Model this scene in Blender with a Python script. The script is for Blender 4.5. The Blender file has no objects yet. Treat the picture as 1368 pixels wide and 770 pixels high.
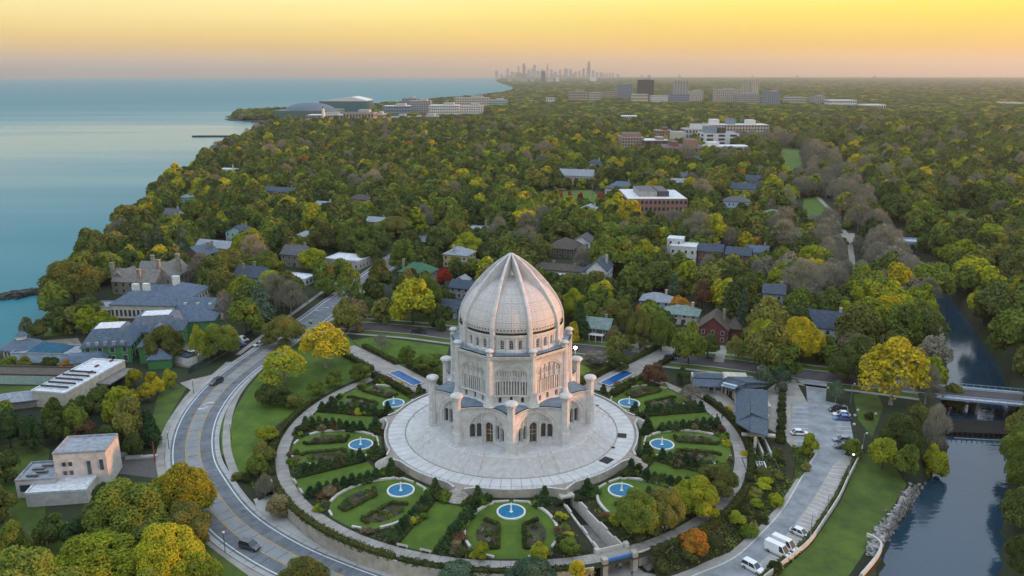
import bpy, bmesh, math, random
import numpy as np
from mathutils import Vector, Matrix
from mathutils.geometry import delaunay_2d_cdt

random.seed(7)
RNG = np.random.default_rng(11)
R = math.radians
SC = bpy.context.scene
COL = SC.collection

# ------------------------------------------------------------------ camera, sky, sun, exposure
CAM_Z = 92.6
PITCH = math.atan2(385 - 98, 1064)
cam_d = bpy.data.cameras.new('camera')
cam_d.lens = 28.0
cam_d.sensor_width = 36.0
cam_d.clip_start = 1.0
cam_d.clip_end = 60000.0
cam = bpy.data.objects.new('camera', cam_d)
COL.objects.link(cam)
cam.location = (0, 0, CAM_Z)
cam.rotation_euler = (math.pi / 2 - PITCH, 0, 0)
SC.camera = cam

SUN_EL, SUN_AZ = R(2.5), R(93)          # azimuth clockwise from +Y (the view), so the sun stands to the right
W = bpy.data.worlds.new('World')
SC.world = W
W.use_nodes = True
wn, wl = W.node_tree.nodes, W.node_tree.links
wn.clear()


def N(nodes, typ, **kw):
    n = nodes.new(typ)
    for k, v in kw.items():
        setattr(n, k, v)
    return n


def ramp(nodes, stops):
    r = nodes.new('ShaderNodeValToRGB')
    el = r.color_ramp.elements
    while len(el) > 1:
        el.remove(el[-1])
    el[0].position = stops[0][0]
    el[0].color = (*stops[0][1], 1)
    for p, c in stops[1:]:
        e = el.new(p)
        e.color = (*c, 1)
    return r


def srgb(r, g, b):
    f = lambda v: (v / 255 / 12.92) if v / 255 <= 0.04045 else ((v / 255 + 0.055) / 1.055) ** 2.4
    return (f(r), f(g), f(b))


sky = N(wn, 'ShaderNodeTexSky', sky_type='NISHITA')
sky.sun_disc = False
sky.sun_elevation = SUN_EL
sky.sun_rotation = SUN_AZ
sky.altitude = 100
sky.dust_density = 3.0
tc = N(wn, 'ShaderNodeTexCoord')
sx = N(wn, 'ShaderNodeSeparateXYZ')
wl.new(tc.outputs['Generated'], sx.inputs[0])
# dusk glow: colour by elevation (sin of it), east side (left) and sun side (right)
mr = N(wn, 'ShaderNodeMapRange')
mr.inputs['From Min'].default_value = -0.02
mr.inputs['From Max'].default_value = 0.68
wl.new(sx.outputs['Z'], mr.inputs['Value'])


def zr(deg):
    return (math.sin(R(deg)) + 0.02) / 0.70


rl = ramp(wn, [(0.0, srgb(128, 126, 136)), (zr(0.2), srgb(148, 138, 128)), (zr(1.1), srgb(212, 176, 122)), (zr(2.2), srgb(240, 202, 116)),
               (zr(4.0), (0.99, 0.81, 0.33)), (zr(6.0), (1.03, 0.97, 0.58)), (zr(11), (0.82, 0.84, 0.74)), (zr(20), (0.74, 0.90, 1.10)), (zr(42), (1.06, 1.25, 1.50))])
rr = ramp(wn, [(0.0, srgb(156, 136, 118)), (zr(0.2), srgb(226, 172, 108)), (zr(1.1), srgb(248, 190, 92)), (zr(2.2), srgb(250, 204, 78)),
               (zr(4.0), (1.04, 0.79, 0.09)), (zr(6.0), (1.10, 0.96, 0.26)), (zr(11), (0.88, 0.84, 0.52)), (zr(20), (0.78, 0.90, 1.06)), (zr(42), (1.06, 1.25, 1.50))])
wl.new(mr.outputs[0], rl.inputs[0])
wl.new(mr.outputs[0], rr.inputs[0])
mx = N(wn, 'ShaderNodeMapRange', interpolation_type='SMOOTHSTEP')
mx.inputs['From Min'].default_value = -0.60
mx.inputs['From Max'].default_value = 0.62
wl.new(sx.outputs['X'], mx.inputs['Value'])
glow = N(wn, 'ShaderNodeMix', data_type='RGBA')
wl.new(mx.outputs[0], glow.inputs['Factor'])
wl.new(rl.outputs[0], glow.inputs['A'])
wl.new(rr.outputs[0], glow.inputs['B'])
# faint streaks of thin cloud
nz = N(wn, 'ShaderNodeTexNoise')
nz.inputs['Scale'].default_value = 3.0
nz.inputs['Detail'].default_value = 4.0
mp = N(wn, 'ShaderNodeMapping')
mp.inputs['Scale'].default_value = (1, 1, 14)
wl.new(tc.outputs['Generated'], mp.inputs[0])
wl.new(mp.outputs[0], nz.inputs['Vector'])
nm = N(wn, 'ShaderNodeMapRange')
nm.inputs['To Min'].default_value = 0.90
nm.inputs['To Max'].default_value = 1.10
wl.new(nz.outputs['Fac'], nm.inputs['Value'])
gm = N(wn, 'ShaderNodeVectorMath', operation='SCALE')
wl.new(glow.outputs['Result'], gm.inputs[0])
wl.new(nm.outputs[0], gm.inputs['Scale'])
bg1 = N(wn, 'ShaderNodeBackground')
bg1.inputs['Strength'].default_value = 0.10
wl.new(sky.outputs[0], bg1.inputs['Color'])
bg2 = N(wn, 'ShaderNodeBackground')
bg2.inputs['Strength'].default_value = 1.0
wl.new(gm.outputs[0], bg2.inputs['Color'])
ms = N(wn, 'ShaderNodeMixShader')
ms.inputs[0].default_value = 0.88
wl.new(bg1.outputs[0], ms.inputs[1])
wl.new(bg2.outputs[0], ms.inputs[2])
wo = N(wn, 'ShaderNodeOutputWorld')
wl.new(ms.outputs[0], wo.inputs[0])

sun_d = bpy.data.lights.new('sun', 'SUN')
sun_d.energy = 5.0
sun_d.angle = R(0.53)
sun_d.color = (1.0, 0.42, 0.19)
sun = bpy.data.objects.new('sun', sun_d)
COL.objects.link(sun)
sdir = Vector((math.sin(SUN_AZ) * math.cos(SUN_EL), math.cos(SUN_AZ) * math.cos(SUN_EL), math.sin(SUN_EL)))
sun.rotation_euler = sdir.to_track_quat('Z', 'Y').to_euler()
sun.location = sdir * 300

vs = SC.view_settings
vs.view_transform = 'Standard'
vs.look = 'None'
vs.exposure = 0.32
vs.gamma = 1.0
vs.use_curve_mapping = False
SC.cycles.max_bounces = 5
SC.cycles.diffuse_bounces = 2
SC.cycles.glossy_bounces = 2
SC.cycles.transmission_bounces = 2
SC.cycles.transparent_max_bounces = 4
SC.cycles.volume_bounces = 0
SC.cycles.use_denoising = True

# ------------------------------------------------------------------ helpers
CP, SP = math.cos(PITCH), math.sin(PITCH)


def P(px, py, z=0.0):
    """ground point seen at a pixel of the 1368 x 770 photograph, on the level z"""
    v, w = (px - 684) / 1064.0, (385 - py) / 1064.0
    d = (v, CP + w * SP, -SP + w * CP)
    t = (z - CAM_Z) / d[2]
    return (d[0] * t, d[1] * t, z)


def interp(v, pts):
    if v <= pts[0][0]:
        return pts[0][1]
    for (a, b), (c, d) in zip(pts, pts[1:]):
        if v <= c:
            return b + (d - b) * (v - a) / (c - a)
    return pts[-1][1]


def sstep(a, b, v):
    t = min(1.0, max(0.0, (v - a) / (b - a)))
    return t * t * (3 - 2 * t)


LAKE_Z, RIVER_Z = -5.0, -5.6
SHORE = sorted((lambda q: (q[1], q[0]))(P(x, y, LAKE_Z)) for x, y in [(-60, 560), (-40, 500), (8, 476), (40, 446), (66, 420), (78, 392), (135, 352), (182, 302), (212, 268), (258, 230),
    (298, 203), (334, 186), (352, 176), (358, 167), (330, 162.5), (304, 161), (306, 155), (360, 151.5), (432, 150.5), (470, 147), (520, 142), (580, 136), (640, 131), (668, 126.5), (684, 122.5),
    (686, 117), (674, 113), (664, 109), (668, 106)])
RIV_L = [(P(x, y, RIVER_Z)[1], P(x, y, RIVER_Z)[0]) for x, y in [(1172, 800), (1186, 725), (1222, 668), (1268, 600), (1262, 560), (1268, 500), (1255, 440), (1240, 400), (1200, 350), (1165, 300), (1125, 240), (1110, 215)]]
RIV_R = [(P(x, y, RIVER_Z)[1], P(x, y, RIVER_Z)[0]) for x, y in [(1330, 800), (1338, 725), (1340, 668), (1352, 600), (1350, 560), (1340, 500), (1300, 440), (1272, 400), (1225, 350), (1185, 300), (1140, 240), (1122, 215)]]
TC = (-0.18, 194.5)                       # centre of the temple


def G(x, y):
    z = -3.0 * (1 - sstep(138, 208, y))
    # slope on the north east side down to the car park stays with the general fall
    s = interp(y, SHORE)
    wid = 5.0 if y < 900 else 25.0
    k = sstep(s + wid, s - wid, x) if False else 1 - sstep(s - wid, s + wid, x)
    z = z * (1 - k) - 9.0 * k
    if 60 < y < 1100:
        l, r = interp(y, RIV_L), interp(y, RIV_R)
        m, h = (l + r) / 2, (r - l) / 2
        d = abs(x - m) - h
        k = 1 - sstep(-0.8, 2.4 if y > 170 else 1.2, d)
        z = z * (1 - k) - 8.5 * k
    return z


def PG(px, py, dz=0.0):
    z = 0.0
    for _ in range(6):
        q = P(px, py, z)
        z = 0.5 * z + 0.5 * G(q[0], q[1]) if _ < 5 else G(q[0], q[1])
    q = P(px, py, z)
    return (q[0], q[1], z + dz)


def pix(X, Y, Z):
    d = Y * CP - (Z - CAM_Z) * SP
    u = Y * SP + (Z - CAM_Z) * CP
    return 684 + 1064 * X / d, 385 - 1064 * u / d


def tag(o, label=None, cat=None, group=None, kind=None):
    if label:
        o['label'] = label
    if cat:
        o['category'] = cat
    if group:
        o['group'] = group
    if kind:
        o['kind'] = kind
    return o


def thing(name, label, cat, loc=(0, 0, 0), rz=0.0, group=None):
    o = bpy.data.objects.new(name, None)
    o.empty_display_size = 0.5
    COL.objects.link(o)
    o.location = loc
    o.rotation_euler = (0, 0, rz)
    return tag(o, label, cat, group)


def link(name, mesh, parent=None, loc=None, rz=None, scale=None):
    o = bpy.data.objects.new(name, mesh)
    COL.objects.link(o)
    if parent is not None:
        o.parent = parent
    if loc is not None:
        o.location = loc
    if rz is not None:
        o.rotation_euler = (0, 0, rz)
    if scale is not None:
        o.scale = scale
    return o


def copy_tree(o, parent=None):
    c = o.copy()
    COL.objects.link(c)
    c.parent = parent
    for ch in list(o.children):
        copy_tree(ch, c)
    return c


class MB:
    """collects faces, then builds ONE mesh"""

    def __init__(self):
        self.v, self.f, self.mi = [], [], []
        self.m = 0

    def add(self, vs, fs):
        b = len(self.v)
        self.v += [tuple(v) for v in vs]
        self.f += [tuple(b + i for i in f) for f in fs]
        self.mi += [self.m] * len(fs)
        return self

    def box(self, c, s, rz=0.0):
        cx, cy, cz = c
        hx, hy, hz = s[0] / 2, s[1] / 2, s[2] / 2
        ca, sa = math.cos(rz), math.sin(rz)
        vs = []
        for z in (-hz, hz):
            for x, y in ((-hx, -hy), (hx, -hy), (hx, hy), (-hx, hy)):
                vs.append((cx + x * ca - y * sa, cy + x * sa + y * ca, cz + z))
        return self.add(vs, [(3, 2, 1, 0), (4, 5, 6, 7), (0, 1, 5, 4), (1, 2, 6, 5), (2, 3, 7, 6), (3, 0, 4, 7)])

    def bar(self, a, b, w, h):
        """box along a-b, w wide, h high (its top at the line)"""
        a, b = Vector(a), Vector(b)
        d = b - a
        n = Vector((-d.y, d.x, 0))
        n = n.normalized() * w / 2 if n.length > 1e-6 else Vector((w / 2, 0, 0))
        dn = Vector((0, 0, -h))
        vs = [a - n + dn, b - n + dn, b + n + dn, a + n + dn, a - n, b - n, b + n, a + n]
        return self.add(vs, [(3, 2, 1, 0), (4, 5, 6, 7), (0, 1, 5, 4), (1, 2, 6, 5), (2, 3, 7, 6), (3, 0, 4, 7)])

    def tube(self, pts, rad, n=6, cap=True):
        pts = [Vector(p) for p in pts]
        if not isinstance(rad, (list, tuple)):
            rad = [rad] * len(pts)
        b0, vs, fs = 0, [], []
        for i, p in enumerate(pts):
            d = (pts[min(i + 1, len(pts) - 1)] - pts[max(i - 1, 0)]).normalized()
            a = d.cross(Vector((0, 0, 1)))
            a = a.normalized() if a.length > 1e-4 else Vector((1, 0, 0))
            c = d.cross(a)
            for k in range(n):
                t = 2 * math.pi * k / n
                vs.append(p + (a * math.cos(t) + c * math.sin(t)) * rad[i])
        for i in range(len(pts) - 1):
            for k in range(n):
                fs.append((i * n + k, i * n + (k + 1) % n, (i + 1) * n + (k + 1) % n, (i + 1) * n + k))
        if cap:
            fs.append(tuple(range(n - 1, -1, -1)))
            fs.append(tuple((len(pts) - 1) * n + k for k in range(n)))
        return self.add(vs, fs)

    def lathe(self, prof, n=24, c=(0, 0), a0=0.0, a1=2 * math.pi, z0=0.0):
        full = abs(a1 - a0 - 2 * math.pi) < 1e-6
        m = n if full else n + 1
        vs, fs = [], []
        for r, z in prof:
            for k in range(m):
                t = a0 + (a1 - a0) * k / n
                vs.append((c[0] + r * math.sin(t), c[1] - r * math.cos(t), z + z0))
        for i in range(len(prof) - 1):
            for k in range(n):
                k2 = (k + 1) % m
                fs.append((i * m + k, i * m + k2, (i + 1) * m + k2, (i + 1) * m + k))
        return self.add(vs, fs)

    def prism(self, poly, z0, z1, top=None):
        n = len(poly)
        top = top or poly
        vs = [(p[0], p[1], z0) for p in poly] + [(p[0], p[1], z1) for p in top]
        fs = [tuple(range(n - 1, -1, -1)), tuple(range(n, 2 * n))]
        for k in range(n):
            fs.append((k, (k + 1) % n, n + (k + 1) % n, n + k))
        return self.add(vs, fs)

    def mesh(self, name, mats, smooth=False, recalc=True):
        me = bpy.data.meshes.new(name)
        me.from_pydata(self.v, [], self.f)
        if not isinstance(mats, (list, tuple)):
            mats = [mats]
        for m in mats:
            me.materials.append(m)
        if len(mats) > 1:
            me.polygons.foreach_set('material_index', self.mi)
        if recalc:
            bm = bmesh.new()
            bm.from_mesh(me)
            bmesh.ops.recalc_face_normals(bm, faces=bm.faces)
            bm.to_mesh(me)
            bm.free()
        if smooth:
            me.polygons.foreach_set('use_smooth', [True] * len(me.polygons))
        me.update()
        return me

    def build(self, name, mats, parent=None, smooth=False, loc=None, rz=None, recalc=True):
        return link(name, self.mesh(name, mats, smooth, recalc), parent, loc, rz)


# ------------------------------------------------------------------ materials
MATS = {}


def mat(name, col, rough=0.8, var=0.12, scale=1.5, bump=0.0, col2=None, metal=0.0, bscale=None, spec=0.3, detail=5.0):
    if name in MATS:
        return MATS[name]
    m = bpy.data.materials.new(name)
    m.use_nodes = True
    nt = m.node_tree
    n, l = nt.nodes, nt.links
    b = n['Principled BSDF']
    b.inputs['Roughness'].default_value = rough
    b.inputs['Metallic'].default_value = metal
    b.inputs['Specular IOR Level'].default_value = spec
    g = N(n, 'ShaderNodeNewGeometry')
    t = N(n, 'ShaderNodeTexNoise')
    t.inputs['Scale'].default_value = scale
    t.inputs['Detail'].default_value = detail
    t.inputs['Roughness'].default_value = 0.65
    l.new(g.outputs['Position'], t.inputs['Vector'])
    c2 = col2 or tuple(max(0, c * (1 - 2.2 * var)) for c in col)
    c1 = tuple(min(1, c * (1 + var)) for c in col) if col2 is None else col
    r = ramp(n, [(0.33, c2), (0.67, c1)])
    l.new(t.outputs['Fac'], r.inputs[0])
    l.new(r.outputs[0], b.inputs['Base Color'])
    if bump:
        t2 = N(n, 'ShaderNodeTexNoise')
        t2.inputs['Scale'].default_value = bscale or scale * 4
        t2.inputs['Detail'].default_value = 3
        l.new(g.outputs['Position'], t2.inputs['Vector'])
        bp = N(n, 'ShaderNodeBump')
        bp.inputs['Strength'].default_value = bump
        bp.inputs['Distance'].default_value = 0.1
        l.new(t2.outputs['Fac'], bp.inputs['Height'])
        l.new(bp.outputs[0], b.inputs['Normal'])
    MATS[name] = m
    return m


def leafmat(name, a, b_, c_, trans=0.25, clump=0.35):
    """foliage: three colours mixed leaf by leaf, clump by clump and tree by tree"""
    if name in MATS:
        return MATS[name]
    m = bpy.data.materials.new(name)
    m.use_nodes = True
    nt = m.node_tree
    n, l = nt.nodes, nt.links
    n.clear()
    g = N(n, 'ShaderNodeNewGeometry')
    oi = N(n, 'ShaderNodeObjectInfo')
    t = N(n, 'ShaderNodeTexNoise')
    t.inputs['Scale'].default_value = clump
    t.inputs['Detail'].default_value = 2.0
    l.new(g.outputs['Position'], t.inputs['Vector'])
    a1 = N(n, 'ShaderNodeMath', operation='MULTIPLY_ADD')
    a1.inputs[1].default_value = 0.20
    l.new(g.outputs['Random Per Island'], a1.inputs[0])
    l.new(t.outputs['Fac'], a1.inputs[2])
    a2 = N(n, 'ShaderNodeMath', operation='MULTIPLY_ADD')
    a2.inputs[1].default_value = 0.42
    l.new(oi.outputs['Random'], a2.inputs[0])
    l.new(a1.outputs[0], a2.inputs[2])
    r = ramp(n, [(0.40, a), (0.68, b_), (0.96, c_)])
    s = N(n, 'ShaderNodeMath', operation='MULTIPLY')
    s.inputs[1].default_value = 0.86
    l.new(a2.outputs[0], s.inputs[0])
    l.new(s.outputs[0], r.inputs[0])
    d = N(n, 'ShaderNodeBsdfDiffuse')
    l.new(r.outputs[0], d.inputs['Color'])
    o = N(n, 'ShaderNodeOutputMaterial')
    if trans:
        tr = N(n, 'ShaderNodeBsdfTranslucent')
        l.new(r.outputs[0], tr.inputs['Color'])
        mxs = N(n, 'ShaderNodeMixShader')
        mxs.inputs[0].default_value = trans
        l.new(d.outputs[0], mxs.inputs[1])
        l.new(tr.outputs[0], mxs.inputs[2])
        l.new(mxs.outputs[0], o.inputs[0])
    else:
        l.new(d.outputs[0], o.inputs[0])
    MATS[name] = m
    return m


# ------------------------------------------------------------------ setting: ground, lake, river
def axis_lines(a, b, fa, fb, step, grow):
    v = [fa]
    s = step
    while v[-1] < fb:
        v.append(v[-1] + step)
    while v[-1] < b:
        s *= grow
        v.append(v[-1] + s)
    s = step
    while v[0] > a:
        s *= grow
        v.insert(0, v[0] - s)
    return v


def build_ground():
    xs = axis_lines(-9000, 17000, -170, 300, 3.0, 1.07)
    ys = axis_lines(30, 17200, 90, 660, 3.0, 1.035)
    nx, ny = len(xs), len(ys)
    vs = [(x, y, G(x, y)) for y in ys for x in xs]
    fs = [(j * nx + i, j * nx + i + 1, (j + 1) * nx + i + 1, (j + 1) * nx + i) for j in range(ny - 1) for i in range(nx - 1)]
    mb = MB()
    mb.v, mb.f, mb.mi = vs, fs, [0] * len(fs)
    m = mat('ground_cover', (0.030, 0.042, 0.016), 0.95, scale=0.06, col2=(0.016, 0.020, 0.011), detail=8)
    o = mb.build('ground', m, smooth=True, recalc=False)
    tag(o, kind='structure')


build_ground()


def water_mat(name, body, r_calm, r_rough, bump, sc, patch=False):
    m = bpy.data.materials.new(name)
    m.use_nodes = True
    nt = m.node_tree
    n, l = nt.nodes, nt.links
    b = n['Principled BSDF']
    b.inputs['Base Color'].default_value = (*body, 1)
    b.inputs['IOR'].default_value = 1.33
    b.inputs['Specular IOR Level'].default_value = 0.5 if patch else 1.0
    b.inputs['Roughness'].default_value = r_calm
    g = N(n, 'ShaderNodeNewGeometry')
    mpg = N(n, 'ShaderNodeMapping')
    l.new(g.outputs['Position'], mpg.inputs[0])
    mpg.inputs['Scale'].default_value = (0.6, 1.0, 1.0)
    t = N(n, 'ShaderNodeTexNoise')
    t.inputs['Scale'].default_value = sc
    t.inputs['Detail'].default_value = 3
    l.new(mpg.outputs[0], t.inputs['Vector'])
    bp = N(n, 'ShaderNodeBump')
    bp.inputs['Strength'].default_value = bump
    bp.inputs['Distance'].default_value = 0.4
    l.new(t.outputs['Fac'], bp.inputs['Height'])
    l.new(bp.outputs[0], b.inputs['Normal'])
    if patch:
        # breeze: the open lake is ruffled, a broad calm slick lies along the shore
        sp = N(n, 'ShaderNodeSeparateXYZ')
        l.new(g.outputs['Position'], sp.inputs[0])
        mp2 = N(n, 'ShaderNodeMapping')
        mp2.inputs['Scale'].default_value = (0.0010, 0.0055, 1)
        l.new(g.outputs['Position'], mp2.inputs[0])
        t2 = N(n, 'ShaderNodeTexNoise')
        t2.inputs['Scale'].default_value = 1.0
        t2.inputs['Detail'].default_value = 5
        l.new(mp2.outputs[0], t2.inputs['Vector'])
        ad = N(n, 'ShaderNodeMath', operation='MULTIPLY_ADD')
        ad.inputs[1].default_value = 1500
        l.new(t2.outputs['Fac'], ad.inputs[0])
        ax = N(n, 'ShaderNodeMath', operation='MULTIPLY_ADD')
        ax.inputs[1].default_value = -0.55
        l.new(sp.outputs['X'], ax.inputs[0])
        l.new(sp.outputs['Y'], ax.inputs[2])
        l.new(ax.outputs[0], ad.inputs[2])
        r = ramp(n, [(0.0, (1, 1, 1)), (0.10, (0.85,) * 3), (0.20, (0.5,) * 3), (0.32, (0.12,) * 3), (0.42, (0.03,) * 3), (0.48, (0.35,) * 3), (0.60, (0.8,) * 3), (0.85, (1,) * 3)])
        dv = N(n, 'ShaderNodeMapRange')
        dv.inputs['From Min'].default_value = 900
        dv.inputs['From Max'].default_value = 4900
        l.new(ad.outputs[0], dv.inputs['Value'])
        l.new(dv.outputs[0], r.inputs[0])
        mr_ = N(n, 'ShaderNodeMapRange')
        mr_.inputs['To Min'].default_value = r_calm
        mr_.inputs['To Max'].default_value = r_rough
        l.new(r.outputs[0], mr_.inputs['Value'])
        l.new(mr_.outputs[0], b.inputs['Roughness'])
        ms_ = N(n, 'ShaderNodeMapRange')
        ms_.inputs['To Min'].default_value = 0.5
        ms_.inputs['To Max'].default_value = 0.07
        l.new(r.outputs[0], ms_.inputs['Value'])
        l.new(ms_.outputs[0], b.inputs['Specular IOR Level'])
        mb_ = N(n, 'ShaderNodeMapRange')
        mb_.inputs['To Min'].default_value = bump * 0.15
        mb_.inputs['To Max'].default_value = bump
        l.new(r.outputs[0], mb_.inputs['Value'])
        l.new(mb_.outputs[0], bp.inputs['Strength'])
    return m


def sheet(name, poly, z, m, kind='structure'):
    mb = MB()
    mb.add([(x, y, z) for x, y in poly], [tuple(range(len(poly)))])
    o = mb.build(name, m, recalc=False)
    return tag(o, kind=kind)


lake_poly = [(-9000, 30), (3000, 30), (3000, 17200), (-9000, 17200)]
shore_in = [(x + 40 if y < 900 else x + 250, y) for y, x in SHORE]
lake_poly = [(-9000, 60), (-60, 60)] + [(max(x, -60) if y < 300 else x, y) for x, y in shore_in if y > 60] + [(shore_in[-1][0], 17200), (-9000, 17200)]
sheet('lake', lake_poly, LAKE_Z, water_mat('lake_water', (0.024, 0.168, 0.208), 0.21, 0.45, 0.35, 0.35, True))
rp = [(x - 6, y) for y, x in RIV_L if y > 60] + [(x + 6, y) for y, x in reversed(RIV_R) if y > 60]
sheet('channel', rp, RIVER_Z, water_mat('channel_water', (0.016, 0.045, 0.075), 0.06, 0.1, 0.12, 0.9))

# ------------------------------------------------------------------ temple
STONE = mat('white_stone', (0.53, 0.528, 0.522), 0.75, 0.10, 0.7, 0.15, bscale=6, detail=9)
STONE2 = mat('white_stone_floor', (0.53, 0.52, 0.50), 0.7, 0.08, 0.8)
STONED = mat('joint_stone', (0.30, 0.26, 0.22), 0.8, 0.1, 1.0)
BLUEROOF = mat('blue_grey_roof', (0.165, 0.225, 0.285), 0.55, 0.16, 0.35, spec=0.4)
DARKGLASS = mat('dark_window_glass', (0.045, 0.04, 0.038), 0.15, 0.1, 0.5, spec=0.6)
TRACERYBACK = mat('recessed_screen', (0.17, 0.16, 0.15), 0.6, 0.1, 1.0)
DOORWOOD = mat('bronze_door', (0.10, 0.065, 0.03), 0.4, 0.25, 2.0, spec=0.5)


def dome_mat():
    m = bpy.data.materials.new('pierced_dome_stone')
    m.use_nodes = True
    nt = m.node_tree
    n, l = nt.nodes, nt.links
    b = n['Principled BSDF']
    b.inputs['Roughness'].default_value = 0.75
    tcn = N(n, 'ShaderNodeUVMap')
    v = N(n, 'ShaderNodeTexVoronoi')
    v.inputs['Scale'].default_value = 1.0
    v.inputs['Randomness'].default_value = 0.25
    l.new(tcn.outputs[0], v.inputs['Vector'])
    r1 = ramp(n, [(0.16, (0.20, 0.195, 0.19)), (0.32, (0.53, 0.51, 0.49))])
    l.new(v.outputs['Distance'], r1.inputs[0])
    br = N(n, 'ShaderNodeTexBrick')
    br.offset = 0.0
    br.inputs['Color1'].default_value = (1, 1, 1, 1)
    br.inputs['Color2'].default_value = (0.93, 0.92, 0.92, 1)
    br.inputs['Mortar'].default_value = (0.80, 0.79, 0.78, 1)
    br.inputs['Scale'].default_value = 1.0
    br.inputs['Brick Width'].default_value = 6.0
    br.inputs['Row Height'].default_value = 6.0
    br.inputs['Mortar Size'].default_value = 0.22
    l.new(tcn.outputs[0], br.inputs['Vector'])
    mu = N(n, 'ShaderNodeMix', data_type='RGBA', blend_type='MULTIPLY')
    mu.inputs['Factor'].default_value = 1.0
    l.new(r1.outputs[0], mu.inputs['A'])
    l.new(br.outputs['Color'], mu.inputs['B'])
    l.new(mu.outputs['Result'], b.inputs['Base Color'])
    bp = N(n, 'ShaderNodeBump')
    bp.inputs['Strength'].default_value = 0.8
    bp.inputs['Distance'].default_value = 0.15
    l.new(v.outputs['Distance'], bp.inputs['Height'])
    l.new(bp.outputs[0], b.inputs['Normal'])
    return m


def fn_grid(fn, ts, zs):
    """relief sheet: fn(t, z) -> point"""
    mb = MB()
    n = len(ts)
    mb.v = [fn(t, z) for z in zs for t in ts]
    mb.f = [(j * n + i, j * n + i + 1, (j + 1) * n + i + 1, (j + 1) * n + i) for j in range(len(zs) - 1) for i in range(n - 1)]
    mb.mi = [0] * len(mb.f)
    return mb


def lin(a, b, n):
    return [a + (b - a) * i / (n - 1) for i in range(n)]


def arch_in(t, z, c, hw, z0, zs, rise=None):
    """inside an arched opening, centre c, half-width hw, sill z0, spring zs"""
    rise = hw if rise is None else rise
    u = t - c
    if abs(u) > hw or z < z0:
        return False
    return z <= zs or (u / hw) ** 2 + ((z - zs) / rise) ** 2 <= 1.0


def arch_poly(c, hw, z0, zs, rise=None, n=8):
    rise = hw if rise is None else rise
    p = [(c - hw, z0), (c + hw, z0)]
    for k in range(n + 1):
        a = math.pi * k / n
        p.append((c + hw * math.cos(a), zs + rise * math.sin(a)))
    return p


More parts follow.
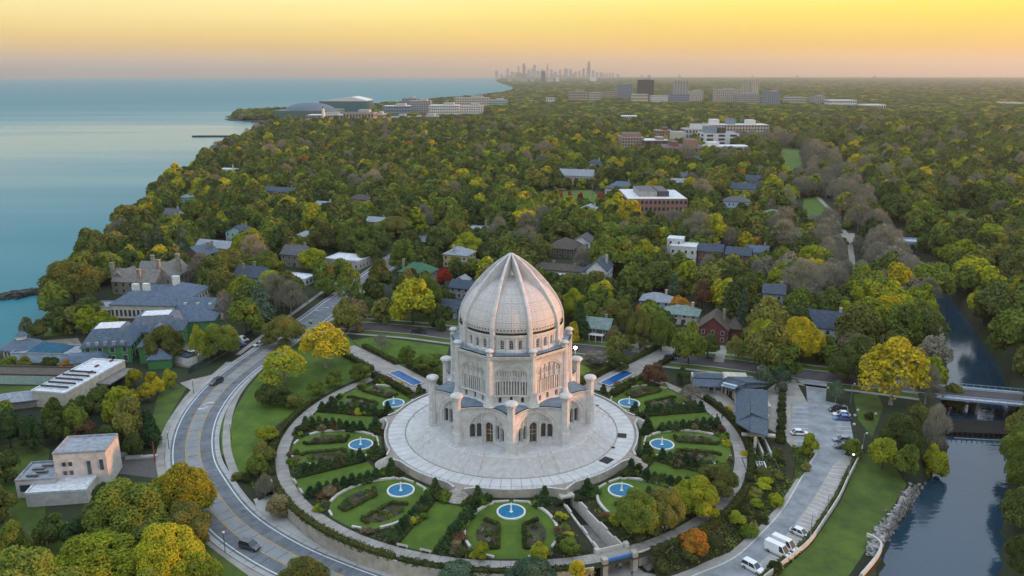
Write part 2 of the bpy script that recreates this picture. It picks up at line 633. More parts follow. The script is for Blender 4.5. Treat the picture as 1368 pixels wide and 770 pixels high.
def build_temple():
    cx, cy = TC
    T = thing('domed_temple', 'white nine-sided temple with ribbed stone dome on its round stepped terrace', 'temple', (cx, cy, 0))
    FZ = 4.6
    # plinth with the flight of steps all round
    prof = [(23.0, FZ)]
    r, z = 23.0, FZ
    for k in range(18):
        prof.append((r, z - 0.15))
        r += 0.262
        z -= 0.15
        prof.append((r, z))
    prof = [(0.1, FZ)] + prof
    mb = MB().lathe(prof, 144)
    mb.build('stepped_plinth', STONE2, T)
    # handrails on the steps, one pair before every door
    hr = MB()
    for k in range(9):
        for da in (-4, 4):
            a = R(20 + 40 * k + da)
            p0 = (23.0 * math.sin(a), -23.0 * math.cos(a), FZ + 0.95)
            p1 = (27.7 * math.sin(a), -27.7 * math.cos(a), 1.9 + 0.95)
            hr.tube([p0, p1], 0.035, 4)
            for f in (0, 0.33, 0.66, 1):
                q = Vector(p0).lerp(Vector(p1), f)
                hr.tube([q, q - Vector((0, 0, 0.95))], 0.03, 4)
    hr.build('handrail', mat('bronze_rail', (0.28, 0.24, 0.19), 0.4, 0.1), T)['kind'] = 'stuff'

    # ---- first storey: nine concave bays
    HT = 6.3

    def s1(t, z, d):
        u = 16.2 + 3.05 * (t / HT) ** 2
        sl = 6.1 * t / HT ** 2                    # slope du/dt
        q = math.sqrt(1 + sl * sl)
        return (t + d * sl / q * 1.0, -(u - d / q), z)

    def d1(t, z):
        d = 0.0
        if z > 14.0:
            d -= 0.28
        elif z > 13.75:
            d -= 0.15
        if z < 5.7 and abs(t) > 1.6:
            d -= 0.22
        e = math.hypot(t / 5.5, max(0, z - 8.2) / 5.3)
        if z > 5.7 and 0.97 < e < 1.03:
            d -= 0.12
        if arch_in(t, z, 0, 4.6, 5.7, 8.2, 4.5) or (abs(t) < 1.9 and z < 12):
            d += 0.38
            if math.hypot(t / 4.6, max(0, z - 8.2) / 4.5) > 0.93 and z > 5.7:
                d -= 0.2
            for c in (-1.72, 1.72, -3.0, 3.0):
                if abs(t - c) < 0.16:
                    d -= 0.3
            for c in (-2.35, 2.35, -3.75, 3.75):
                if arch_in(t, z, c, 0.52, 5.95, 9.1 - 0.12 * (abs(c) > 3)):
                    d += 0.75
                elif arch_in(t, z, c, 0.66, 5.8, 9.1 - 0.12 * (abs(c) > 3)):
                    d += 0.08
                elif z > 9.8 and abs(t - c) < 0.55:       # pierced ornament above the windows
                    if math.sin(t * 11.0) * math.sin(z * 6.5) > 0.15:
                        d += 0.18
            if arch_in(t, z, 0, 0.86, 4.5, 9.1):
                d += 1.1
            elif arch_in(t, z, 0, 1.35, 4.5, 9.2):
                d += 0.05
            elif arch_in(t, z, 0, 1.55, 4.5, 9.25):
                d -= 0.22
        return d

    ts, zs = lin(-HT, HT, 134), [FZ - 0.02 + (14.3 - FZ) * i / 92 for i in range(93)]
    wall1 = fn_grid(lambda t, z: s1(t, z, d1(t, z)), ts, zs).mesh('bay_wall', STONE, recalc=False)

    def pane(sfun, c, hw, z0, zs_, dep, rise=None):
        mb_ = MB()
        p = arch_poly(c, hw, z0, zs_, rise)
        mb_.add([sfun(a, b, dep) for a, b in p], [tuple(range(len(p)))])
        return mb_
    win1 = [pane(s1, c, 0.52, 5.95, 9.1 - 0.12 * (abs(c) > 3), 1.0).mesh('arched_window', DARKGLASS, recalc=False) for c in (-2.35, 2.35, -3.75, 3.75)]
    dm = pane(s1, 0, 0.86, FZ, 9.1, 1.3)
    door1 = dm.mesh('entrance_door', DOORWOOD, recalc=False)
    mul = MB()
    for zz in (6.8, 7.8):
        a, b = s1(-0.8, zz, 1.22), s1(0.8, zz, 1.22)
        mul.bar(a, b, 0.08, 0.1)
    mul.tube([s1(0, FZ, 1.22), s1(0, 9.7, 1.22)], 0.05, 4)
    doorbars = mul.mesh('door_bars', STONE)
    cor = MB()                                       # bracketed cornice along the curved top
    for i in range(len(ts) - 1):
        if i % 3 == 0:
            t = (ts[i] + ts[i + 1]) / 2
            p = s1(t, 13.86, -0.2)
            cor.box((p[0], p[1], 13.86), (0.16, 0.3, 0.26))
    cornice = cor.mesh('cornice', STONE)
    pyl = MB()
    pyl.lathe([(1.75, FZ - 0.02), (1.75, FZ + 0.25), (1.36, FZ + 0.3), (1.3, FZ + 3.2), (1.14, FZ + 3.6), (1.1, FZ + 6), (1.0, FZ + 11), (0.98, 16.3), (1.3, 16.5), (1.3, 16.7), (1.12, 16.75), (1.12, 16.95)], 8)
    pyl.lathe([(1.12, 16.9), (1.6, 17.15), (1.66, 17.4), (1.45, 17.75), (0.9, 18.0), (0.01, 18.08)], 16)
    pylon = pyl.mesh('pylon', STONE)
    for k in range(9):
        a = R(40 * k + 20)
        w = link('bay_wall', wall1, T, rz=a)
        for m_ in win1:
            link('arched_window', m_, w)
        d_ = link('entrance_door', door1, T, rz=a)
        link('door_bars', doorbars, d_)
        link('cornice', cornice, w)
        p = link('pylon', pylon, T, loc=(20.5 * math.sin(R(40 * k)), -20.5 * math.cos(R(40 * k)), 0), rz=R(40 * k + 22.5))
    # roof over the first storey, a star-shaped sheet
    rf = MB()
    out = []
    for k in range(9):
        a = R(40 * k + 20)
        for t in lin(-HT, HT, 15):
            u = 16.2 + 3.05 * (t / HT) ** 2 - 0.15
            out.append((t * math.cos(a) + u * math.sin(a), t * math.sin(a) - u * math.cos(a)))
    n = len(out)
    vs_ = [(x, y, 14.32) for x, y in out] + [(0.80 * 14.0 * x / math.hypot(x, y), 0.80 * 14.0 * y / math.hypot(x, y), 14.75) for x, y in out]
    rf.add(vs_, [(i, (i + 1) % n, n + (i + 1) % n, n + i) for i in range(n)])
    rf.build('lower_roof', BLUEROOF, T)

    # ---- second storey
    H2 = 5.1

    def s2(t, z, d):
        u = 14.0 + (1.05 * (t / 5.6) ** 2 if z < 26.2 else 0.9)
        return (t, -(u - d), z)

    def d2(t, z):
        d = 0.0
        if z > 26.9:
            d -= 0.35
        elif z > 26.4:
            d -= 0.2
        if z < 14.9:
            d -= 0.35 * (14.9 - z) / 0.5
        if 16.55 < z < 16.85 and abs(t) < 4.4:
            d -= 0.3
        e = math.hypot(t / 4.3, max(0, z - 22.1) / 2.7)
        if z > 16.85 and 0.98 < e < 1.05:
            d -= 0.12
        if arch_in(t, z, 0, 3.8, 16.95, 22.1, 2.05):
            d += 0.5
            if z > 20.3:
                d -= 0.22
                if 21.6 < z < 22.9 and (t * 1.6) % 1.0 > 0.62:
                    d += 0.35
                if 20.6 < z < 21.3 and math.sin(t * 12) > 0.2:
                    d += 0.1
        for c in (-2.75, 0, 2.75):
            if arch_in(t, z, c, 0.34, 14.9, 16.0):
                d += 0.6
        return d
    ts2, zs2 = lin(-H2, H2, 112), [14.3 + (27.25 - 14.3) * i / 116 for i in range(117)]
    wall2 = fn_grid(lambda t, z: s2(t, z, d2(t, z)), ts2, zs2).mesh('drum_wall', STONE, recalc=False)
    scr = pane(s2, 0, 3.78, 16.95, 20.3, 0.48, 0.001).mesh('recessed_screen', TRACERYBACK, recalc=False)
    ml = MB()
    for i in range(11):
        c = -3.4 + 0.68 * i
        p = s2(c, 17, 0.2)
        ml.box((p[0], p[1], 18.6), (0.3, 0.5, 3.4))
    for c in (-2.3, -0.76, 0.76, 2.3):
        p = s2(c, 20, 0.12)
        hgt = 22.1 + 2.0 * math.sqrt(max(0, 1 - (c / 3.8) ** 2)) - 16.95
        ml.box((p[0], p[1], 16.95 + hgt / 2), (0.13, 0.2, hgt))
    mulls = ml.mesh('mullion', STONE)
    win2 = [pane(s2, c, 0.34, 14.9, 16.0, 0.5).mesh('small_window', DARKGLASS, recalc=False) for c in (-2.75, 0, 2.75)]
    corb = MB()
    for i in range(26):
        t = -4.9 + 9.8 * i / 25
        corb.box((t, -15.1, 26.25), (0.16, 0.3, 0.3))
    corbel = corb.mesh('corbel', STONE)
    bt = MB()
    bt.lathe([(1.75, 14.3), (1.5, 14.6), (1.2, 15.4), (0.95, 16.6), (0.86, 20), (0.78, 26.6), (0.80, 27.4)], 8)
    bt.lathe([(0.86, 27.3), (0.7, 27.5), (0.7, 28.0), (1.05, 28.2), (1.1, 28.45), (0.8, 28.75), (0.01, 29.0)], 10)
    butt = bt.mesh('buttress', STONE)
    for k in range(9):
        a = R(40 * k)
        w = link('drum_wall', wall2, T, rz=a)
        link('recessed_screen', scr, w)
        link('mullion', mulls, w)
        for m_ in win2:
            link('small_window', m_, w)
        link('corbel', corbel, w)
        link('buttress', butt, T, loc=(15.3 * math.sin(a + R(20)), -15.3 * math.cos(a + R(20)), 0), rz=a + R(20 + 22.5))
    rf = MB()
    oo = [(15.6 / 1.0 * math.sin(R(20 + 40 * k)), -15.6 * math.cos(R(20 + 40 * k))) for k in range(9)]
    ii = [(11.5 * math.sin(R(20 + 40 * k)), -11.5 * math.cos(R(20 + 40 * k))) for k in range(9)]
    rf.add([(x, y, 27.28) for x, y in oo] + [(x, y, 27.5) for x, y in ii], [(i, (i + 1) % 9, 9 + (i + 1) % 9, 9 + i) for i in range(9)])
    rf.build('upper_roof', BLUEROOF, T)

    # ---- clerestory, nine curved bays
    def s3(t, z, d):
        a = t / 13.0
        u = 13.0 - d
        return (u * math.sin(a), -u * math.cos(a), z)

    def d3(t, z):
        d = 0.0
        if z > 31.2:
            d -= 0.25
        elif z > 30.9:
            d -= 0.12
        if z < 27.9:
            d -= 0.18
        for c in (-3.35, -1.15, 1.15, 3.35):
            if abs(t - c) < 0.22 and z < 30.9:
                d -= 0.16
        for c in (-2.25, 0, 2.25):
            if arch_in(t, z, c, 0.42, 28.1, 29.9):
                d += 0.5
            elif arch_in(t, z, c, 0.58, 28.0, 29.95):
                d += 0.1
        return d
    H3 = 13.0 * R(20) + 0.02
    wall3 = fn_grid(lambda t, z: s3(t, z, d3(t, z)), lin(-H3, H3, 84), [27.25 + 4.6 * i / 44 for i in range(45)]).mesh('clerestory_wall', STONE, recalc=False)
    win3 = []
    for c in (-2.25, 0, 2.25):
        pm = pane(s3, c, 0.42, 28.1, 29.9, 0.42)
        win3.append(pm.mesh('clerestory_window', DARKGLASS, recalc=False))
    bars = MB()
    for c in (-2.25, 0, 2.25):
        bars.tube([s3(c, 28.1, 0.36), s3(c, 30.2, 0.36)], 0.05, 4)
        for zz in (28.6, 29.2, 29.8):
            bars.bar(s3(c - 0.4, zz, 0.36), s3(c + 0.4, zz, 0.36), 0.06, 0.07)
    barm = bars.mesh('window_bars', STONE)
    for k in range(9):
        w = link('clerestory_wall', wall3, T, rz=R(40 * k))
        for m_ in win3:
            link('clerestory_window', m_, w)
        link('window_bars', barm, w)
    MB().lathe([(12.75, 31.84), (12.55, 31.84), (12.5, 32.25)], 90).build('gap_shade_ring', mat('painted_shade', (0.05, 0.045, 0.04), 0.9), T)  # ring coloured dark to stand for the shade in the gap under the dome

    # ---- dome shell panels and ribs
    shell = [(12.8, 32.2), (12.95, 33.0), (12.8, 34.0), (12.45, 35.2), (11.9, 36.4), (11.15, 37.6), (10.3, 38.8), (9.4, 39.9), (8.35, 40.9), (7.1, 41.8), (5.6, 42.6), (3.9, 43.2), (2.0, 43.6), (0.05, 43.7)]
    DM = dome_mat()
    NA = 12
    mb = MB()
    mb.lathe(shell, NA, a0=R(-20), a1=R(20))
    me = mb.mesh('dome_panel', DM, smooth=True)
    uv = me.uv_layers.new(name='UVMap')
    arc = [0.0]
    for (r0, z0), (r1, z1) in zip(shell, shell[1:]):
        arc.append(arc[-1] + math.hypot(r1 - r0, z1 - z0))
    for lp in me.loops:
        vi = lp.vertex_index
        row, c_ = divmod(vi, NA + 1)
        uv.data[lp.index].uv = ((c_ / NA) * 24.0, arc[row] * 2.4)
    rp_ = [(13.75, 27.3), (13.8, 30), (13.75, 32.2), (13.6, 33.6), (12.95, 35.7), (11.7, 38.1), (9.5, 41.2), (7.85, 43.1), (6.05, 45.0), (3.9, 46.9), (2.05, 48.2), (0.45, 49.2)]
    ri_ = [(12.6, 27.3), (12.6, 30), (12.5, 32.2), (12.3, 33.6), (11.4, 35.7), (9.8, 38.1), (7.0, 40.9), (5.2, 42.2), (3.4, 43.0), (1.8, 44.6), (0.8, 46.6), (0.1, 48.6)]
    rb = MB()
    vs_, fs_ = [], []
    for i, ((ro, zo), (rin, zi)) in enumerate(zip(rp_, ri_)):
        w = 0.60 * (1 - 0.62 * max(0, i - 2) / 9)
        vs_ += [(-w, -rin, zi), (-w * 0.95, -ro + 0.12, zo - 0.05), (-w * 0.55, -ro, zo), (w * 0.55, -ro, zo), (w * 0.95, -ro + 0.12, zo - 0.05), (w, -rin, zi)]
    for i in range(len(rp_) - 1):
        for j in range(5):
            fs_.append((i * 6 + j, i * 6 + j + 1, (i + 1) * 6 + j + 1, (i + 1) * 6 + j))
    fs_.append(tuple((len(rp_) - 1) * 6 + j for j in range(6)))
    rb.add(vs_, fs_)
    rib = rb.mesh('dome_rib', STONE)
    dots = MB()
    for i in range(9):
        if i % 3 == 2 and False:
            continue
        a = R(-15 + 30 * i / 8)
        p = (12.93 * math.sin(a), -12.93 * math.cos(a), 33.0)
        dots.box(p, (0.25, 0.12, 0.3), a)
    vent = dots.mesh('vent', mat('painted_shade', (0.05, 0.045, 0.04), 0.9))
    for k in range(9):
        p = link('dome_panel', me, T, rz=R(40 * k))
        link('vent', vent, p)
        link('dome_rib', rib, T, rz=R(40 * k + 20))
    MB().lathe([(0.5, 43.4), (0.5, 46.6), (0.3, 47.2), (0.0, 47.3)], 10).build('lantern_post', STONE, T)

    # ---- terrace: a platform of its own with separate paving slabs
    TR = thing('temple_terrace', 'broad round terrace of pale radial slabs behind a scalloped parapet around the temple', 'terrace', (cx, cy, 0))

    def outline(a):
        q = (math.degrees(a) - 20) % 40
        q = min(q, 40 - q)                      # 0 at the cusps before the doors
        return 33.0 + 2.3 * max(0, 1 - q / 7.0) ** 1.4 if q < 7 else 33.0
    pts = [(outline(R(i)) * math.sin(R(i)), -outline(R(i)) * math.cos(R(i))) for i in range(0, 360, 2)]
    n = len(pts)
    pf = MB()
    pf.add([(x, y, 0.0) for x, y in pts] + [(x, y, 1.86) for x, y in pts] + [(0, 0, 1.86)],
           [(i, (i + 1) % n, n + (i + 1) % n, n + i) for i in range(n)] + [(n + i, n + (i + 1) % n, 2 * n) for i in range(n)])
    pf.build('platform', STONED, TR)
    sl = MB().lathe([(28.05, 1.6), (28.05, 1.9), (32.3, 1.9), (32.3, 1.6)], 3, a0=R(-2.12), a1=R(2.12))
    slab = sl.mesh('paving_slab', mat('pale_paving', (0.52, 0.515, 0.505), 0.7, 0.08, 0.35))
    dark = {1: 1, 24: 1, 25: 0}
    for k in range(80):
        link('paving_slab', slab, TR, rz=R(4.5 * k + 2.25))
    MB().lathe([(27.74, 1.8), (27.74, 1.96), (28.05, 1.96), (28.05, 1.8)], 120).build('kerb_ring', mat('brown_kerb', (0.30, 0.26, 0.22), 0.8), TR)
    # parapet wall with joints, following the scallops; gaps at the garden stairs
    runs = [[]]
    for i in range(20, 380, 2):
        q = (i + 1 - 20) % 40
        q = min(q, 40 - q)
        if q < 2.1 and (i + 1) % 360 not in (19, 21):
            if runs[-1]:
                runs.append([])
            continue
        runs[-1].append(i)
    for run in runs:
        if not run:
            continue
        pw, cap, rail = MB(), MB(), MB()
        for i in run:
            a0, a1 = R(i), R(i + 2)
            r0, r1 = outline(a0) + 0.12, outline(a1) + 0.12
            A = (r0 * math.sin(a0), -r0 * math.cos(a0))
            B = (r1 * math.sin(a1), -r1 * math.cos(a1))
            pw.bar((*A, 2.1), (*B, 2.1), 0.35, 2.12)
            cap.bar((*A, 2.2), (*B, 2.2), 0.5, 0.12)
            pa, pb = Vector((*A, 2.2)), Vector((*B, 2.2))
            rail.tube([pa + Vector((0, 0, 0.55)), pb + Vector((0, 0, 0.55))], 0.03, 4)
            rail.tube([pa, pa + Vector((0, 0, 0.55))], 0.03, 4)
        w_ = pw.build('parapet_wall', mat('tan_concrete', (0.40, 0.36, 0.30), 0.85, 0.12, 0.5), TR)
        cap.build('coping', STONE, w_)
        rail.build('railing', mat('bronze_rail', (0.28, 0.24, 0.19), 0.4, 0.1), w_)
    # dark open work hatches on the right of the terrace
    for x, y, w_, h_ in ((831, 582, 2.3, 2.6), (810, 615, 2.6, 3.0), (819, 598, 0.9, 0.9), (798, 542, 0.9, 0.6)):
        q = P(x - 0, y, 1.94)
        MB().box((q[0] - cx, q[1] - cy, 1.93), (w_, h_, 0.06), math.atan2(q[1] - cy, q[0] - cx)).build('floor_grate', mat('black_grate', (0.02, 0.018, 0.018), 0.7), TR)
    return T


build_temple()


# ------------------------------------------------------------------ trees
def crown_mesh(name, seed, Rr, Hh, z0, lobes, n_leaf, leaf, core=0.78, spread=0.60, lobe_r=(0.36, 0.52), shape='round', thin=False):
    """crown of small leaf faces over uneven clumps; base of the crown at z0, height Hh, radius Rr"""
    rng = np.random.default_rng(seed)
    cs = []
    for k in range(lobes):
        a = k * 2.39996 + rng.uniform(-0.4, 0.4)
        f = math.sqrt((k + 0.5) / lobes)
        rad = rng.uniform(*lobe_r)
        if shape == 'cone':
            zz = 1 - (k + 0.5) / lobes
            rr_, rad = (1 - zz) * 0.55, 0.22 + 0.34 * (1 - zz)
            c = (rr_ * math.cos(a), rr_ * math.sin(a), 0.06 + 0.88 * zz)
        elif shape == 'column':
            zz = (k + 0.5) / lobes
            rr_ = 0.30
            rad = 0.55 - 0.22 * abs(zz - 0.4)
            c = (rr_ * math.cos(a), rr_ * math.sin(a), 0.12 + 0.78 * zz)
        else:
            rr_ = spread * f
            zz = 0.70 - 0.42 * f * f + rng.uniform(-0.10, 0.10)
            if k % 3 == 2:
                zz -= 0.22
                rr_ = spread * rng.uniform(0.75, 1.05)
            c = (rr_ * math.cos(a), rr_ * math.sin(a), zz)
        cs.append((*c, rad))
    C = np.array(cs)
    sc = np.array([Rr, Rr, Hh])
    cen = C[:, :3] * sc
    rad = C[:, 3:4] * np.array([[Rr, Rr, Hh * 0.62]])
    if shape == 'cone':
        rad = C[:, 3:4] * np.array([[Rr * 1.25, Rr * 1.25, Hh * 0.34]])
    if shape == 'column':
        rad = C[:, 3:4] * np.array([[Rr * 1.3, Rr * 1.3, Hh * 0.28]])
    m = n_leaf * 3
    w = (rad[:, 0] ** 2)
    li = rng.choice(len(C), m, p=w / w.sum())
    d = rng.normal(size=(m, 3))
    d /= np.linalg.norm(d, axis=1, keepdims=True)
    d[:, 2] = np.where(d[:, 2] < -0.45, -d[:, 2], d[:, 2])
    pos = cen[li] + d * rad[li] * rng.uniform(0.80, 1.10, (m, 1))
    # drop leaves buried in another clump
    inside = np.zeros(m, bool)
    for k in range(len(C)):
        q = ((pos - cen[k]) / rad[k])
        inside |= ((q * q).sum(1) < 0.70) & (li != k)
    keep = np.nonzero(~inside)[0][:n_leaf]
    pos, d = pos[keep], d[keep]
    pos[:, 2] += z0
    n = len(pos)
    nor = d * 0.62 + rng.normal(size=(n, 3)) * 0.36 + np.array([0, 0, 0.22])
    nor /= np.linalg.norm(nor, axis=1, keepdims=True)
    t = np.cross(nor, rng.normal(size=(n, 3)))
    t /= np.linalg.norm(t, axis=1, keepdims=True) + 1e-9
    b = np.cross(nor, t)
    s = leaf * rng.uniform(0.6, 1.25, (n, 1))
    v = np.stack([pos - t * s - b * s * 0.25, pos - b * s * 0.7, pos + t * s + b * s * 0.2, pos + b * s * 0.75], 1).reshape(-1, 3)
    if thin:
        t = d * 0.8 + rng.normal(size=(n, 3)) * 0.45 + np.array([0, 0, 0.35])
        t /= np.linalg.norm(t, axis=1, keepdims=True)
        b = np.cross(nor, t)
        b /= np.linalg.norm(b, axis=1, keepdims=True) + 1e-9
        v = np.stack([pos - t * s * 2.6 - b * s * 0.22, pos - t * s * 2.6 + b * s * 0.22, pos + t * s * 2.2 + b * s * 0.05, pos + t * s * 2.2 - b * s * 0.05], 1).reshape(-1, 3)
    verts = [v]
    nq = n
    faces = np.arange(n * 4).reshape(-1, 4)
    # inner clumps of shade-side foliage so that the crown closes
    tv, tf = [], []
    if core:
        ico = bmesh.new()
        bmesh.ops.create_icosphere(ico, subdivisions=1, radius=1.0)
        iv = np.array([q.co[:] for q in ico.verts])
        itf = [[q.index for q in f.verts] for f in ico.faces]
        ico.free()
        base = n * 4
        for k in range(len(C)):
            vv = iv * rad[k] * core * rng.uniform(0.82, 1.08, (len(iv), 1)) + cen[k]
            vv[:, 2] += z0
            verts.append(vv)
            tf += [[base + i for i in f] for f in itf]
            base += len(iv)
    V = np.concatenate(verts)
    me = bpy.data.meshes.new(name)
    nt = len(tf)
    me.vertices.add(len(V))
    me.vertices.foreach_set('co', V.ravel())
    loops = np.concatenate([faces.ravel(), np.array(tf, int).ravel() if nt else np.zeros(0, int)])
    me.loops.add(len(loops))
    me.loops.foreach_set('vertex_index', loops.astype(np.int32))
    me.polygons.add(nq + nt)
    st = np.concatenate([np.arange(nq) * 4, nq * 4 + np.arange(nt) * 3])
    me.polygons.foreach_set('loop_start', st.astype(np.int32))
    me.update(calc_edges=True)
    me.validate()
    return me


def trunk_mesh(name, seed, H, r0, Rr, limbs=5, z0=0.3, mat_=None, twigs=0):
    rng = random.Random(seed)
    mb = MB()
    zt = H * 0.62
    mb.tube([(0, 0, -0.4), (0, 0, H * 0.05), (rng.uniform(-.2, .2), rng.uniform(-.2, .2), H * 0.3), (rng.uniform(-.4, .4), rng.uniform(-.4, .4), zt)], [r0 * 1.5, r0, r0 * 0.8, r0 * 0.35], 6)
    for k in range(limbs):
        a = k * 2.4 + rng.uniform(-.3, .3)
        zb = H * rng.uniform(z0, 0.5)
        e = Rr * rng.uniform(0.45, 0.8)
        tip = (e * math.cos(a), e * math.sin(a), zb + H * rng.uniform(0.22, 0.42))
        midp = (e * 0.45 * math.cos(a + .2), e * 0.45 * math.sin(a + .2), zb + H * 0.12)
        mb.tube([(0, 0, zb), midp, tip], [r0 * 0.45, r0 * 0.3, r0 * 0.1], 5)
        for _ in range(twigs):
            b = a + rng.uniform(-0.8, 0.8)
            e2 = e * rng.uniform(0.7, 1.3)
            mb.tube([midp, (e2 * 0.8 * math.cos(b), e2 * 0.8 * math.sin(b), tip[2] * rng.uniform(0.8, 1.0)), (e2 * math.cos(b), e2 * math.sin(b), tip[2] * rng.uniform(0.95, 1.25))], [r0 * 0.18, r0 * 0.12, r0 * 0.05], 4)
    return mb.mesh(name, mat_ or BARK)


BARK = mat('bark', (0.085, 0.07, 0.055), 0.9, 0.2, 2.0)
PALEBARK = mat('pale_bark', (0.30, 0.27, 0.23), 0.9, 0.2, 2.0)
LEAF = {
    'dark green': leafmat('dark_green_leaves', (0.050, 0.072, 0.025), (0.084, 0.115, 0.034), (0.133, 0.167, 0.043)),
    'green': leafmat('green_leaves', (0.070, 0.106, 0.025), (0.127, 0.176, 0.035), (0.215, 0.260, 0.045)),
    'olive': leafmat('olive_leaves', (0.079, 0.095, 0.029), (0.158, 0.169, 0.045), (0.260, 0.243, 0.056)),
    'yellow-green': leafmat('yellow_green_leaves', (0.136, 0.182, 0.023), (0.262, 0.294, 0.029), (0.459, 0.427, 0.034)),
    'yellow': leafmat('yellow_leaves', (0.168, 0.168, 0.022), (0.350, 0.301, 0.026), (0.603, 0.464, 0.030)),
    'orange': leafmat('orange_leaves', (0.22, 0.12, 0.026), (0.4, 0.18, 0.032), (0.48, 0.27, 0.04)),
    'red': leafmat('red_leaves', (0.19, 0.026, 0.022), (0.35, 0.042, 0.03), (0.42, 0.09, 0.04)),
    'brown': leafmat('brown_leaves', (0.112, 0.095, 0.056), (0.190, 0.156, 0.088), (0.270, 0.219, 0.105)),
    'grey': leafmat('grey_twigs', (0.14, 0.138, 0.104), (0.225, 0.215, 0.165), (0.31, 0.285, 0.205)),
    'blue-green': leafmat('blue_green_needles', (0.046, 0.079, 0.046), (0.092, 0.139, 0.084), (0.150, 0.208, 0.124)),
    'conifer': leafmat('dark_needles', (0.025, 0.051, 0.024), (0.046, 0.086, 0.034), (0.082, 0.124, 0.044)),
    'dark shrub': leafmat('dark_shrub_leaves', (0.030, 0.045, 0.018), (0.062, 0.078, 0.028), (0.105, 0.115, 0.037), clump=0.9),
    'green shrub': leafmat('green_shrub_leaves', (0.054, 0.100, 0.017), (0.111, 0.176, 0.026), (0.209, 0.275, 0.034), clump=0.9),
    'purple': leafmat('plum_leaves', (0.064, 0.040, 0.025), (0.128, 0.070, 0.044), (0.182, 0.108, 0.054)),
}
# unit crowns for trees of about 14 m; scaled per tree
MID = [crown_mesh('crown', 20 + i, 6.0, 11.0, 2.6, 20 + i % 5, 3000, 0.46, lobe_r=(0.25, 0.42), spread=0.70) for i in range(6)]
MIDTRUNK = [trunk_mesh('trunk', 40 + i, 13.0, 0.38, 5.5) for i in range(3)]
BIG = [crown_mesh('crown', 60 + i, 6.0, 11.0, 2.6, 36, 12500, 0.225, lobe_r=(0.17, 0.38), spread=0.80) for i in range(2)]
AIRY = [crown_mesh('crown', 70 + i, 6.0, 11.0, 2.6, 18, 3000, 0.36, core=0.0, lobe_r=(0.26, 0.40), spread=0.72) for i in range(2)]
AIRYTRUNK = [trunk_mesh('trunk', 80 + i, 13.0, 0.34, 6.2, 9, 0.25, PALEBARK, 3) for i in range(2)]
BARE = [crown_mesh('crown', 90 + i, 6.0, 11.0, 2.6, 20, 3000, 0.26, core=0.0, lobe_r=(0.26, 0.42), spread=0.72, thin=True) for i in range(2)]
BARETRUNK = [trunk_mesh('trunk', 95 + i, 13.5, 0.32, 6.4, 11, 0.2, PALEBARK, 5) for i in range(2)]
CONE = [crown_mesh('crown', 110 + i, 3.0, 13.0, 0.6, 22, 2200, 0.40, shape='cone', core=0.7) for i in range(3)]
COLUMN = [crown_mesh('crown', 120 + i, 2.6, 12.0, 0.8, 12, 1800, 0.36, shape='column', core=0.7) for i in range(2)]
STRAIGHT = trunk_mesh('trunk', 130, 8.0, 0.22, 1.0, 0)
KINDS_OF_TREE = {'round': (MID, MIDTRUNK), 'big': (BIG, MIDTRUNK), 'airy': (AIRY, AIRYTRUNK), 'bare': (BARE, BARETRUNK), 'cone': (CONE, [STRAIGHT]), 'column': (COLUMN, [STRAIGHT])}
TREES = []                                          # (x, y, radius) of everything planted


def colour_mesh(me, m):
    """one mesh per shape and leaf colour, shared by all its trees"""
    key = (me.name, m.name)
    if key not in colour_mesh.done:
        c = me.copy()
        c.materials.clear()
        c.materials.append(m)
        colour_mesh.done[key] = c
    return colour_mesh.done[key]


colour_mesh.done = {}
SHAPE_SIZE = {'round': (6.6, 13.4), 'big': (6.6, 13.4), 'airy': (6.6, 13.6), 'bare': (6.6, 13.6), 'cone': (3.0, 13.8), 'column': (2.7, 12.8)}
_tree_n = 0


def tree(x, y, rad, h, colour, label, shape='round', group=None, name=None, z=None):
    global _tree_n
    i = _tree_n
    _tree_n += 1
    crowns, trunks = KINDS_OF_TREE[shape]
    r0, h0 = SHAPE_SIZE[shape]
    z = G(x, y) if z is None else z
    name = name or ('conifer' if shape in ('cone',) else 'bare_tree' if shape == 'bare' else 'leafy_tree')
    t = thing(name, label, 'tree', (x, y, z), (i * 2.39996) % 6.283, group)
    s = (rad / r0, rad / r0, h / h0)
    link('crown', colour_mesh(crowns[i % len(crowns)], LEAF[colour]), t, scale=s)
    link('trunk', trunks[i % len(trunks)], t, scale=s)
    TREES.append((x, y, rad))
    return t


# ------------------------------------------------------------------ draped sheets and paths
GX = axis_lines(-9000, 17000, -170, 300, 3.0, 1.07)
GY = axis_lines(30, 17200, 90, 660, 3.0, 1.035)


DRAPED = []


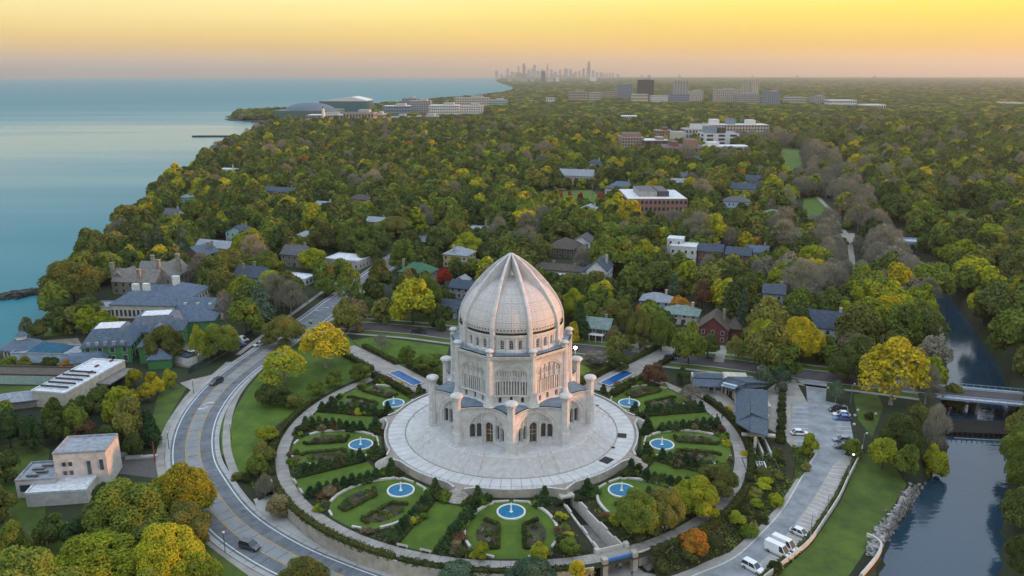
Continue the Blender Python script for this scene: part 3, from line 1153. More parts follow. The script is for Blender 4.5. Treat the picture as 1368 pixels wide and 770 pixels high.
def drape(name, poly, dz, m, parent=None, kind='structure', hfun=None):
    """a sheet cut along the ground's own grid and laid dz above it"""
    if hfun is None and name not in ('front_lawns', 'verge_lawn', 'estate_lawn'):
        DRAPED.append([(p[0], p[1]) for p in poly])
    bm = bmesh.new()
    if isinstance(poly, Strip):
        h = len(poly) // 2
        vs_ = [bm.verts.new((x, y, 0)) for x, y in poly]
        for i in range(h - 1):
            bm.faces.new((vs_[i], vs_[i + 1], vs_[2 * h - 2 - i], vs_[2 * h - 1 - i]))
        bmesh.ops.triangulate(bm, faces=bm.faces[:])
    else:
        cv, _, cf = delaunay_2d_cdt([Vector(p) for p in poly], [], [list(range(len(poly)))], 1, 1e-4)[:3]
        vs_ = [bm.verts.new((v.x, v.y, 0)) for v in cv]
        for f in cf:
            bm.faces.new([vs_[i] for i in f])
    x0, x1 = min(p[0] for p in poly), max(p[0] for p in poly)
    y0, y1 = min(p[1] for p in poly), max(p[1] for p in poly)
    for lines, no, k in ((GX, (1, 0, 0), 0), (GY, (0, 1, 0), 1)):
        lo, hi = (x0, x1) if k == 0 else (y0, y1)
        for c in lines:
            if lo < c < hi:
                co = (c, 0, 0) if k == 0 else (0, c, 0)
                bmesh.ops.bisect_plane(bm, geom=bm.verts[:] + bm.edges[:] + bm.faces[:], plane_co=co, plane_no=no, dist=1e-5)
    hf = hfun or G
    for v in bm.verts:
        v.co.z = hf(v.co.x, v.co.y) + dz
    bm.normal_update()
    bmesh.ops.reverse_faces(bm, faces=[f for f in bm.faces if f.normal.z < 0])
    me = bpy.data.meshes.new(name)
    bm.to_mesh(me)
    bm.free()
    me.materials.append(m)
    o = link(name, me, parent)
    return tag(o, kind=kind) if kind else o


def smooth(pts, k=6):
    out = []
    n = len(pts)
    for i in range(n - 1):
        p0, p1, p2, p3 = pts[max(i - 1, 0)], pts[i], pts[i + 1], pts[min(i + 2, n - 1)]
        for j in range(k):
            t = j / k
            out.append(tuple(0.5 * (2 * b + (c - a) * t + (2 * a - 5 * b + 4 * c - d) * t * t + (3 * b - a - 3 * c + d) * t ** 3) for a, b, c, d in zip(p0, p1, p2, p3)))
    out.append(pts[-1])
    return out


def offset(path, d):
    """path shifted to its left by d"""
    out = []
    for i, p in enumerate(path):
        a, b = path[max(i - 1, 0)], path[min(i + 1, len(path) - 1)]
        tx, ty = b[0] - a[0], b[1] - a[1]
        L = math.hypot(tx, ty) or 1
        out.append((p[0] - ty / L * d, p[1] + tx / L * d))
    return out


class Strip(list):
    pass


def ribbon(path, a, b):
    return Strip(offset(path, a) + offset(path, b)[::-1])


def wall_along(path, w, h, zf=None, dz=0.0, mb=None):
    mb = mb or MB()
    zf = zf or G
    for p, q in zip(path, path[1:]):
        mb.bar((p[0], p[1], zf(p[0], p[1]) + dz + h), (q[0], q[1], zf(q[0], q[1]) + dz + h), w, h + 0.02)
    return mb


def px(pts):
    return [PG(*p)[:2] for p in pts]


LAWN = mat('mown_lawn', (0.088, 0.148, 0.013), 0.9, scale=0.22, col2=(0.046, 0.086, 0.009), detail=8, bump=0.3, bscale=8)
LAWN2 = mat('rough_lawn', (0.082, 0.122, 0.016), 0.9, scale=0.16, col2=(0.036, 0.058, 0.011), detail=9, bump=0.3, bscale=6)
MULCH = mat('mulch', (0.040, 0.042, 0.020), 0.95, scale=0.5, col2=(0.020, 0.020, 0.011), detail=8)
CONC = mat('concrete', (0.30, 0.28, 0.25), 0.85, 0.12, 0.3)
CONC_L = mat('light_concrete', (0.37, 0.365, 0.35), 0.85, 0.10, 0.15)
TAN = mat('tan_concrete', (0.40, 0.36, 0.30), 0.85, 0.12, 0.5)
ASPH = mat('road_asphalt', (0.148, 0.160, 0.178), 0.85, 0.14, 0.35)
ASPHD = mat('dark_asphalt', (0.085, 0.075, 0.075), 0.9, 0.12, 0.25)
WHITEP = mat('white_paint', (0.60, 0.60, 0.60), 0.7, 0.10, 2)
YELLOWP = mat('yellow_paint', (0.42, 0.28, 0.07), 0.7, 0.15, 2)
POOLW = mat('pool_water', (0.022, 0.165, 0.29), 0.25, 0.16, 1.6, 0.3, bscale=3, spec=0.12)
POOLD = mat('pool_water_deep', (0.012, 0.09, 0.27), 0.2, 0.06, 0.6, 0.3, bscale=3, spec=0.15)
FOAM = mat('white_foam', (0.78, 0.82, 0.85), 0.6, 0.05, 3)
cx, cy = TC


def pol(az, r):
    a = R(az)
    return (cx + r * math.sin(a), cy - r * math.cos(a))


def loc(az, t, u):
    """local garden frame: u outward, t sideways"""
    a = R(az)
    return (cx + t * math.cos(a) + u * math.sin(a), cy + t * math.sin(a) - u * math.cos(a))


def flat(x, y):
    return 0.0


# garden plateau, open where the sunken drive passes at azimuth 20
def ring_mesh(name, rings, a0, a1, step, m, zf, skip=None):
    mb = MB()
    na = int(round((a1 - a0) / step)) + 1
    for r in rings:
        for i in range(na):
            x, y = pol(a0 + i * step, r)
            mb.v.append((x, y, zf(x, y, r)))
    for j in range(len(rings) - 1):
        for i in range(na - 1):
            if skip and skip(a0 + (i + 0.5) * step, (rings[j] + rings[j + 1]) / 2):
                continue
            mb.f.append((j * na + i, j * na + i + 1, (j + 1) * na + i + 1, (j + 1) * na + i))
            mb.mi.append(0)
    o = mb.build(name, m)
    return tag(o, kind='structure')


DRV = (18.2, 22.8)
ring_mesh('garden_beds', [32, 36, 40, 44, 48, 52, 56, 57.2, 60.4, 61.9], -180 + 0.2, 180.2, 0.2 * 4, MULCH, lambda x, y, r: 0.03,
          lambda a, r: DRV[0] - 0.3 < a < DRV[1] + 0.3 and r < 56.5)


RMAX = [(26, 66), (34, 66.5), (46, 66.5), (60, 68.0), (74, 73), (84, 76), (96, 74), (112, 70)]


def rmax(az):
    return interp(az, RMAX) if az > 26 else 66.0


def bank_z(x, y, r):
    k = sstep(61.8, rmax(math.degrees(math.atan2(x - cx, cy - y))), r)
    return 0.02 * (1 - k) + (G(x, y) - 0.03) * k


def bank_skip(a, r):
    return -62 < a < 27 or (-112 < a <= -62 and r > 64.5)


def bank_mesh():
    mb = MB()
    na = 181
    fr = [0, 0.2, 0.4, 0.6, 0.8, 1.0]
    for f in fr:
        for i in range(na):
            az = -180 + 2 * i
            r = 61.8 + f * (rmax(az) - 61.8)
            x, y = pol(az, r)
            mb.v.append((x, y, bank_z(x, y, r)))
    for j in range(len(fr) - 1):
        for i in range(na - 1):
            if bank_skip(-179 + 2 * i, 62):
                continue
            mb.f.append((j * na + i, j * na + i + 1, (j + 1) * na + i + 1, (j + 1) * na + i))
            mb.mi.append(0)
    tag(mb.build('planted_bank', MULCH), kind='structure')


bank_mesh()


def ringpoly(a0, a1, r0, r1, st=2.0):
    n = max(2, int(abs(a1 - a0) / st))
    return [pol(a0 + (a1 - a0) * i / n, r0) for i in range(n + 1)] + [pol(a1 + (a0 - a1) * i / n, r1) for i in range(n + 1)]


# the ring walk is a circle of concrete flags, each a slab of its own
WALK = thing('ring_walk', 'pale concrete walk circling the whole garden outside the fountain lawns', 'path', (cx, cy, 0))
fl = MB().lathe([(57.35, 0.0), (57.35, 0.07), (60.3, 0.07), (60.3, 0.0)], 2, a0=R(-0.97), a1=R(0.97)).mesh('flagstone', CONC)
for i in range(-66, 67):
    link('flagstone', fl, WALK, rz=R(2 * i + 1))

UNITS = {0: 'front', -40: 'front left', 40: 'front right', -80: 'middle left', 80: 'middle right', -120: 'back left', 120: 'back right', -160: 'rear left', 160: 'rear right'}
WHITEW = mat('white_garden_wall', (0.50, 0.47, 0.42), 0.8, 0.08, 1.0)
half = [(4.5, 34.2), (5.6, 36.5), (7.6, 39.5), (9.0, 43), (9.6, 46.5), (9.3, 50), (8.0, 53), (5.6, 55.4), (3.2, 56.6)]
oval = smooth([(-t, u) for t, u in half], 3) + smooth([(t, u) for t, u in reversed(half)], 3)
rim = MB().lathe([(2.8, 0.02), (2.8, 0.34), (2.85, 0.40), (3.15, 0.40), (3.2, 0.34), (3.2, 0.0)], 40).mesh('basin_rim', mat('white_rim', (0.66, 0.64, 0.60), 0.6, 0.05, 2))
wat = MB().lathe([(2.82, 0.26), (0.0, 0.26)], 40).mesh('basin_water', POOLW)
jt = MB()
jt.lathe([(0.42, 0.25), (0.34, 0.32), (0.20, 0.5), (0.18, 1.2), (0.17, 1.9), (0.10, 2.3), (0.0, 2.45)], 10)
jet = jt.mesh('water_jet', FOAM, smooth=True)


def unit(az):
    nm = UNITS[az]
    drape('garden_lawn', [loc(az, t, u) for t, u in oval], 0.06, LAWN, hfun=flat)
    x, y = loc(az, 0, 39.4)
    f = thing('fountain', f'round blue fountain with white rim and single jet on the {nm} garden lawn', 'fountain', (x, y, 0), R(az), 'fountains round the temple')
    link('basin_rim', rim, f)
    link('basin_water', wat, f)
    link('water_jet', jet, f)
    for s, side in ((-1, 'left'), (1, 'right')):
        if abs(az) == 160:
            continue
        w = thing('garden_wall', f'low white curved wall along the {"near" if (az < -60 and s < 0) or (az > 60 and s > 0) else "far" if abs(az) > 60 else side} side of the {nm} fountain lawn', 'garden wall', (*loc(az, 0, 45), 0), R(az), 'white walls round the fountain lawns')
        p = smooth([(s * t, -(u - 45)) for t, u in ((5.4, 36.4), (5.9, 37.3), (7.7, 39.6), (9.15, 43), (9.75, 46.5), (9.45, 50), (8.3, 52.8))], 4)
        wall_along(p, 0.6, 0.5, flat, 0, MB()).build('curved_wall', WHITEW, w)
        wall_along([(s * 5.4, -10.5), (s * 3.4, -11.3)], 0.5, 0.45, flat, 0, MB()).build('end_wall', WHITEW, w)
        wall_along([(s * 5.4, 8.6), (s * 4.2, 8.9), (s * 4.0, 9.7), (s * 0.5, 10.1)], 0.4, 0.42, flat, 0, MB()).build('step_kerb', WHITEW, w)


for az in UNITS:
    unit(az)


# ------------------------------------------------------------------ hedges and shrubs
def quads(name, pos, d, leaf, m, rng, tri=None, spread=0.5):
    n = len(pos)
    nor = d * 0.6 + rng.normal(size=(n, 3)) * spread * 0.8 + np.array([0, 0, 0.2])
    nor /= np.linalg.norm(nor, axis=1, keepdims=True)
    t = np.cross(nor, rng.normal(size=(n, 3)))
    t /= np.linalg.norm(t, axis=1, keepdims=True) + 1e-9
    b = np.cross(nor, t)
    s = leaf * rng.uniform(0.6, 1.25, (n, 1))
    v = np.stack([pos - t * s - b * s * 0.25, pos - b * s * 0.7, pos + t * s + b * s * 0.2, pos + b * s * 0.75], 1).reshape(-1, 3)
    mb = MB()
    mb.v = v.tolist()
    mb.f = [(4 * i, 4 * i + 1, 4 * i + 2, 4 * i + 3) for i in range(n)]
    mb.mi = [0] * n
    if tri:
        mb.add(*tri)
    return mb.mesh(name, m, recalc=False)


def hedge(path, w, h, colour, label, zf=flat, group=None, leaf=0.17, dens=26, lumpy=0.12, closed=False, name='hedge', cat='hedge'):
    rng = np.random.default_rng(len(TREES) + int(abs(path[0][0]) * 10))
    pos, d = [], []
    core = MB()
    for p, q in zip(path, path[1:]):
        L = math.hypot(q[0] - p[0], q[1] - p[1])
        if L < 1e-3:
            continue
        n = int(L * (w + 2 * h) * dens)
        tx, ty = (q[0] - p[0]) / L, (q[1] - p[1]) / L
        per = rng.uniform(0, w + 2 * h, n)
        s = rng.uniform(0, L, n)
        side = np.where(per < h, -w / 2, np.where(per > h + w, w / 2, per - h - w / 2))
        up = np.where(per < h, per, np.where(per > h + w, per - h - w, h))
        bul = 1 + lumpy * np.sin(s * 1.9 + p[0]) + rng.normal(size=n) * 0.06
        side, up = side * bul, up * bul
        z0 = np.array([zf(p[0] + (q[0] - p[0]) * k / L, p[1] + (q[1] - p[1]) * k / L) for k in s]) if zf is not flat else 0
        pos.append(np.stack([p[0] + tx * s - ty * side, p[1] + ty * s + tx * side, up + z0], 1))
        dn = np.where(up > h * 0.97, 0, np.sign(side))
        d.append(np.stack([-ty * dn, tx * dn, (up > h * 0.97) * 1.0], 1))
        core.bar((p[0], p[1], zf(*p) + h * 0.86), (q[0], q[1], zf(*q) + h * 0.86), w * 0.82, h * 0.9)
    me = quads('hedge', np.concatenate(pos), np.concatenate(d), leaf, LEAF[colour], rng, (core.v, core.f))
    c = np.array(path).mean(0)
    off = Vector((c[0], c[1], zf(*c)))
    me.transform(Matrix.Translation(-off))
    o = link(name, me, loc=off)
    return tag(o, label, cat, group)


SHRUB = [crown_mesh('foliage', 200 + i, 1.2, 1.9, 0.0, 9, 420, 0.17, core=0.85, lobe_r=(0.38, 0.55)) for i in range(4)]
SHRUB_BIG = [crown_mesh('foliage', 210 + i, 2.6, 4.2, 0.0, 14, 1500, 0.24, core=0.82, lobe_r=(0.32, 0.5)) for i in range(3)]
CONELET = [crown_mesh('foliage', 220 + i, 1.0, 4.0, 0.05, 14, 620, 0.20, shape='cone', core=0.75) for i in range(3)]
_sh = 0


def shrub(x, y, rad, h, colour, label, group=None, z=0.0, shape='shrub', name=None):
    global _sh
    _sh += 1
    lib, r0, h0 = {'shrub': (SHRUB, 1.3, 2.0), 'big': (SHRUB_BIG, 2.8, 4.4), 'cone': (CONELET, 1.0, 4.2)}[shape]
    o = link(name or ('small_conifer' if shape == 'cone' else 'shrub'), colour_mesh(lib[_sh % len(lib)], LEAF[colour]), loc=(x, y, z), rz=_sh * 1.7, scale=(rad / r0, rad / r0, h / h0))
    return tag(o, label, 'conifer' if shape == 'cone' else 'shrub', group)


BEDS = {}


def bed_plant(x, y, rad, h, colour):
    rng = np.random.default_rng(int(abs(x * 91 + y * 37)) % 99991)
    d = rng.normal(size=(90, 3))
    d /= np.linalg.norm(d, axis=1, keepdims=True)
    d[:, 2] = abs(d[:, 2])
    BEDS.setdefault(colour, []).append((d * np.array([rad, rad, h]) * rng.uniform(0.55, 1.05, (90, 1)) + np.array([x, y, 0.08]), d))


def garden_planting():
    rs = random.Random(5)
    for az, nm in UNITS.items():
        if abs(az) == 160:
            continue
        # conifers and dark planting against the terrace wall
        for s in (-1, 1):
            if az == 40 and s == -1:
                pass
            x, y = loc(az, s * 7.4, 35.6)
            shrub(x, y, 1.45, 4.6, 'conifer', f'dark upright conifer at the terrace wall, {"left" if s < 0 else "right"} of the {nm} fountain', 'conifers at the terrace wall', shape='cone')
            for k in range(5):
                t, u = s * rs.uniform(5.2, 11.0), rs.uniform(34.6, 37.0)
                x, y = loc(az, t, u)
                shrub(x, y, rs.uniform(1.1, 1.9), rs.uniform(1.3, 2.5), rs.choice(['dark shrub', 'green shrub', 'dark shrub', 'conifer']), f'rounded shrub against the terrace wall beside the {nm} fountain', 'shrubs along the terrace wall')
            # parterre bed: hedge frame round flowers
            fr = [(2.7, 44.6), (2.7, 53.2), (5.0, 53.2)]
            if abs(az) in (80, 120):
                fr = [(2.4, 43.5), (2.6, 53.0), (3.6, 54.0)]
            hedge([loc(az, s * t, u) for t, u in ([(5.8, 42.6)] + fr)], 0.75, 0.75, 'dark shrub', f'low clipped dark hedge framing the {"left" if s < 0 else "right"} flower bed of the {nm} garden', group='clipped bed hedges')
            b = smooth([(s * t, u) for t, u in ((3.2, 45.5), (4.2, 43.8), (6.0, 43.6), (7.2, 46), (7.2, 49.5), (6, 52), (3.6, 52.6), (3.2, 49))], 3)
            drape('flower_bed', [loc(az, t, u) for t, u in b], 0.085, mat('bed_soil', (0.075, 0.055, 0.035), 0.95, scale=0.8, col2=(0.030, 0.034, 0.016)), hfun=flat)
            cols = ['green shrub', 'dark shrub', 'blue-green', 'green shrub', 'yellow-green', 'grey', 'brown'] if az in (0, -40, -80) else ['dark shrub', 'grey', 'grey', 'purple', 'green shrub']
            for k in range(9):
                t, u = s * rs.uniform(3.7, 6.6), rs.uniform(44.6, 51.9)
                x, y = loc(az, t, u)
                bed_plant(x, y, rs.uniform(0.6, 1.1), rs.uniform(0.5, 1.0), rs.choice(cols))
            # planting outside the oval wall
            for k in range(9):
                t, u = s * rs.uniform(9.9, 12.2), rs.uniform(41, 55.5)
                if u < 44 and abs(t) > 11.5:
                    continue
                x, y = loc(az, t * (0.75 + 0.25 * (u - 33) / 22) if u < 42 else t, u)
                if az == 0 and s == 1 and math.degrees(math.atan2(x - cx, cy - y)) > 16.3:
                    continue
                if az == 40 and s == -1 and math.degrees(math.atan2(x - cx, cy - y)) < 24.5:
                    continue
                shrub(x, y, rs.uniform(1.1, 2.1), rs.uniform(1.2, 2.7), rs.choice(['green shrub', 'dark shrub', 'dark shrub', 'brown', 'yellow-green', 'purple']), f'bushy shrub outside the curved wall of the {nm} fountain lawn', 'shrubs outside the garden walls')
        for k in range(7):
            t, u = rs.uniform(-9, 9), rs.uniform(55.2, 56.8)
            if abs(t) < 2.2:
                continue
            x, y = loc(az, t, u)
            shrub(x, y, rs.uniform(0.9, 1.5), rs.uniform(1.0, 2.0), rs.choice(['green shrub', 'dark shrub', 'yellow-green', 'brown']), f'leafy shrub between the {nm} garden and the ring walk', 'shrubs along the ring walk')
    # grass alleys between the gardens, with clipped conifer rows on both sides
    names = {-20: 'front left', -60: 'lower left', -100: 'upper left', 60: 'lower right', 100: 'upper right'}
    stair = MB()
    for i in range(8):
        rr = 0.9 + 0.36 * i
        z = 1.85 - 0.23 * i
        stair.lathe([(0.01, z), (rr, z), (rr, z - 0.26)], 14, c=(0, 0.6), a0=R(-95), a1=R(95))
    stairm = stair.mesh('garden_steps', mat('tan_stone', (0.42, 0.38, 0.33), 0.85, 0.15, 1.0))
    for az, nm in names.items():
        drape('grass_alley', [loc(az, t, u) for t, u in ((-3.8, 38.6), (3.8, 38.6), (3.8, 56.8), (-3.8, 56.8))], 0.05, LAWN, hfun=flat)
        x, y = loc(az, 0, 35.2)
        st = link('garden_steps', stairm, loc=(x, y, 0), rz=R(az))
        tag(st, f'fan of tan stone steps from the terrace down to the {nm} grass alley', 'steps', 'garden steps')
        for s in (-1, 1):
            side = 'left' if s < 0 else 'right'
            for k in range(9):
                u = 40 + 15.6 * k / 8
                x, y = loc(az, s * 5.5, u)
                shrub(x, y, 1.3, rs.uniform(2.7, 3.7), 'conifer', f'small dark conifer in the row on the {side} of the {nm} grass alley', f'conifers along the {nm} grass alley', shape='cone')
            hedge([loc(az, s * 4.35, 40), loc(az, s * 4.35, 56.4)], 0.8, 0.7, 'dark shrub', f'low dark hedge on the {side} edge of the {nm} grass alley', group='alley hedges')
            # white bench at the outer end
            x, y = loc(az, s * 2.6, 56.95)
            b = thing('park_bench', f'white slatted bench facing the {nm} grass alley, {side} one of two', 'bench', (x, y, 0.07), R(az), 'white benches on the ring walk')
            for q in range(3):
                MB().box((0, -0.12 - 0.2 * q + 0.25, 0.46), (2.3, 0.15, 0.05)).build('seat_slat', WHITEW, b)
            for q in range(3):
                MB().box((0, -0.42, 0.6 + 0.17 * q), (2.3, 0.05, 0.11)).build('back_slat', WHITEW, b)
            for q in (-1, 1):
                MB().box((q * 1.0, -0.05, 0.22), (0.08, 0.6, 0.44)).build('leg', WHITEW, b)
    # ring hedges outside the walk
    for a0, a1, lab, ht in ((-63, -22, 'long dark hedge on top of the road wall, left of the front fountain', 1.3), (-21, 12, 'low dark hedge between the ring walk and the front bushes', 1.0),
                            (27, 62, 'broad dark hedge curving beside the ring walk above the parking lot', 1.5), (64, 112, 'clipped dark hedge between the ring walk and the low blue roofs', 1.6), (-112, -68, 'dark hedge along the ring walk beside the west lawn', 1.2)):
        hedge([pol(a0 + (a1 - a0) * i / 16, 61.4 if abs(a0) != 27 else 61.8) for i in range(17)], 1.4, ht, 'dark shrub', lab.replace('west', 'open left'), dens=16, leaf=0.22)


garden_planting()
for c_, l_ in BEDS.items():
    me_ = quads('bedding_plants', np.concatenate([a for a, b in l_]), np.concatenate([b for a, b in l_]), 0.16, LEAF[c_], np.random.default_rng(4))
    tag(link('bedding_plants', me_), f'{c_.replace(" shrub", "").replace("-", " ")} flowers and low plants filling the hedge framed garden beds', 'bedding plants', kind='stuff')

# two long pools on the diagonal paths behind the temple
for az, side in ((-140, 'left'), (140, 'right')):
    p = thing('long_pool', f'long blue pool in a pale stone rim on the path behind the temple, {side} one', 'pool', (*pol(az, 51.5), 0.0), R(az), 'long pools behind the temple')
    MB().add([(x, y, 0.22) for x, y in ((-1.7, -6.8), (1.7, -6.8), (1.7, 6.8), (-1.7, 6.8))], [(0, 1, 2, 3)]).build('pool_water', POOLD, p)
    rm = MB()
    for a, b in (((-2, -7.1), (2, -7.1)), ((-2, 7.1), (2, 7.1))):
        rm.bar((*a, 0.38), (*b, 0.38), 0.6, 0.4)
    for a, b in (((-2, -6.8), (-2, 6.8)), ((2, -6.8), (2, 6.8))):
        rm.bar((*a, 0.377), (*b, 0.377), 0.6, 0.4)
    rm.build('pool_rim', mat('tan_stone', (0.42, 0.38, 0.33), 0.85, 0.15, 1.0), p)
    drape('garden_path', [loc(az, t, u) for t, u in ((-4.6, 36), (4.6, 36), (5.0, 61), (3.4, 90), (-3.4, 90), (-5.0, 61))], 0.06, CONC, hfun=flat)
    for s in (-1, 1):
        hedge([loc(az, s * 6.6, 38), loc(az, s * 6.6, 60)], 2.0, 1.7, 'dark shrub', f'tall dark hedge on the {"outer" if s * az < 0 else "inner"} side of the {side} long pool', group='hedges beside the long pools', dens=14, leaf=0.22)
        hedge([loc(az, s * 4.6, 64), loc(az, s * 4.6, 86)], 1.6, 1.5, 'dark shrub', f'dark clipped hedge on the {"outer" if s * az < 0 else "inner"} side of the path beyond the {side} long pool', group='hedges beside the diagonal paths', dens=14, leaf=0.22)

# retaining wall along the road, of separate concrete panels
RW = thing('retaining_wall', 'tan concrete panel wall holding up the garden beside the curved road', 'retaining wall', (cx, cy, 0))
rwp = MB()
a = R(1.48)
rwp.lathe([(61.75, -3.6), (61.75, 0.35), (62.15, 0.35), (62.15, -3.6)], 1, a0=-a / 1, a1=a / 1)
rwm = rwp.mesh('wall_panel', TAN)
for i in range(27):
    link('wall_panel', rwm, RW, rz=R(-66 + 3 * i + 1.5))

# sunken drive and the bridge that carries the ring walk over it
drape('sunken_drive', [pol(18.1, 32.5), pol(22.9, 32.5), pol(22.9, 57), pol(24.5, 62), pol(25.5, 70), pol(17.5, 70), pol(17.8, 62), pol(18.1, 57)], 0.04, mat('worn_concrete', (0.20, 0.19, 0.175), 0.9, 0.2, 0.6), hfun=lambda x, y: min(G(x, y), -2.6))
dw = thing('drive_wall', 'stepped white walls lining the sunken drive right of the front fountain', 'wall', (*pol(20.5, 45), -2.6))
o = Vector((*pol(20.5, 45), -2.6))
for az_, sgn in ((17.9, -1), (23.1, 1)):
    for k in range(8):
        r0_, r1_ = 33.5 + 2.95 * k, 33.5 + 2.95 * (k + 1)
        A, B = pol(az_, r0_), pol(az_, r1_ - 0.04)
        hh = 3.4 if k in (2, 5, 7) else 2.95
        MB().bar((A[0] - o.x, A[1] - o.y, hh), (B[0] - o.x, B[1] - o.y, hh), 0.4, hh + 0.5).build('wall_section', WHITEW, dw)
tp = thing('tunnel_portal', 'dark tunnel mouth in the terrace wall at the head of the sunken drive', 'tunnel portal', (*pol(20.5, 34), -2.6), R(20.5))
for s in (-1, 1):
    MB().box((s * 1.5, -1.6, 1.6), (0.4, 1.6, 3.9)).build('portal_jamb', WHITEW, tp)
MB().box((0, -1.6, 3.3), (2.6, 1.6, 0.5)).build('portal_lintel', WHITEW, tp)
MB().box((0, -0.9, 1.4), (2.6, 0.1, 3.6)).build('tunnel_shade_panel', mat('painted_shade', (0.05, 0.045, 0.04), 0.9), tp)  # flat dark panel, the tunnel's inner shade is only its colour
fb = thing('foot_bridge', 'pale arched bridge with blue channel carrying the ring walk over the sunken drive', 'bridge', (*pol(20.6, 58.8), 0), R(20.6))
MB().box((0, 0, -0.25), (5.6, 3.0, 0.62)).build('deck', CONC, fb)
bw = mat('blue_rail_panel', (0.06, 0.16, 0.42), 0.5, 0.1, 1.0)
MB().box((0, -1.75, 0.35), (5.4, 0.45, 0.62)).build('blue_channel', bw, fb)
MB().box((0, 1.6, 0.45), (5.6, 0.3, 0.8)).build('parapet', WHITEW, fb)
for s in (-1, 1):
    MB().box((s * 3.3, -1.9, -1.0), (1.1, 1.3, 4.2)).build('pier', TAN, fb)
    MB().box((s * 3.3, 1.5, -1.0), (0.9, 1.0, 4.2)).build('pier', WHITEW, fb)
arc_ = MB()
for k in range(8):
    a0_, a1_ = math.pi * k / 8, math.pi * (k + 1) / 8
    arc_.prism([(2.74 * math.cos(a0_), 0.75 * math.sin(a0_) - 1.3), (2.74 * math.cos(a1_), 0.75 * math.sin(a1_) - 1.3), (2.74 * math.cos(a1_), -0.45), (2.74 * math.cos(a0_), -0.45)], -2.0, -1.55)
arc_.v = [(x, z, y) for x, y, z in arc_.v]
arc_.build('arch_face', TAN, fb)
ew = thing('stair_wall', 'white wall and sloping stair with rails below the ring walk, right of the arch', 'stair', (*pol(26.5, 60.5), 0), R(26.5))
MB().prism([(-1.5, 0.1), (5.5, 0.1), (5.5, 0.5), (-1.5, 0.5)], -3.3, 0.25).build('stair_wall', WHITEW, ew)
for k in range(12):
    MB().box((5.0 - 0.5 * k, -1.0, -0.25 - 0.25 * k), (0.52, 2.0, 0.25)).build('stair_tread', CONC, ew)
sr = MB()
for s in (-0.1, -1.95):
    sr.tube([(5.2, s, 0.85), (-0.8, s, -2.1)], 0.05, 5)
    for k in range(5):
        q = Vector((5.2, s, 0.85)).lerp(Vector((-0.8, s, -2.1)), k / 4)
        sr.tube([q, q - Vector((0, 0, 1.0))], 0.04, 5)
sr.build('handrail', mat('steel_rail', (0.35, 0.36, 0.38), 0.35, 0.05, metal=0.5), ew)['kind'] = 'stuff'

# ------------------------------------------------------------------ roads, pavements, parking lot
MAIN = smooth([PG(*p)[:2] for p in [(590, 305), (560, 324), (520, 352), (486, 378), (452, 402), (418, 428), (384, 450), (350, 475), (318, 498), (292, 522), (270, 552), (258.5, 585), (259.5, 620), (274, 650), (298, 685), (327, 712), (375, 742), (432, 768), (520, 800), (640, 830)]], 6)
drape('main_road', ribbon(MAIN, -6.2, 6.2), 0.06, ASPH)
near = MAIN[40:]
drape('centre_lane', ribbon(MAIN[36:], -1.55, 1.55), 0.068, mat('concrete_lane', (0.235, 0.242, 0.25), 0.85, 0.10, 0.2))
for d, w, m_, part in ((4.7, 0.14, WHITEP, MAIN[8:]), (-4.7, 0.14, WHITEP, MAIN[8:]), (1.68, 0.10, YELLOWP, MAIN[36:]), (-1.68, 0.10, YELLOWP, MAIN[36:])):
    drape('lane_line', ribbon(part, d - w, d + w), 0.075, m_)
for d in (5.35, -5.35):
    s_ = 1 if d > 0 else -1
    drape('gutter_pavement', ribbon(MAIN[36:], d, s_ * 6.2), 0.072, CONC_L)
for s_ in (-1, 1):
    k_ = wall_along(offset(MAIN[2:], s_ * 6.35), 0.3, 0.2).build('kerb', CONC_L)
    tag(k_, kind='structure')
# dashed inner turn-lane marks and the two turn arrows
def dashes(path, d, w, a, b, m_, name):
    L, on = 0.0, True
    seg = []
    for p, q in zip(path, path[1:]):
        n = max(1, int(math.hypot(q[0] - p[0], q[1] - p[1]) / 0.5))
        for i in range(n):
            seg.append((p[0] + (q[0] - p[0]) * i / n, p[1] + (q[1] - p[1]) * i / n))
    i = 0
    while i < len(seg) - 4:
        e = min(len(seg) - 1, i + int(a / 0.5))
        drape(name, ribbon(seg[i:e + 1], d - w, d + w), 0.079, m_)
        i = e + int(b / 0.5)


dashes(MAIN[40:], 1.25, 0.09, 3.0, 7.0, YELLOWP, 'lane_dash')
dashes(MAIN[40:], -1.25, 0.09, 3.0, 7.0, YELLOWP, 'lane_dash')


def arrow(x, y, ang, flip=1):
    pts = [(-0.12, -1.6), (0.12, -1.6), (0.12, 0.2), (0.9, 0.6), (0.9, 0.2), (1.5, 0.9), (0.9, 1.6), (0.9, 1.1), (-0.12, 0.6)]
    ca, sa = math.cos(ang), math.sin(ang)
    drape('turn_arrow', [(x + flip * a * ca - b * sa, y + flip * a * sa + b * ca) for a, b in pts], 0.082, WHITEP)


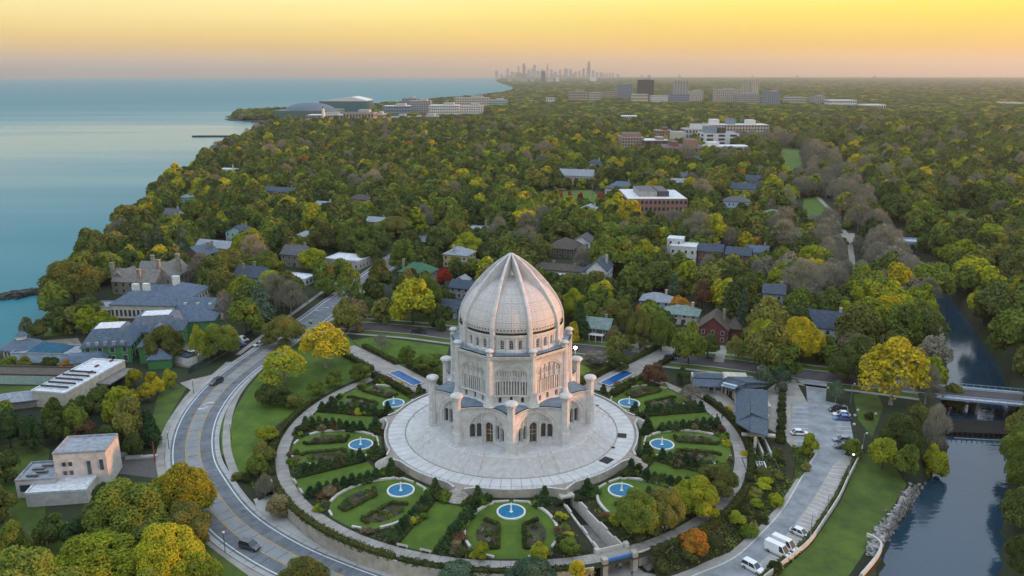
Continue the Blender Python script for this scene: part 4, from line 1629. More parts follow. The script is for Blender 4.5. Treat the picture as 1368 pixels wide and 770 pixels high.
for pxy, an in (((277, 539), R(-25)), ((273, 546), R(155)), ((434, 411), R(-50)), ((427, 415), R(130)), ((447, 409), R(-40))):
    arrow(*PG(*pxy)[:2], an)
for i in range(40, len(MAIN) - 1, 2):
    a_, b_ = MAIN[i], MAIN[i + 1]
    L_ = math.hypot(b_[0] - a_[0], b_[1] - a_[1]) or 1
    n_ = ((b_[1] - a_[1]) / L_, -(b_[0] - a_[0]) / L_)
    w_ = random.uniform(0.04, 0.10)
    for lo, hi in ((-6.1, -1.6), (-1.5, 1.5), (1.6, 6.1)):
        sh = random.uniform(-1.2, 1.2)
        o_ = (a_[0] + (b_[0] - a_[0]) / L_ * sh, a_[1] + (b_[1] - a_[1]) / L_ * sh)
        drape('road_joint', ribbon([(o_[0] + n_[0] * lo, o_[1] + n_[1] * lo), (o_[0] + n_[0] * hi, o_[1] + n_[1] * hi)], -w_, w_), 0.0735, mat('joint_tar', (0.06, 0.06, 0.065), 0.9))
rp_ = random.Random(12)
for i in range(14):
    k_ = rp_.randrange(42, len(MAIN) - 3)
    d_ = rp_.choice([-3.2, 3.2, 2.6, -2.6])
    seg_ = MAIN[k_:k_ + 2]
    drape('road_patch', ribbon(seg_, d_ - rp_.uniform(0.4, 1.0), d_ + rp_.uniform(0.3, 0.9)), 0.0715, mat('asphalt_patch', (0.136, 0.147, 0.166), 0.9, 0.2, 0.6))

CROSS = smooth([PG(*p)[:2] for p in [(437, 433), (500, 437), (560, 442), (600, 447), (690, 458), (790, 468), (887, 477), (985, 488), (1080, 501), (1156, 510), (1225, 519)]], 5)
drape('cross_street', ribbon(CROSS, -4.6, 4.6), 0.05, ASPHD)
for s_ in (-1, 1):
    tag(wall_along(offset(CROSS, s_ * 4.75), 0.28, 0.16).build('kerb', CONC_L), kind='structure')
    drape('verge_lawn', ribbon(CROSS, s_ * 5.0, s_ * 8.6), 0.04, LAWN if s_ > 0 else LAWN2)
    drape('pavement', ribbon(CROSS, s_ * 8.6, s_ * 10.2), 0.05, CONC)
drape('front_lawns', ribbon(CROSS, 10.2, 22), 0.03, LAWN2)
for p_ in ((532, 439, 20, 5), (712, 458, 12, 5)):
    pass
for a_, b_ in (((716, 460), (722, 440)), ((849, 471), (862, 452)), ((893, 478), (905, 450)), ((960, 484), (966, 462)), ((868, 473), (872, 462))):
    drape('driveway', ribbon(px([a_, b_]), -1.6, 1.6), 0.055, CONC)
drape('front_path', ribbon([PG(575, 437)[:2], PG(600, 424)[:2]], -0.9, 0.9), 0.054, CONC)
# pavements along the main road
LW = smooth(px([(306, 484), (288, 500), (258, 523), (236, 552), (222, 578), (214, 612), (222, 650), (244, 685), (272, 716), (310, 746), (350, 775)]), 5)
drape('pavement', ribbon(LW, -1.0, 1.0), 0.05, CONC)
drape('verge_lawn', ribbon(offset(LW, 0), 1.0, 3.4)[:] if False else ribbon(LW, 1.0, 3.2), 0.04, LAWN2)
LW2 = smooth(px([(318, 474), (352, 448), (390, 420), (420, 398), (455, 374)]), 4)
drape('pavement', ribbon(LW2, -0.9, 0.9), 0.05, CONC)
RWK = smooth(px([(447, 424), (410, 446), (378, 466), (346, 494), (322, 520), (309, 545), (303, 575), (304, 604), (314, 634)]), 5)
drape('pavement', ribbon(RWK, -1.0, 1.0), 0.05, CONC)
RW2 = [pol(a_, 64.4) for a_ in range(-63, 14, 3)]
drape('wide_pavement', ribbon(RW2, -2.2, 2.2), 0.05, CONC_L)
drape('open_lawn', px([(318, 632), (308, 604), (307, 575), (314, 548), (330, 520), (352, 494), (385, 466), (420, 445), (448, 430), (476, 462), (520, 492), (470, 512), (420, 535), (385, 560), (368, 590), (358, 625), (345, 655)]), 0.025, LAWN)
drape('verge_lawn', px([(296, 610), (294, 572), (302, 540), (318, 512), (326, 508), (312, 535), (300, 566), (300, 604)]), 0.035, LAWN)
drape('open_lawn', px([(500, 450), (600, 463), (595, 485), (560, 496), (500, 480), (470, 455)]), 0.025, LAWN)
drape('open_lawn', px([(203, 560), (212, 524), (232, 512), (250, 517), (230, 550), (216, 582), (205, 600)]), 0.025, LAWN2)
drape('side_drive', px([(240, 512), (262, 506), (300, 497), (296, 512), (262, 526)]), 0.045, CONC)
drape('lawn_patch', px([(262, 716), (300, 740), (340, 770), (280, 790), (235, 770), (215, 720), (240, 690)]), 0.025, LAWN2)
drape('open_lawn', px([(1186, 612), (1212, 648), (1196, 672), (1170, 712), (1154, 740), (1130, 775), (1032, 775), (1053, 756), (1084, 728), (1104, 699), (1124, 668), (1136, 641), (1150, 606)]), 0.03, LAWN2)
drape('estate_lawn', px([(-20, 600), (40, 588), (66, 600), (60, 690), (100, 700), (120, 660), (150, 640), (190, 650), (150, 740), (60, 790), (-20, 790)]), 0.03, LAWN2)
drape('open_lawn', px([(1146, 560), (1140, 528), (1170, 520), (1180, 545), (1165, 585)]), 0.03, LAWN2)
LOT = [(1063, 507.5), (1076.6, 516), (1079, 540.6), (1055, 538.5), (1058, 596), (1087, 600), (1087, 609), (1067, 635), (1040, 676), (1010, 708), (975, 738), (926, 758), (880, 772), (840, 790), (1000, 795), (1023, 771), (1049.6, 751), (1079, 726), (1099, 697), (1119, 666), (1131, 640), (1145, 613), (1128, 608), (1140, 586), (1132, 543), (1103, 536), (1105, 510)]
drape('parking_lot', px(LOT), 0.05, mat('lot_concrete', (0.25, 0.262, 0.275), 0.85, 0.17, 0.22))
drape('parking_strip', px([(1026, 771), (1049, 748), (1078, 723), (1097, 696), (1117, 664), (1130, 637), (1142, 612), (1128, 608), (1113, 622), (1086, 668), (1056, 708), (1024, 744), (1000, 765)]), 0.056, mat('tan_parking', (0.34, 0.325, 0.295), 0.85, 0.10, 0.3))
drape('drive_band', px([(880, 772), (926, 758), (975, 738), (1010, 708), (1040, 676), (1067, 635), (1087, 609), (1091, 606), (1071, 638), (1046, 680), (1016, 714), (980, 746), (930, 768), (890, 785)]), 0.057, CONC)
drape('forecourt', px([(806, 748), (840, 748), (860, 765), (920, 775), (905, 800), (800, 800)]), 0.055, CONC)
drape('drive_kerb', ribbon(smooth(px([(890, 785), (930, 768), (980, 746), (1016, 714), (1046, 680), (1071, 638), (1091, 606)]), 4), -0.15, 0.15), 0.062, mat('pale_line', (0.5, 0.49, 0.46), 0.8))
drape('entry_paving', px([(1026, 520), (1040, 510), (1062, 507), (1080, 541), (1056, 541), (1058, 600), (1062, 641), (1052, 641), (1046, 602), (1030, 602)]), 0.047, CONC)
wlk = px([(1035, 500), (1052, 512), (1050, 560), (1055, 598), (1052, 640), (1060, 642), (1066, 600), (1058, 598), (1055, 540), (1062, 508)])
drape('pavement', px([(1046, 512), (1063, 508), (1066, 516), (1056, 538), (1058, 596), (1060, 640), (1052, 641), (1051, 600), (1046, 540)]), 0.058, CONC)
ll = px([(1112, 624), (1098, 650), (1083, 674), (1066, 698), (1048, 720), (1026, 746)])
rl_ = px([(1136, 625), (1122, 658), (1107, 684), (1092, 706), (1073, 728), (1046, 754)])
LP = smooth(ll, 5)
RP = smooth(rl_, 5)
for i in range(0, len(LP)):
    a_, b_ = LP[i], RP[i]
    drape('bay_line', ribbon([a_, b_], -0.07, 0.07), 0.064, WHITEP)
for i in range(9):
    y_ = 547 + 5.6 * i
    a_, b_ = PG(1117, y_), PG(1134 + (y_ - 545) * 0.12, y_ + 1)
    drape('bay_line', ribbon([a_[:2], b_[:2]], -0.07, 0.07), 0.058, WHITEP)
    a_, b_ = PG(1058.5, y_ - 2), PG(1079, y_ - 2)
    drape('bay_line', ribbon([a_[:2], b_[:2]], -0.07, 0.07), 0.058, WHITEP)
for pts in ([(1056, 541), (1057, 555)], [(1058.5, 584), (1059, 595)], [(1087, 603), (1082, 612)]):
    tag(wall_along(px(pts), 0.25, 0.16).build('kerb_paint', YELLOWP), kind='structure')
# boundary wall of the lot and guard rail
LOTW = smooth(px([(1020, 776), (1049.6, 753), (1080.5, 727), (1101, 698), (1121, 667), (1133, 641), (1147, 614), (1152, 600)]), 4)
lw = thing('boundary_wall', 'long white concrete wall of panels between the parking lot and the grass slope', 'wall', (0, 0, 0))
acc = 0
for a_, b_ in zip(LOTW, LOTW[1:]):
    a2 = (a_[0] + (b_[0] - a_[0]) * 0.985, a_[1] + (b_[1] - a_[1]) * 0.985)
    b2 = (a_[0] + (b_[0] - a_[0]) * 0.012, a_[1] + (b_[1] - a_[1]) * 0.012)
    MB().bar((*b2, G(*b2) + 1.15), (*a2, G(*a2) + 1.15), 0.3, 2.8).build('wall_panel', mat('pale_wall', (0.47, 0.45, 0.41), 0.85, 0.10, 0.6), lw)
hedge(offset(LOTW, 0.75)[::2], 0.7, 1.0, 'dark shrub', 'thin dark hedge in front of the white parking lot wall', zf=G, dens=10, leaf=0.2)


# ------------------------------------------------------------------ houses and larger buildings
WALLC = {
    'white': (0.62, 0.62, 0.61), 'cream': (0.50, 0.46, 0.38), 'yellow': (0.52, 0.42, 0.20), 'pale blue': (0.36, 0.46, 0.54), 'brick': (0.20, 0.085, 0.06), 'brown brick': (0.12, 0.085, 0.065),
    'stone': (0.24, 0.22, 0.19), 'grey': (0.32, 0.32, 0.31), 'tan': (0.36, 0.30, 0.23), 'red': (0.15, 0.05, 0.045), 'teal': (0.30, 0.46, 0.44), 'dark': (0.07, 0.065, 0.06), 'green board': (0.06, 0.20, 0.07),
    'pink brick': (0.30, 0.17, 0.13), 'concrete': (0.50, 0.485, 0.46), 'steel blue': (0.20, 0.26, 0.32), 'beige': (0.42, 0.39, 0.34),
}
ROOFC = {
    'grey': (0.10, 0.10, 0.108), 'slate': (0.050, 0.068, 0.100), 'blue-grey': (0.090, 0.128, 0.178), 'brown': (0.085, 0.068, 0.055), 'green': (0.045, 0.13, 0.075), 'white': (0.60, 0.62, 0.64),
    'pale': (0.26, 0.285, 0.32), 'teal': (0.17, 0.24, 0.22), 'dark': (0.05, 0.05, 0.055), 'blue': (0.050, 0.072, 0.110), 'stone grey': (0.19, 0.18, 0.165), 'deep teal': (0.02, 0.10, 0.17),
}
WM = {k: mat('wall_' + k.replace(' ', '_'), v, 0.85, 0.12, 0.7) for k, v in WALLC.items()}
RM = {k: mat('roof_' + k.replace(' ', '_').replace('-', '_'), v, 0.75, 0.16, 0.9, bump=0.4, bscale=5) for k, v in ROOFC.items()}
GLASSM = mat('window_glass', (0.05, 0.06, 0.075), 0.12, 0.2, 0.4, spec=0.7)
TRIM = mat('white_trim', (0.65, 0.65, 0.64), 0.7, 0.05, 2)
WARM = bpy.data.materials.new('lit_window')
WARM.use_nodes = True
WARM.node_tree.nodes['Principled BSDF'].inputs['Emission Color'].default_value = (1.0, 0.55, 0.18, 1)
WARM.node_tree.nodes['Principled BSDF'].inputs['Emission Strength'].default_value = 1.6
FOOT = []                                             # footprints kept free of trees: (x, y, radius, clear distance towards the viewer)
GRID = R(-19.5)


def roof_gable(mb, w, d, h, rh, ov=0.5, along='x', t=0.25, c=(0, 0)):
    x, y = w / 2 + ov, d / 2 + ov
    cx_, cy_ = c
    if along == 'x':
        a = [(-x, -y, h), (x, -y, h), (x, 0, h + rh), (-x, 0, h + rh), (-x, y, h), (x, y, h)]
    else:
        a = [(-x, -y, h), (-x, y, h), (0, y, h + rh), (0, -y, h + rh), (x, -y, h), (x, y, h)]
    vs_ = [(p[0] + cx_, p[1] + cy_, p[2] - 0.12) for p in a] + [(p[0] + cx_, p[1] + cy_, p[2] + t - 0.12) for p in a]
    mb.add(vs_, [(0, 1, 2, 3), (3, 2, 5, 4), (6, 9, 8, 7), (9, 10, 11, 8), (0, 6, 7, 1), (4, 5, 11, 10), (0, 3, 9, 6), (3, 4, 10, 9), (1, 7, 8, 2), (2, 8, 11, 5)])


def roof_hip(mb, w, d, h, rh, ov=0.5, c=(0, 0), flat_top=0.0):
    x, y = w / 2 + ov, d / 2 + ov
    r = max(0.15, min(x, y) * (1 - flat_top))
    lx, ly = x - r, y - r
    lx, ly = max(lx, 0.05), max(ly, 0.05)
    cx_, cy_ = c
    vs_ = [(cx_ - x, cy_ - y, h - 0.2), (cx_ + x, cy_ - y, h - 0.2), (cx_ + x, cy_ + y, h - 0.2), (cx_ - x, cy_ + y, h - 0.2),
           (cx_ - x, cy_ - y, h), (cx_ + x, cy_ - y, h), (cx_ + x, cy_ + y, h), (cx_ - x, cy_ + y, h),
           (cx_ - lx, cy_ - ly, h + rh), (cx_ + lx, cy_ - ly, h + rh), (cx_ + lx, cy_ + ly, h + rh), (cx_ - lx, cy_ + ly, h + rh)]
    mb.add(vs_, [(3, 2, 1, 0), (0, 1, 5, 4), (1, 2, 6, 5), (2, 3, 7, 6), (3, 0, 4, 7), (4, 5, 9, 8), (5, 6, 10, 9), (6, 7, 11, 10), (7, 4, 8, 11), (8, 9, 10, 11)])


def window_set(w, d, h, storeys, step=2.6, ww=1.0, wh=1.4, faces='flrb', z0=0.9):
    """window panes and their white surrounds on the walls of a box"""
    gl, fr = MB(), MB()
    sh = h / storeys
    for s in range(storeys):
        zc = s * sh + z0 + wh / 2
        for f in faces:
            L = w if f in 'fb' else d
            n = max(1, int((L - 1.0) / step))
            for i in range(n):
                t = -L / 2 + L * (i + 0.5) / n
                if f == 'f':
                    p, q, sz, sf = (t, -d / 2 - 0.05, zc), (t, -d / 2 - 0.03, zc), (ww, 0.06, wh), (ww + 0.3, 0.06, wh + 0.3)
                elif f == 'b':
                    p, q, sz, sf = (t, d / 2 + 0.05, zc), (t, d / 2 + 0.03, zc), (ww, 0.06, wh), (ww + 0.3, 0.06, wh + 0.3)
                elif f == 'l':
                    p, q, sz, sf = (-w / 2 - 0.05, t, zc), (-w / 2 - 0.03, t, zc), (0.06, ww, wh), (0.06, ww + 0.3, wh + 0.3)
                else:
                    p, q, sz, sf = (w / 2 + 0.05, t, zc), (w / 2 + 0.03, t, zc), (0.06, ww, wh), (0.06, ww + 0.3, wh + 0.3)
                gl.box(p, sz)
                fr.box(q, tuple(v - 0.14 if v > 0.5 else v for v in sf))
    return gl, fr


def house(px_, py_, w, d, h, label, wall='white', roof='grey', kind='gable', rh=3.0, rz=None, along='x', storeys=2, chim=((0.3, 0.1),), wing=None, clear=10, name='house', cat='house', lit=False, porch=False):
    x, y, z = PG(px_, py_)
    rz = GRID if rz is None else R(rz)
    # the pixel marks the middle of the front foot; the origin sits half a depth behind
    x, y = x - math.sin(rz) * (d / 2) * 1.0, y + math.cos(rz) * (d / 2)
    z = G(x, y)
    T = thing(name, label, cat, (x, y, z), rz)
    mb = MB().box((0, 0, h / 2 - 0.3), (w, d, h + 0.6))
    if kind == 'gable':
        if along == 'x':
            mb.prism([(-d / 2, 0), (d / 2, 0), (0, rh)], -w / 2, w / 2)
            k = len(mb.v) - 6
            mb.v[k:] = [(c, a, b + h) for a, b, c in mb.v[k:]]
        else:
            mb.prism([(-w / 2, 0), (w / 2, 0), (0, rh)], -d / 2, d / 2)
            k = len(mb.v) - 6
            mb.v[k:] = [(a, c, b + h) for a, b, c in mb.v[k:]]
    if wing:
        wx, wy, ww_, wd, wh_ = wing
        mb.box((wx, wy, wh_ / 2 - 0.3), (ww_, wd, wh_ + 0.6))
    mb.build('wall', WM[wall], T)
    rm = MB()
    if kind == 'gable':
        roof_gable(rm, w, d, h, rh, along=along)
    elif kind == 'hip':
        roof_hip(rm, w, d, h, rh)
    else:
        rm.box((0, 0, h + 0.03), (w - 0.5, d - 0.5, 0.1))
        for sx_, sy_, bx_, by_ in ((0, -1, w + 0.1, 0.3), (0, 1, w + 0.1, 0.3)):
            rm.box((0, sy_ * (d / 2 - 0.1), h + 0.25), (bx_, by_, 0.5))
        for s_ in (-1, 1):
            rm.box((s_ * (w / 2 - 0.1), 0, h + 0.247), (0.3, d - 0.5, 0.5))
    if wing:
        if kind == 'flat':
            rm.box((wx, wy, wh_ + 0.1), (ww_ + 0.1, wd + 0.1, 0.3))
        else:
            roof_hip(rm, ww_, wd, wh_, rh * 0.6, c=(wx, wy))
    ro = rm.build('roof', RM[roof], T)
    for cxx, cyy in chim:
        ch = MB().box((cxx * w, cyy * d, h + rh * 0.55), (0.9, 0.8, rh * 1.1 + 1.6)).box((cxx * w, cyy * d, h + rh * 1.1 + 0.85), (1.1, 1.0, 0.2))
        ch.build('chimney', WM['beige' if wall in ('white', 'cream', 'yellow', 'pale blue') else 'stone'], ro)
    gl, fr = window_set(w, d, h, storeys)
    if wing:
        g2, f2 = window_set(ww_, wd, wh_, max(1, int(wh_ / 2.9)))
        gl.add([(a + wx, b + wy, c) for a, b, c in g2.v], g2.f)
        fr.add([(a + wx, b + wy, c) for a, b, c in f2.v], f2.f)
    tag(gl.build('window', WARM if lit else GLASSM, T), kind='stuff')
    tag(fr.build('window_frame', TRIM if wall != 'white' else WM['beige'], T), kind='stuff')
    MB().box((w * 0.08, -d / 2 - 0.04, 1.05), (1.1, 0.14, 2.1)).build('door', WM['dark'], T)
    if porch:
        pm = MB().box((0, -d / 2 - 1.1, 2.7), (w * 0.7, 2.2, 0.25))
        for i in range(4):
            pm.box((-w * 0.32 + w * 0.64 * i / 3, -d / 2 - 2.0, 1.3), (0.2, 0.2, 2.6))
        pm.build('porch', TRIM, T)
    FOOT.append((x, y, math.hypot(w, d) / 2 + (1 if not wing else 3), clear))
    return T


HOUSES = [
    (553, 380, 15, 10, 5.5, 'house with a broad green hipped roof beside the main road', dict(wall='stone', roof='green', kind='hip', rh=3.6, chim=((-0.5, 0.0),))),
    (608, 358, 13, 11, 6.5, 'yellow house with pale grey hipped roof and tall chimney behind the red tree', dict(wall='yellow', roof='pale', kind='hip', rh=3.2, wing=(7, -3, 7, 6, 3.6), chim=((-0.1, -0.35),))),
    (596, 423, 12, 7, 3.6, 'low pale blue cottage with white porch gable on the lawn left of the dome', dict(wall='pale blue', roof='slate', rh=2.6, wing=(3, -4, 4, 3.5, 3.0), chim=())),
    (618, 400, 12, 8, 4.6, 'grey roofed house tucked behind the pale blue cottage', dict(wall='grey', roof='slate', rh=2.8, chim=())),
    (614, 386, 6, 6, 3.2, 'tiny pale blue gabled garage beneath the red tree', dict(wall='pale blue', roof='pale', rh=2.0, along='y', storeys=1, chim=(), name='garage')),
    (457, 359, 19, 13, 4.2, 'low building with flat white roof beside the main road', dict(wall='beige', roof='white', kind='flat', storeys=1, chim=())),
    (636, 318, 12, 10, 5, 'red brick house with low flat roof behind the yellow house', dict(wall='brick', roof='pale', kind='flat', chim=((0.3, 0.2),))),
    (501, 310, 12, 8, 6, 'small brick house with white gable end far up the main road', dict(wall='pink brick', roof='pale', along='x', rh=2.5)),
    (748, 345, 14, 17, 5, 'big house under a plain brown hipped roof behind the dome', dict(wall='brown brick', roof='brown', kind='hip', rh=4.2, chim=())),
    (776, 338, 10, 12, 5.6, 'pale gabled house facing the viewer next to the brown hipped roof', dict(wall='white', roof='grey', along='y', rh=3.4, chim=())),
    (743, 370, 24, 8, 3.2, 'long low grey brown ranch house with two chimneys right of the dome tip', dict(wall='grey', roof='brown', kind='hip', rh=2.4, storeys=1, chim=((-0.1, 0), (0.35, -0.2)))),
    (745, 381, 9, 7, 3.4, 'small garage with a flat white roof under the long low ranch house', dict(wall='white', roof='white', kind='flat', storeys=1, chim=(), name='garage')),
    (796, 386, 9, 13, 8.2, 'tall white gabled house with blue roof right of the dome', dict(wall='white', roof='blue', along='y', rh=4.4, wing=(-5, 1, 6, 7, 6.4), porch=True)),
    (911, 351, 13, 11, 8.0, 'white cubic flat roofed house standing among the trees', dict(wall='white', roof='white', kind='flat', storeys=2, wing=(-5, 5, 8, 8, 10.5), chim=())),
    (948, 351, 12, 9, 5.6, 'red brick house with dark slate roof next to the white cubic house', dict(wall='brick', roof='slate', rh=3.2)),
    (985, 356, 12, 9, 5.6, 'red brick house with slate roof, right of its twin', dict(wall='brick', roof='slate', rh=3.2)),
    (1012, 352, 9, 8, 5.4, 'slate roofed house half hidden right of the two brick twins', dict(wall='beige', roof='blue-grey', rh=3)),
    (982, 284, 17, 12, 7.5, 'large pale blue house with grey hipped roof beyond the brick twins', dict(wall='pale blue', roof='grey', kind='hip', rh=3)),
    (968, 291, 9, 8, 4, 'small outbuilding with blue roof in front of the large pale blue house', dict(wall='white', roof='blue', rh=2.2, chim=())),
    (990, 265, 20, 11, 7, 'house with steep dark blue roofs behind the large pale blue house', dict(wall='beige', roof='blue', rh=4)),
    (1003, 253, 14, 10, 7, 'dark roofed house farthest back in the right hand street', dict(wall='grey', roof='slate', rh=4)),
    (905, 255, 12, 9, 6.5, 'white house with grey roof, front one of the row left of the school roof', dict(wall='white', roof='pale', rh=3)),
    (910, 246, 12, 9, 6.5, 'white house with grey roof, rear one of the row behind the school', dict(wall='white', roof='grey', rh=3)),
    (768, 247, 30, 13, 7.5, 'large pale stone house with steep grey roofs behind the playing field', dict(wall='beige', roof='pale', rh=5, wing=(-14, -3, 10, 10, 6), chim=((-0.2, 0), (0.3, 0.1)))),
    (793, 230, 13, 10, 8, 'white house with dark blue roof beyond the large stone house', dict(wall='white', roof='blue', kind='hip', rh=4)),
    (828, 260, 18, 11, 6.5, 'cream house with pale blue roof left of the brick school', dict(wall='cream', roof='blue-grey', kind='hip', rh=3.4, wing=(-8, -2, 8, 8, 4.5))),
    (784, 291, 13, 9, 5, 'pale gabled house below the row of small red trees', dict(wall='white', roof='pale', along='y', rh=3)),
    (925, 225, 15, 11, 8, 'red house with a blue gable in front of the hospital', dict(wall='red', roof='slate', along='y', rh=4)),
    (1032, 296, 13, 9, 4.5, 'low house with grey green roof at the fairway edge', dict(wall='beige', roof='teal', kind='hip', rh=2.6)),
    (874, 417, 12, 9, 4.4, 'house with pale metal roof between the trees right of the dome', dict(wall='pale blue', roof='pale', kind='hip', rh=2.6)),
    (908, 434, 13, 9, 4.0, 'bungalow with a pale green hipped roof', dict(wall='cream', roof='teal', kind='hip', rh=2.6)),
    (951, 459, 10, 12, 5.0, 'red house with brown gambrel roof and white gable trim on the cross street', dict(wall='red', roof='brown', along='y', rh=4.6, wing=(7, 4, 5, 9, 4.5), clear=16)),
    (1031, 424, 8, 10, 9.5, 'tall narrow grey house with blue roof and white bay windows', dict(wall='grey', roof='slate', along='x', rh=2.6, storeys=3, clear=14)),
    (1104, 461, 15, 11, 6.0, 'white house with steep dark blue roof, dormer and two chimneys near the channel', dict(wall='white', roof='slate', along='x', rh=5.0, chim=((0.25, 0.0), (0.48, 0.0)), clear=10)),
    (793, 455, 11, 8, 4.5, 'dark porch house in deep shade on the cross street', dict(wall='dark', roof='teal', rh=3, porch=True)),
    (258, 361, 11, 13, 7.0, 'brown brick house with white trimmed gable on the lake side', dict(wall='brown brick', roof='blue-grey', along='y', rh=4.2, chim=((0.3, 0.1), (0.3, 0.35)), clear=14)),
    (285, 345, 22, 9, 5.5, 'long roofed grey house joined on behind the brown brick gable', dict(wall='stone', roof='pale', rh=3.0)),
    (315, 324, 13, 9, 5.5, 'teal gabled house with brown chimney on the lake side', dict(wall='teal', roof='slate', along='y', rh=3.6)),
    (405, 328, 11, 9, 5, 'small house with pale blue roof left of the upper main road', dict(wall='pale blue', roof='pale', kind='hip', rh=2.5)),
    (391, 357, 13, 10, 6, 'stone house with steep grey roof left of the flat white roof', dict(wall='stone', roof='grey', rh=4)),
    (478, 280, 16, 10, 7, 'two storey stone house with brown roof deep in the left woods', dict(wall='stone', roof='brown', kind='hip', rh=3)),
    (430, 287, 12, 9, 5.5, 'pale house with white chimney deep in the left woods', dict(wall='white', roof='pale', rh=3)),
    (372, 267, 28, 10, 6, 'long house with dark slate roof near the lake woods', dict(wall='grey', roof='slate', rh=3)),
    (301, 237, 16, 10, 7, 'white house on the shore bluff farthest up the lake', dict(wall='white', roof='white', kind='flat')),
    (247, 279, 7, 7, 8, 'small teal tower house at the shore', dict(wall='teal', roof='teal', kind='hip', rh=2)),
    (225, 299, 13, 9, 5, 'grey gabled house nearest the lake bluff', dict(wall='white', roof='grey', rh=4)),
    (331, 384, 15, 10, 4.6, 'slate roofed house with pale teal gable beside the arched garage', dict(wall='teal', roof='slate', along='x', rh=4.0, chim=((-0.25, -0.2), (-0.1, 0.3)))),
    (389, 381, 15, 9, 3.0, 'white flat roofed garage behind the pale conifer', dict(wall='white', roof='white', kind='flat', storeys=1, chim=(), name='garage')),
    (607, 190, 34, 12, 5, 'white flat roofed school far off beside a red tree', dict(wall='white', roof='white', kind='flat', chim=())),
]
for a_ in HOUSES:
    house(*a_[:6], **a_[6])


def block(T, x, y, z, w, d, h, rz, wallm, roofm, rows, cols, name='wall', parent=None, glass=None, win=(0.55, 0.55), side=True):
    """one flat-roofed block with rows and columns of real recess-framed windows; x,y,z in the thing's frame"""
    mb = MB().box((x, y, z + h / 2), (w, d, h), rz)
    o = mb.build(name, wallm, T)
    rf = MB().box((x, y, z + h + 0.05), (w * 0.97, d * 0.97, 0.12), rz)
    r_ = rf.build('roof', roofm, T)
    if rows:
        gl = MB()
        ca, sa = math.cos(rz), math.sin(rz)
        cw, chh = w / cols, h / rows
        for i in range(cols):
            for j in range(rows):
                t, zc = -w / 2 + cw * (i + 0.5), z + chh * (j + 0.5)
                px0, py0 = t, -d / 2
                gl.box((x + px0 * ca - py0 * sa, y + px0 * sa + py0 * ca, zc), (cw * win[0], 0.2, chh * win[1]), rz)
        if side:
            cd = max(1, int(d / cw))
            for i in range(cd):
                for j in range(rows):
                    t, zc = -d / 2 + d / cd * (i + 0.5), z + chh * (j + 0.5)
                    for sx_ in (-w / 2, w / 2):
                        gl.box((x + sx_ * ca - t * sa, y + sx_ * sa + t * ca, zc), (0.2, d / cd * win[0], chh * win[1]), rz)
        tag(gl.build('window', glass or GLASSM, o), kind='stuff')
    return o


def px_block(x0, x1, ytop, ybot, depth, label, wall, roof, rows, cols, name='office_block', cat='building', rz=0.0, group=None, zbase=0.0, extra=(), win=(0.55, 0.55), dist=None):
    """a building from its outline in the photograph: foot at ybot, top at ytop"""
    if dist is None:
        x_, y_, _ = P((x0 + x1) / 2, ybot, zbase)
    else:
        y_ = dist
    ray = lambda px_, py_: ((px_ - 684) / 1064, CP + (385 - py_) / 1064 * SP, -SP + (385 - py_) / 1064 * CP)
    rx = ray((x0 + x1) / 2, ytop)
    top = CAM_Z + rx[2] * y_ / rx[1]
    xw = rx[0] * y_ / rx[1]
    w = (x1 - x0) / 1064 * y_ / rx[1]
    h = max(2.5, top - zbase)
    T = thing(name, label, cat, (xw, y_ + depth / 2, zbase), rz, group)
    block(T, 0, 0, -1.0, w, depth, h + 1.0, 0, WM[wall], RM[roof], rows, cols, win=win)
    for ex in extra:
        fx, fw, eh, wl_, rf_ = ex
        block(T, fx * w, 0, h + 0.12, fw * w, depth * 0.6, eh, 0, WM[wl_], RM[rf_], 0, 0, name='penthouse')
    FOOT.append((xw, y_ + depth / 2, max(w, depth) * 0.55, 22 if y_ < 1500 else 60))
    return T


# brick school with white roof
px_block(838, 919, 266, 291, 46, 'long three storey brick school with white flat roof and rooftop sheds', 'pink brick', 'white', 3, 14, 'school', rz=0.0, extra=((-0.12, 0.3, 3.5, 'grey', 'grey'), (0.14, 0.18, 3.5, 'dark', 'grey')), win=(0.6, 0.5))
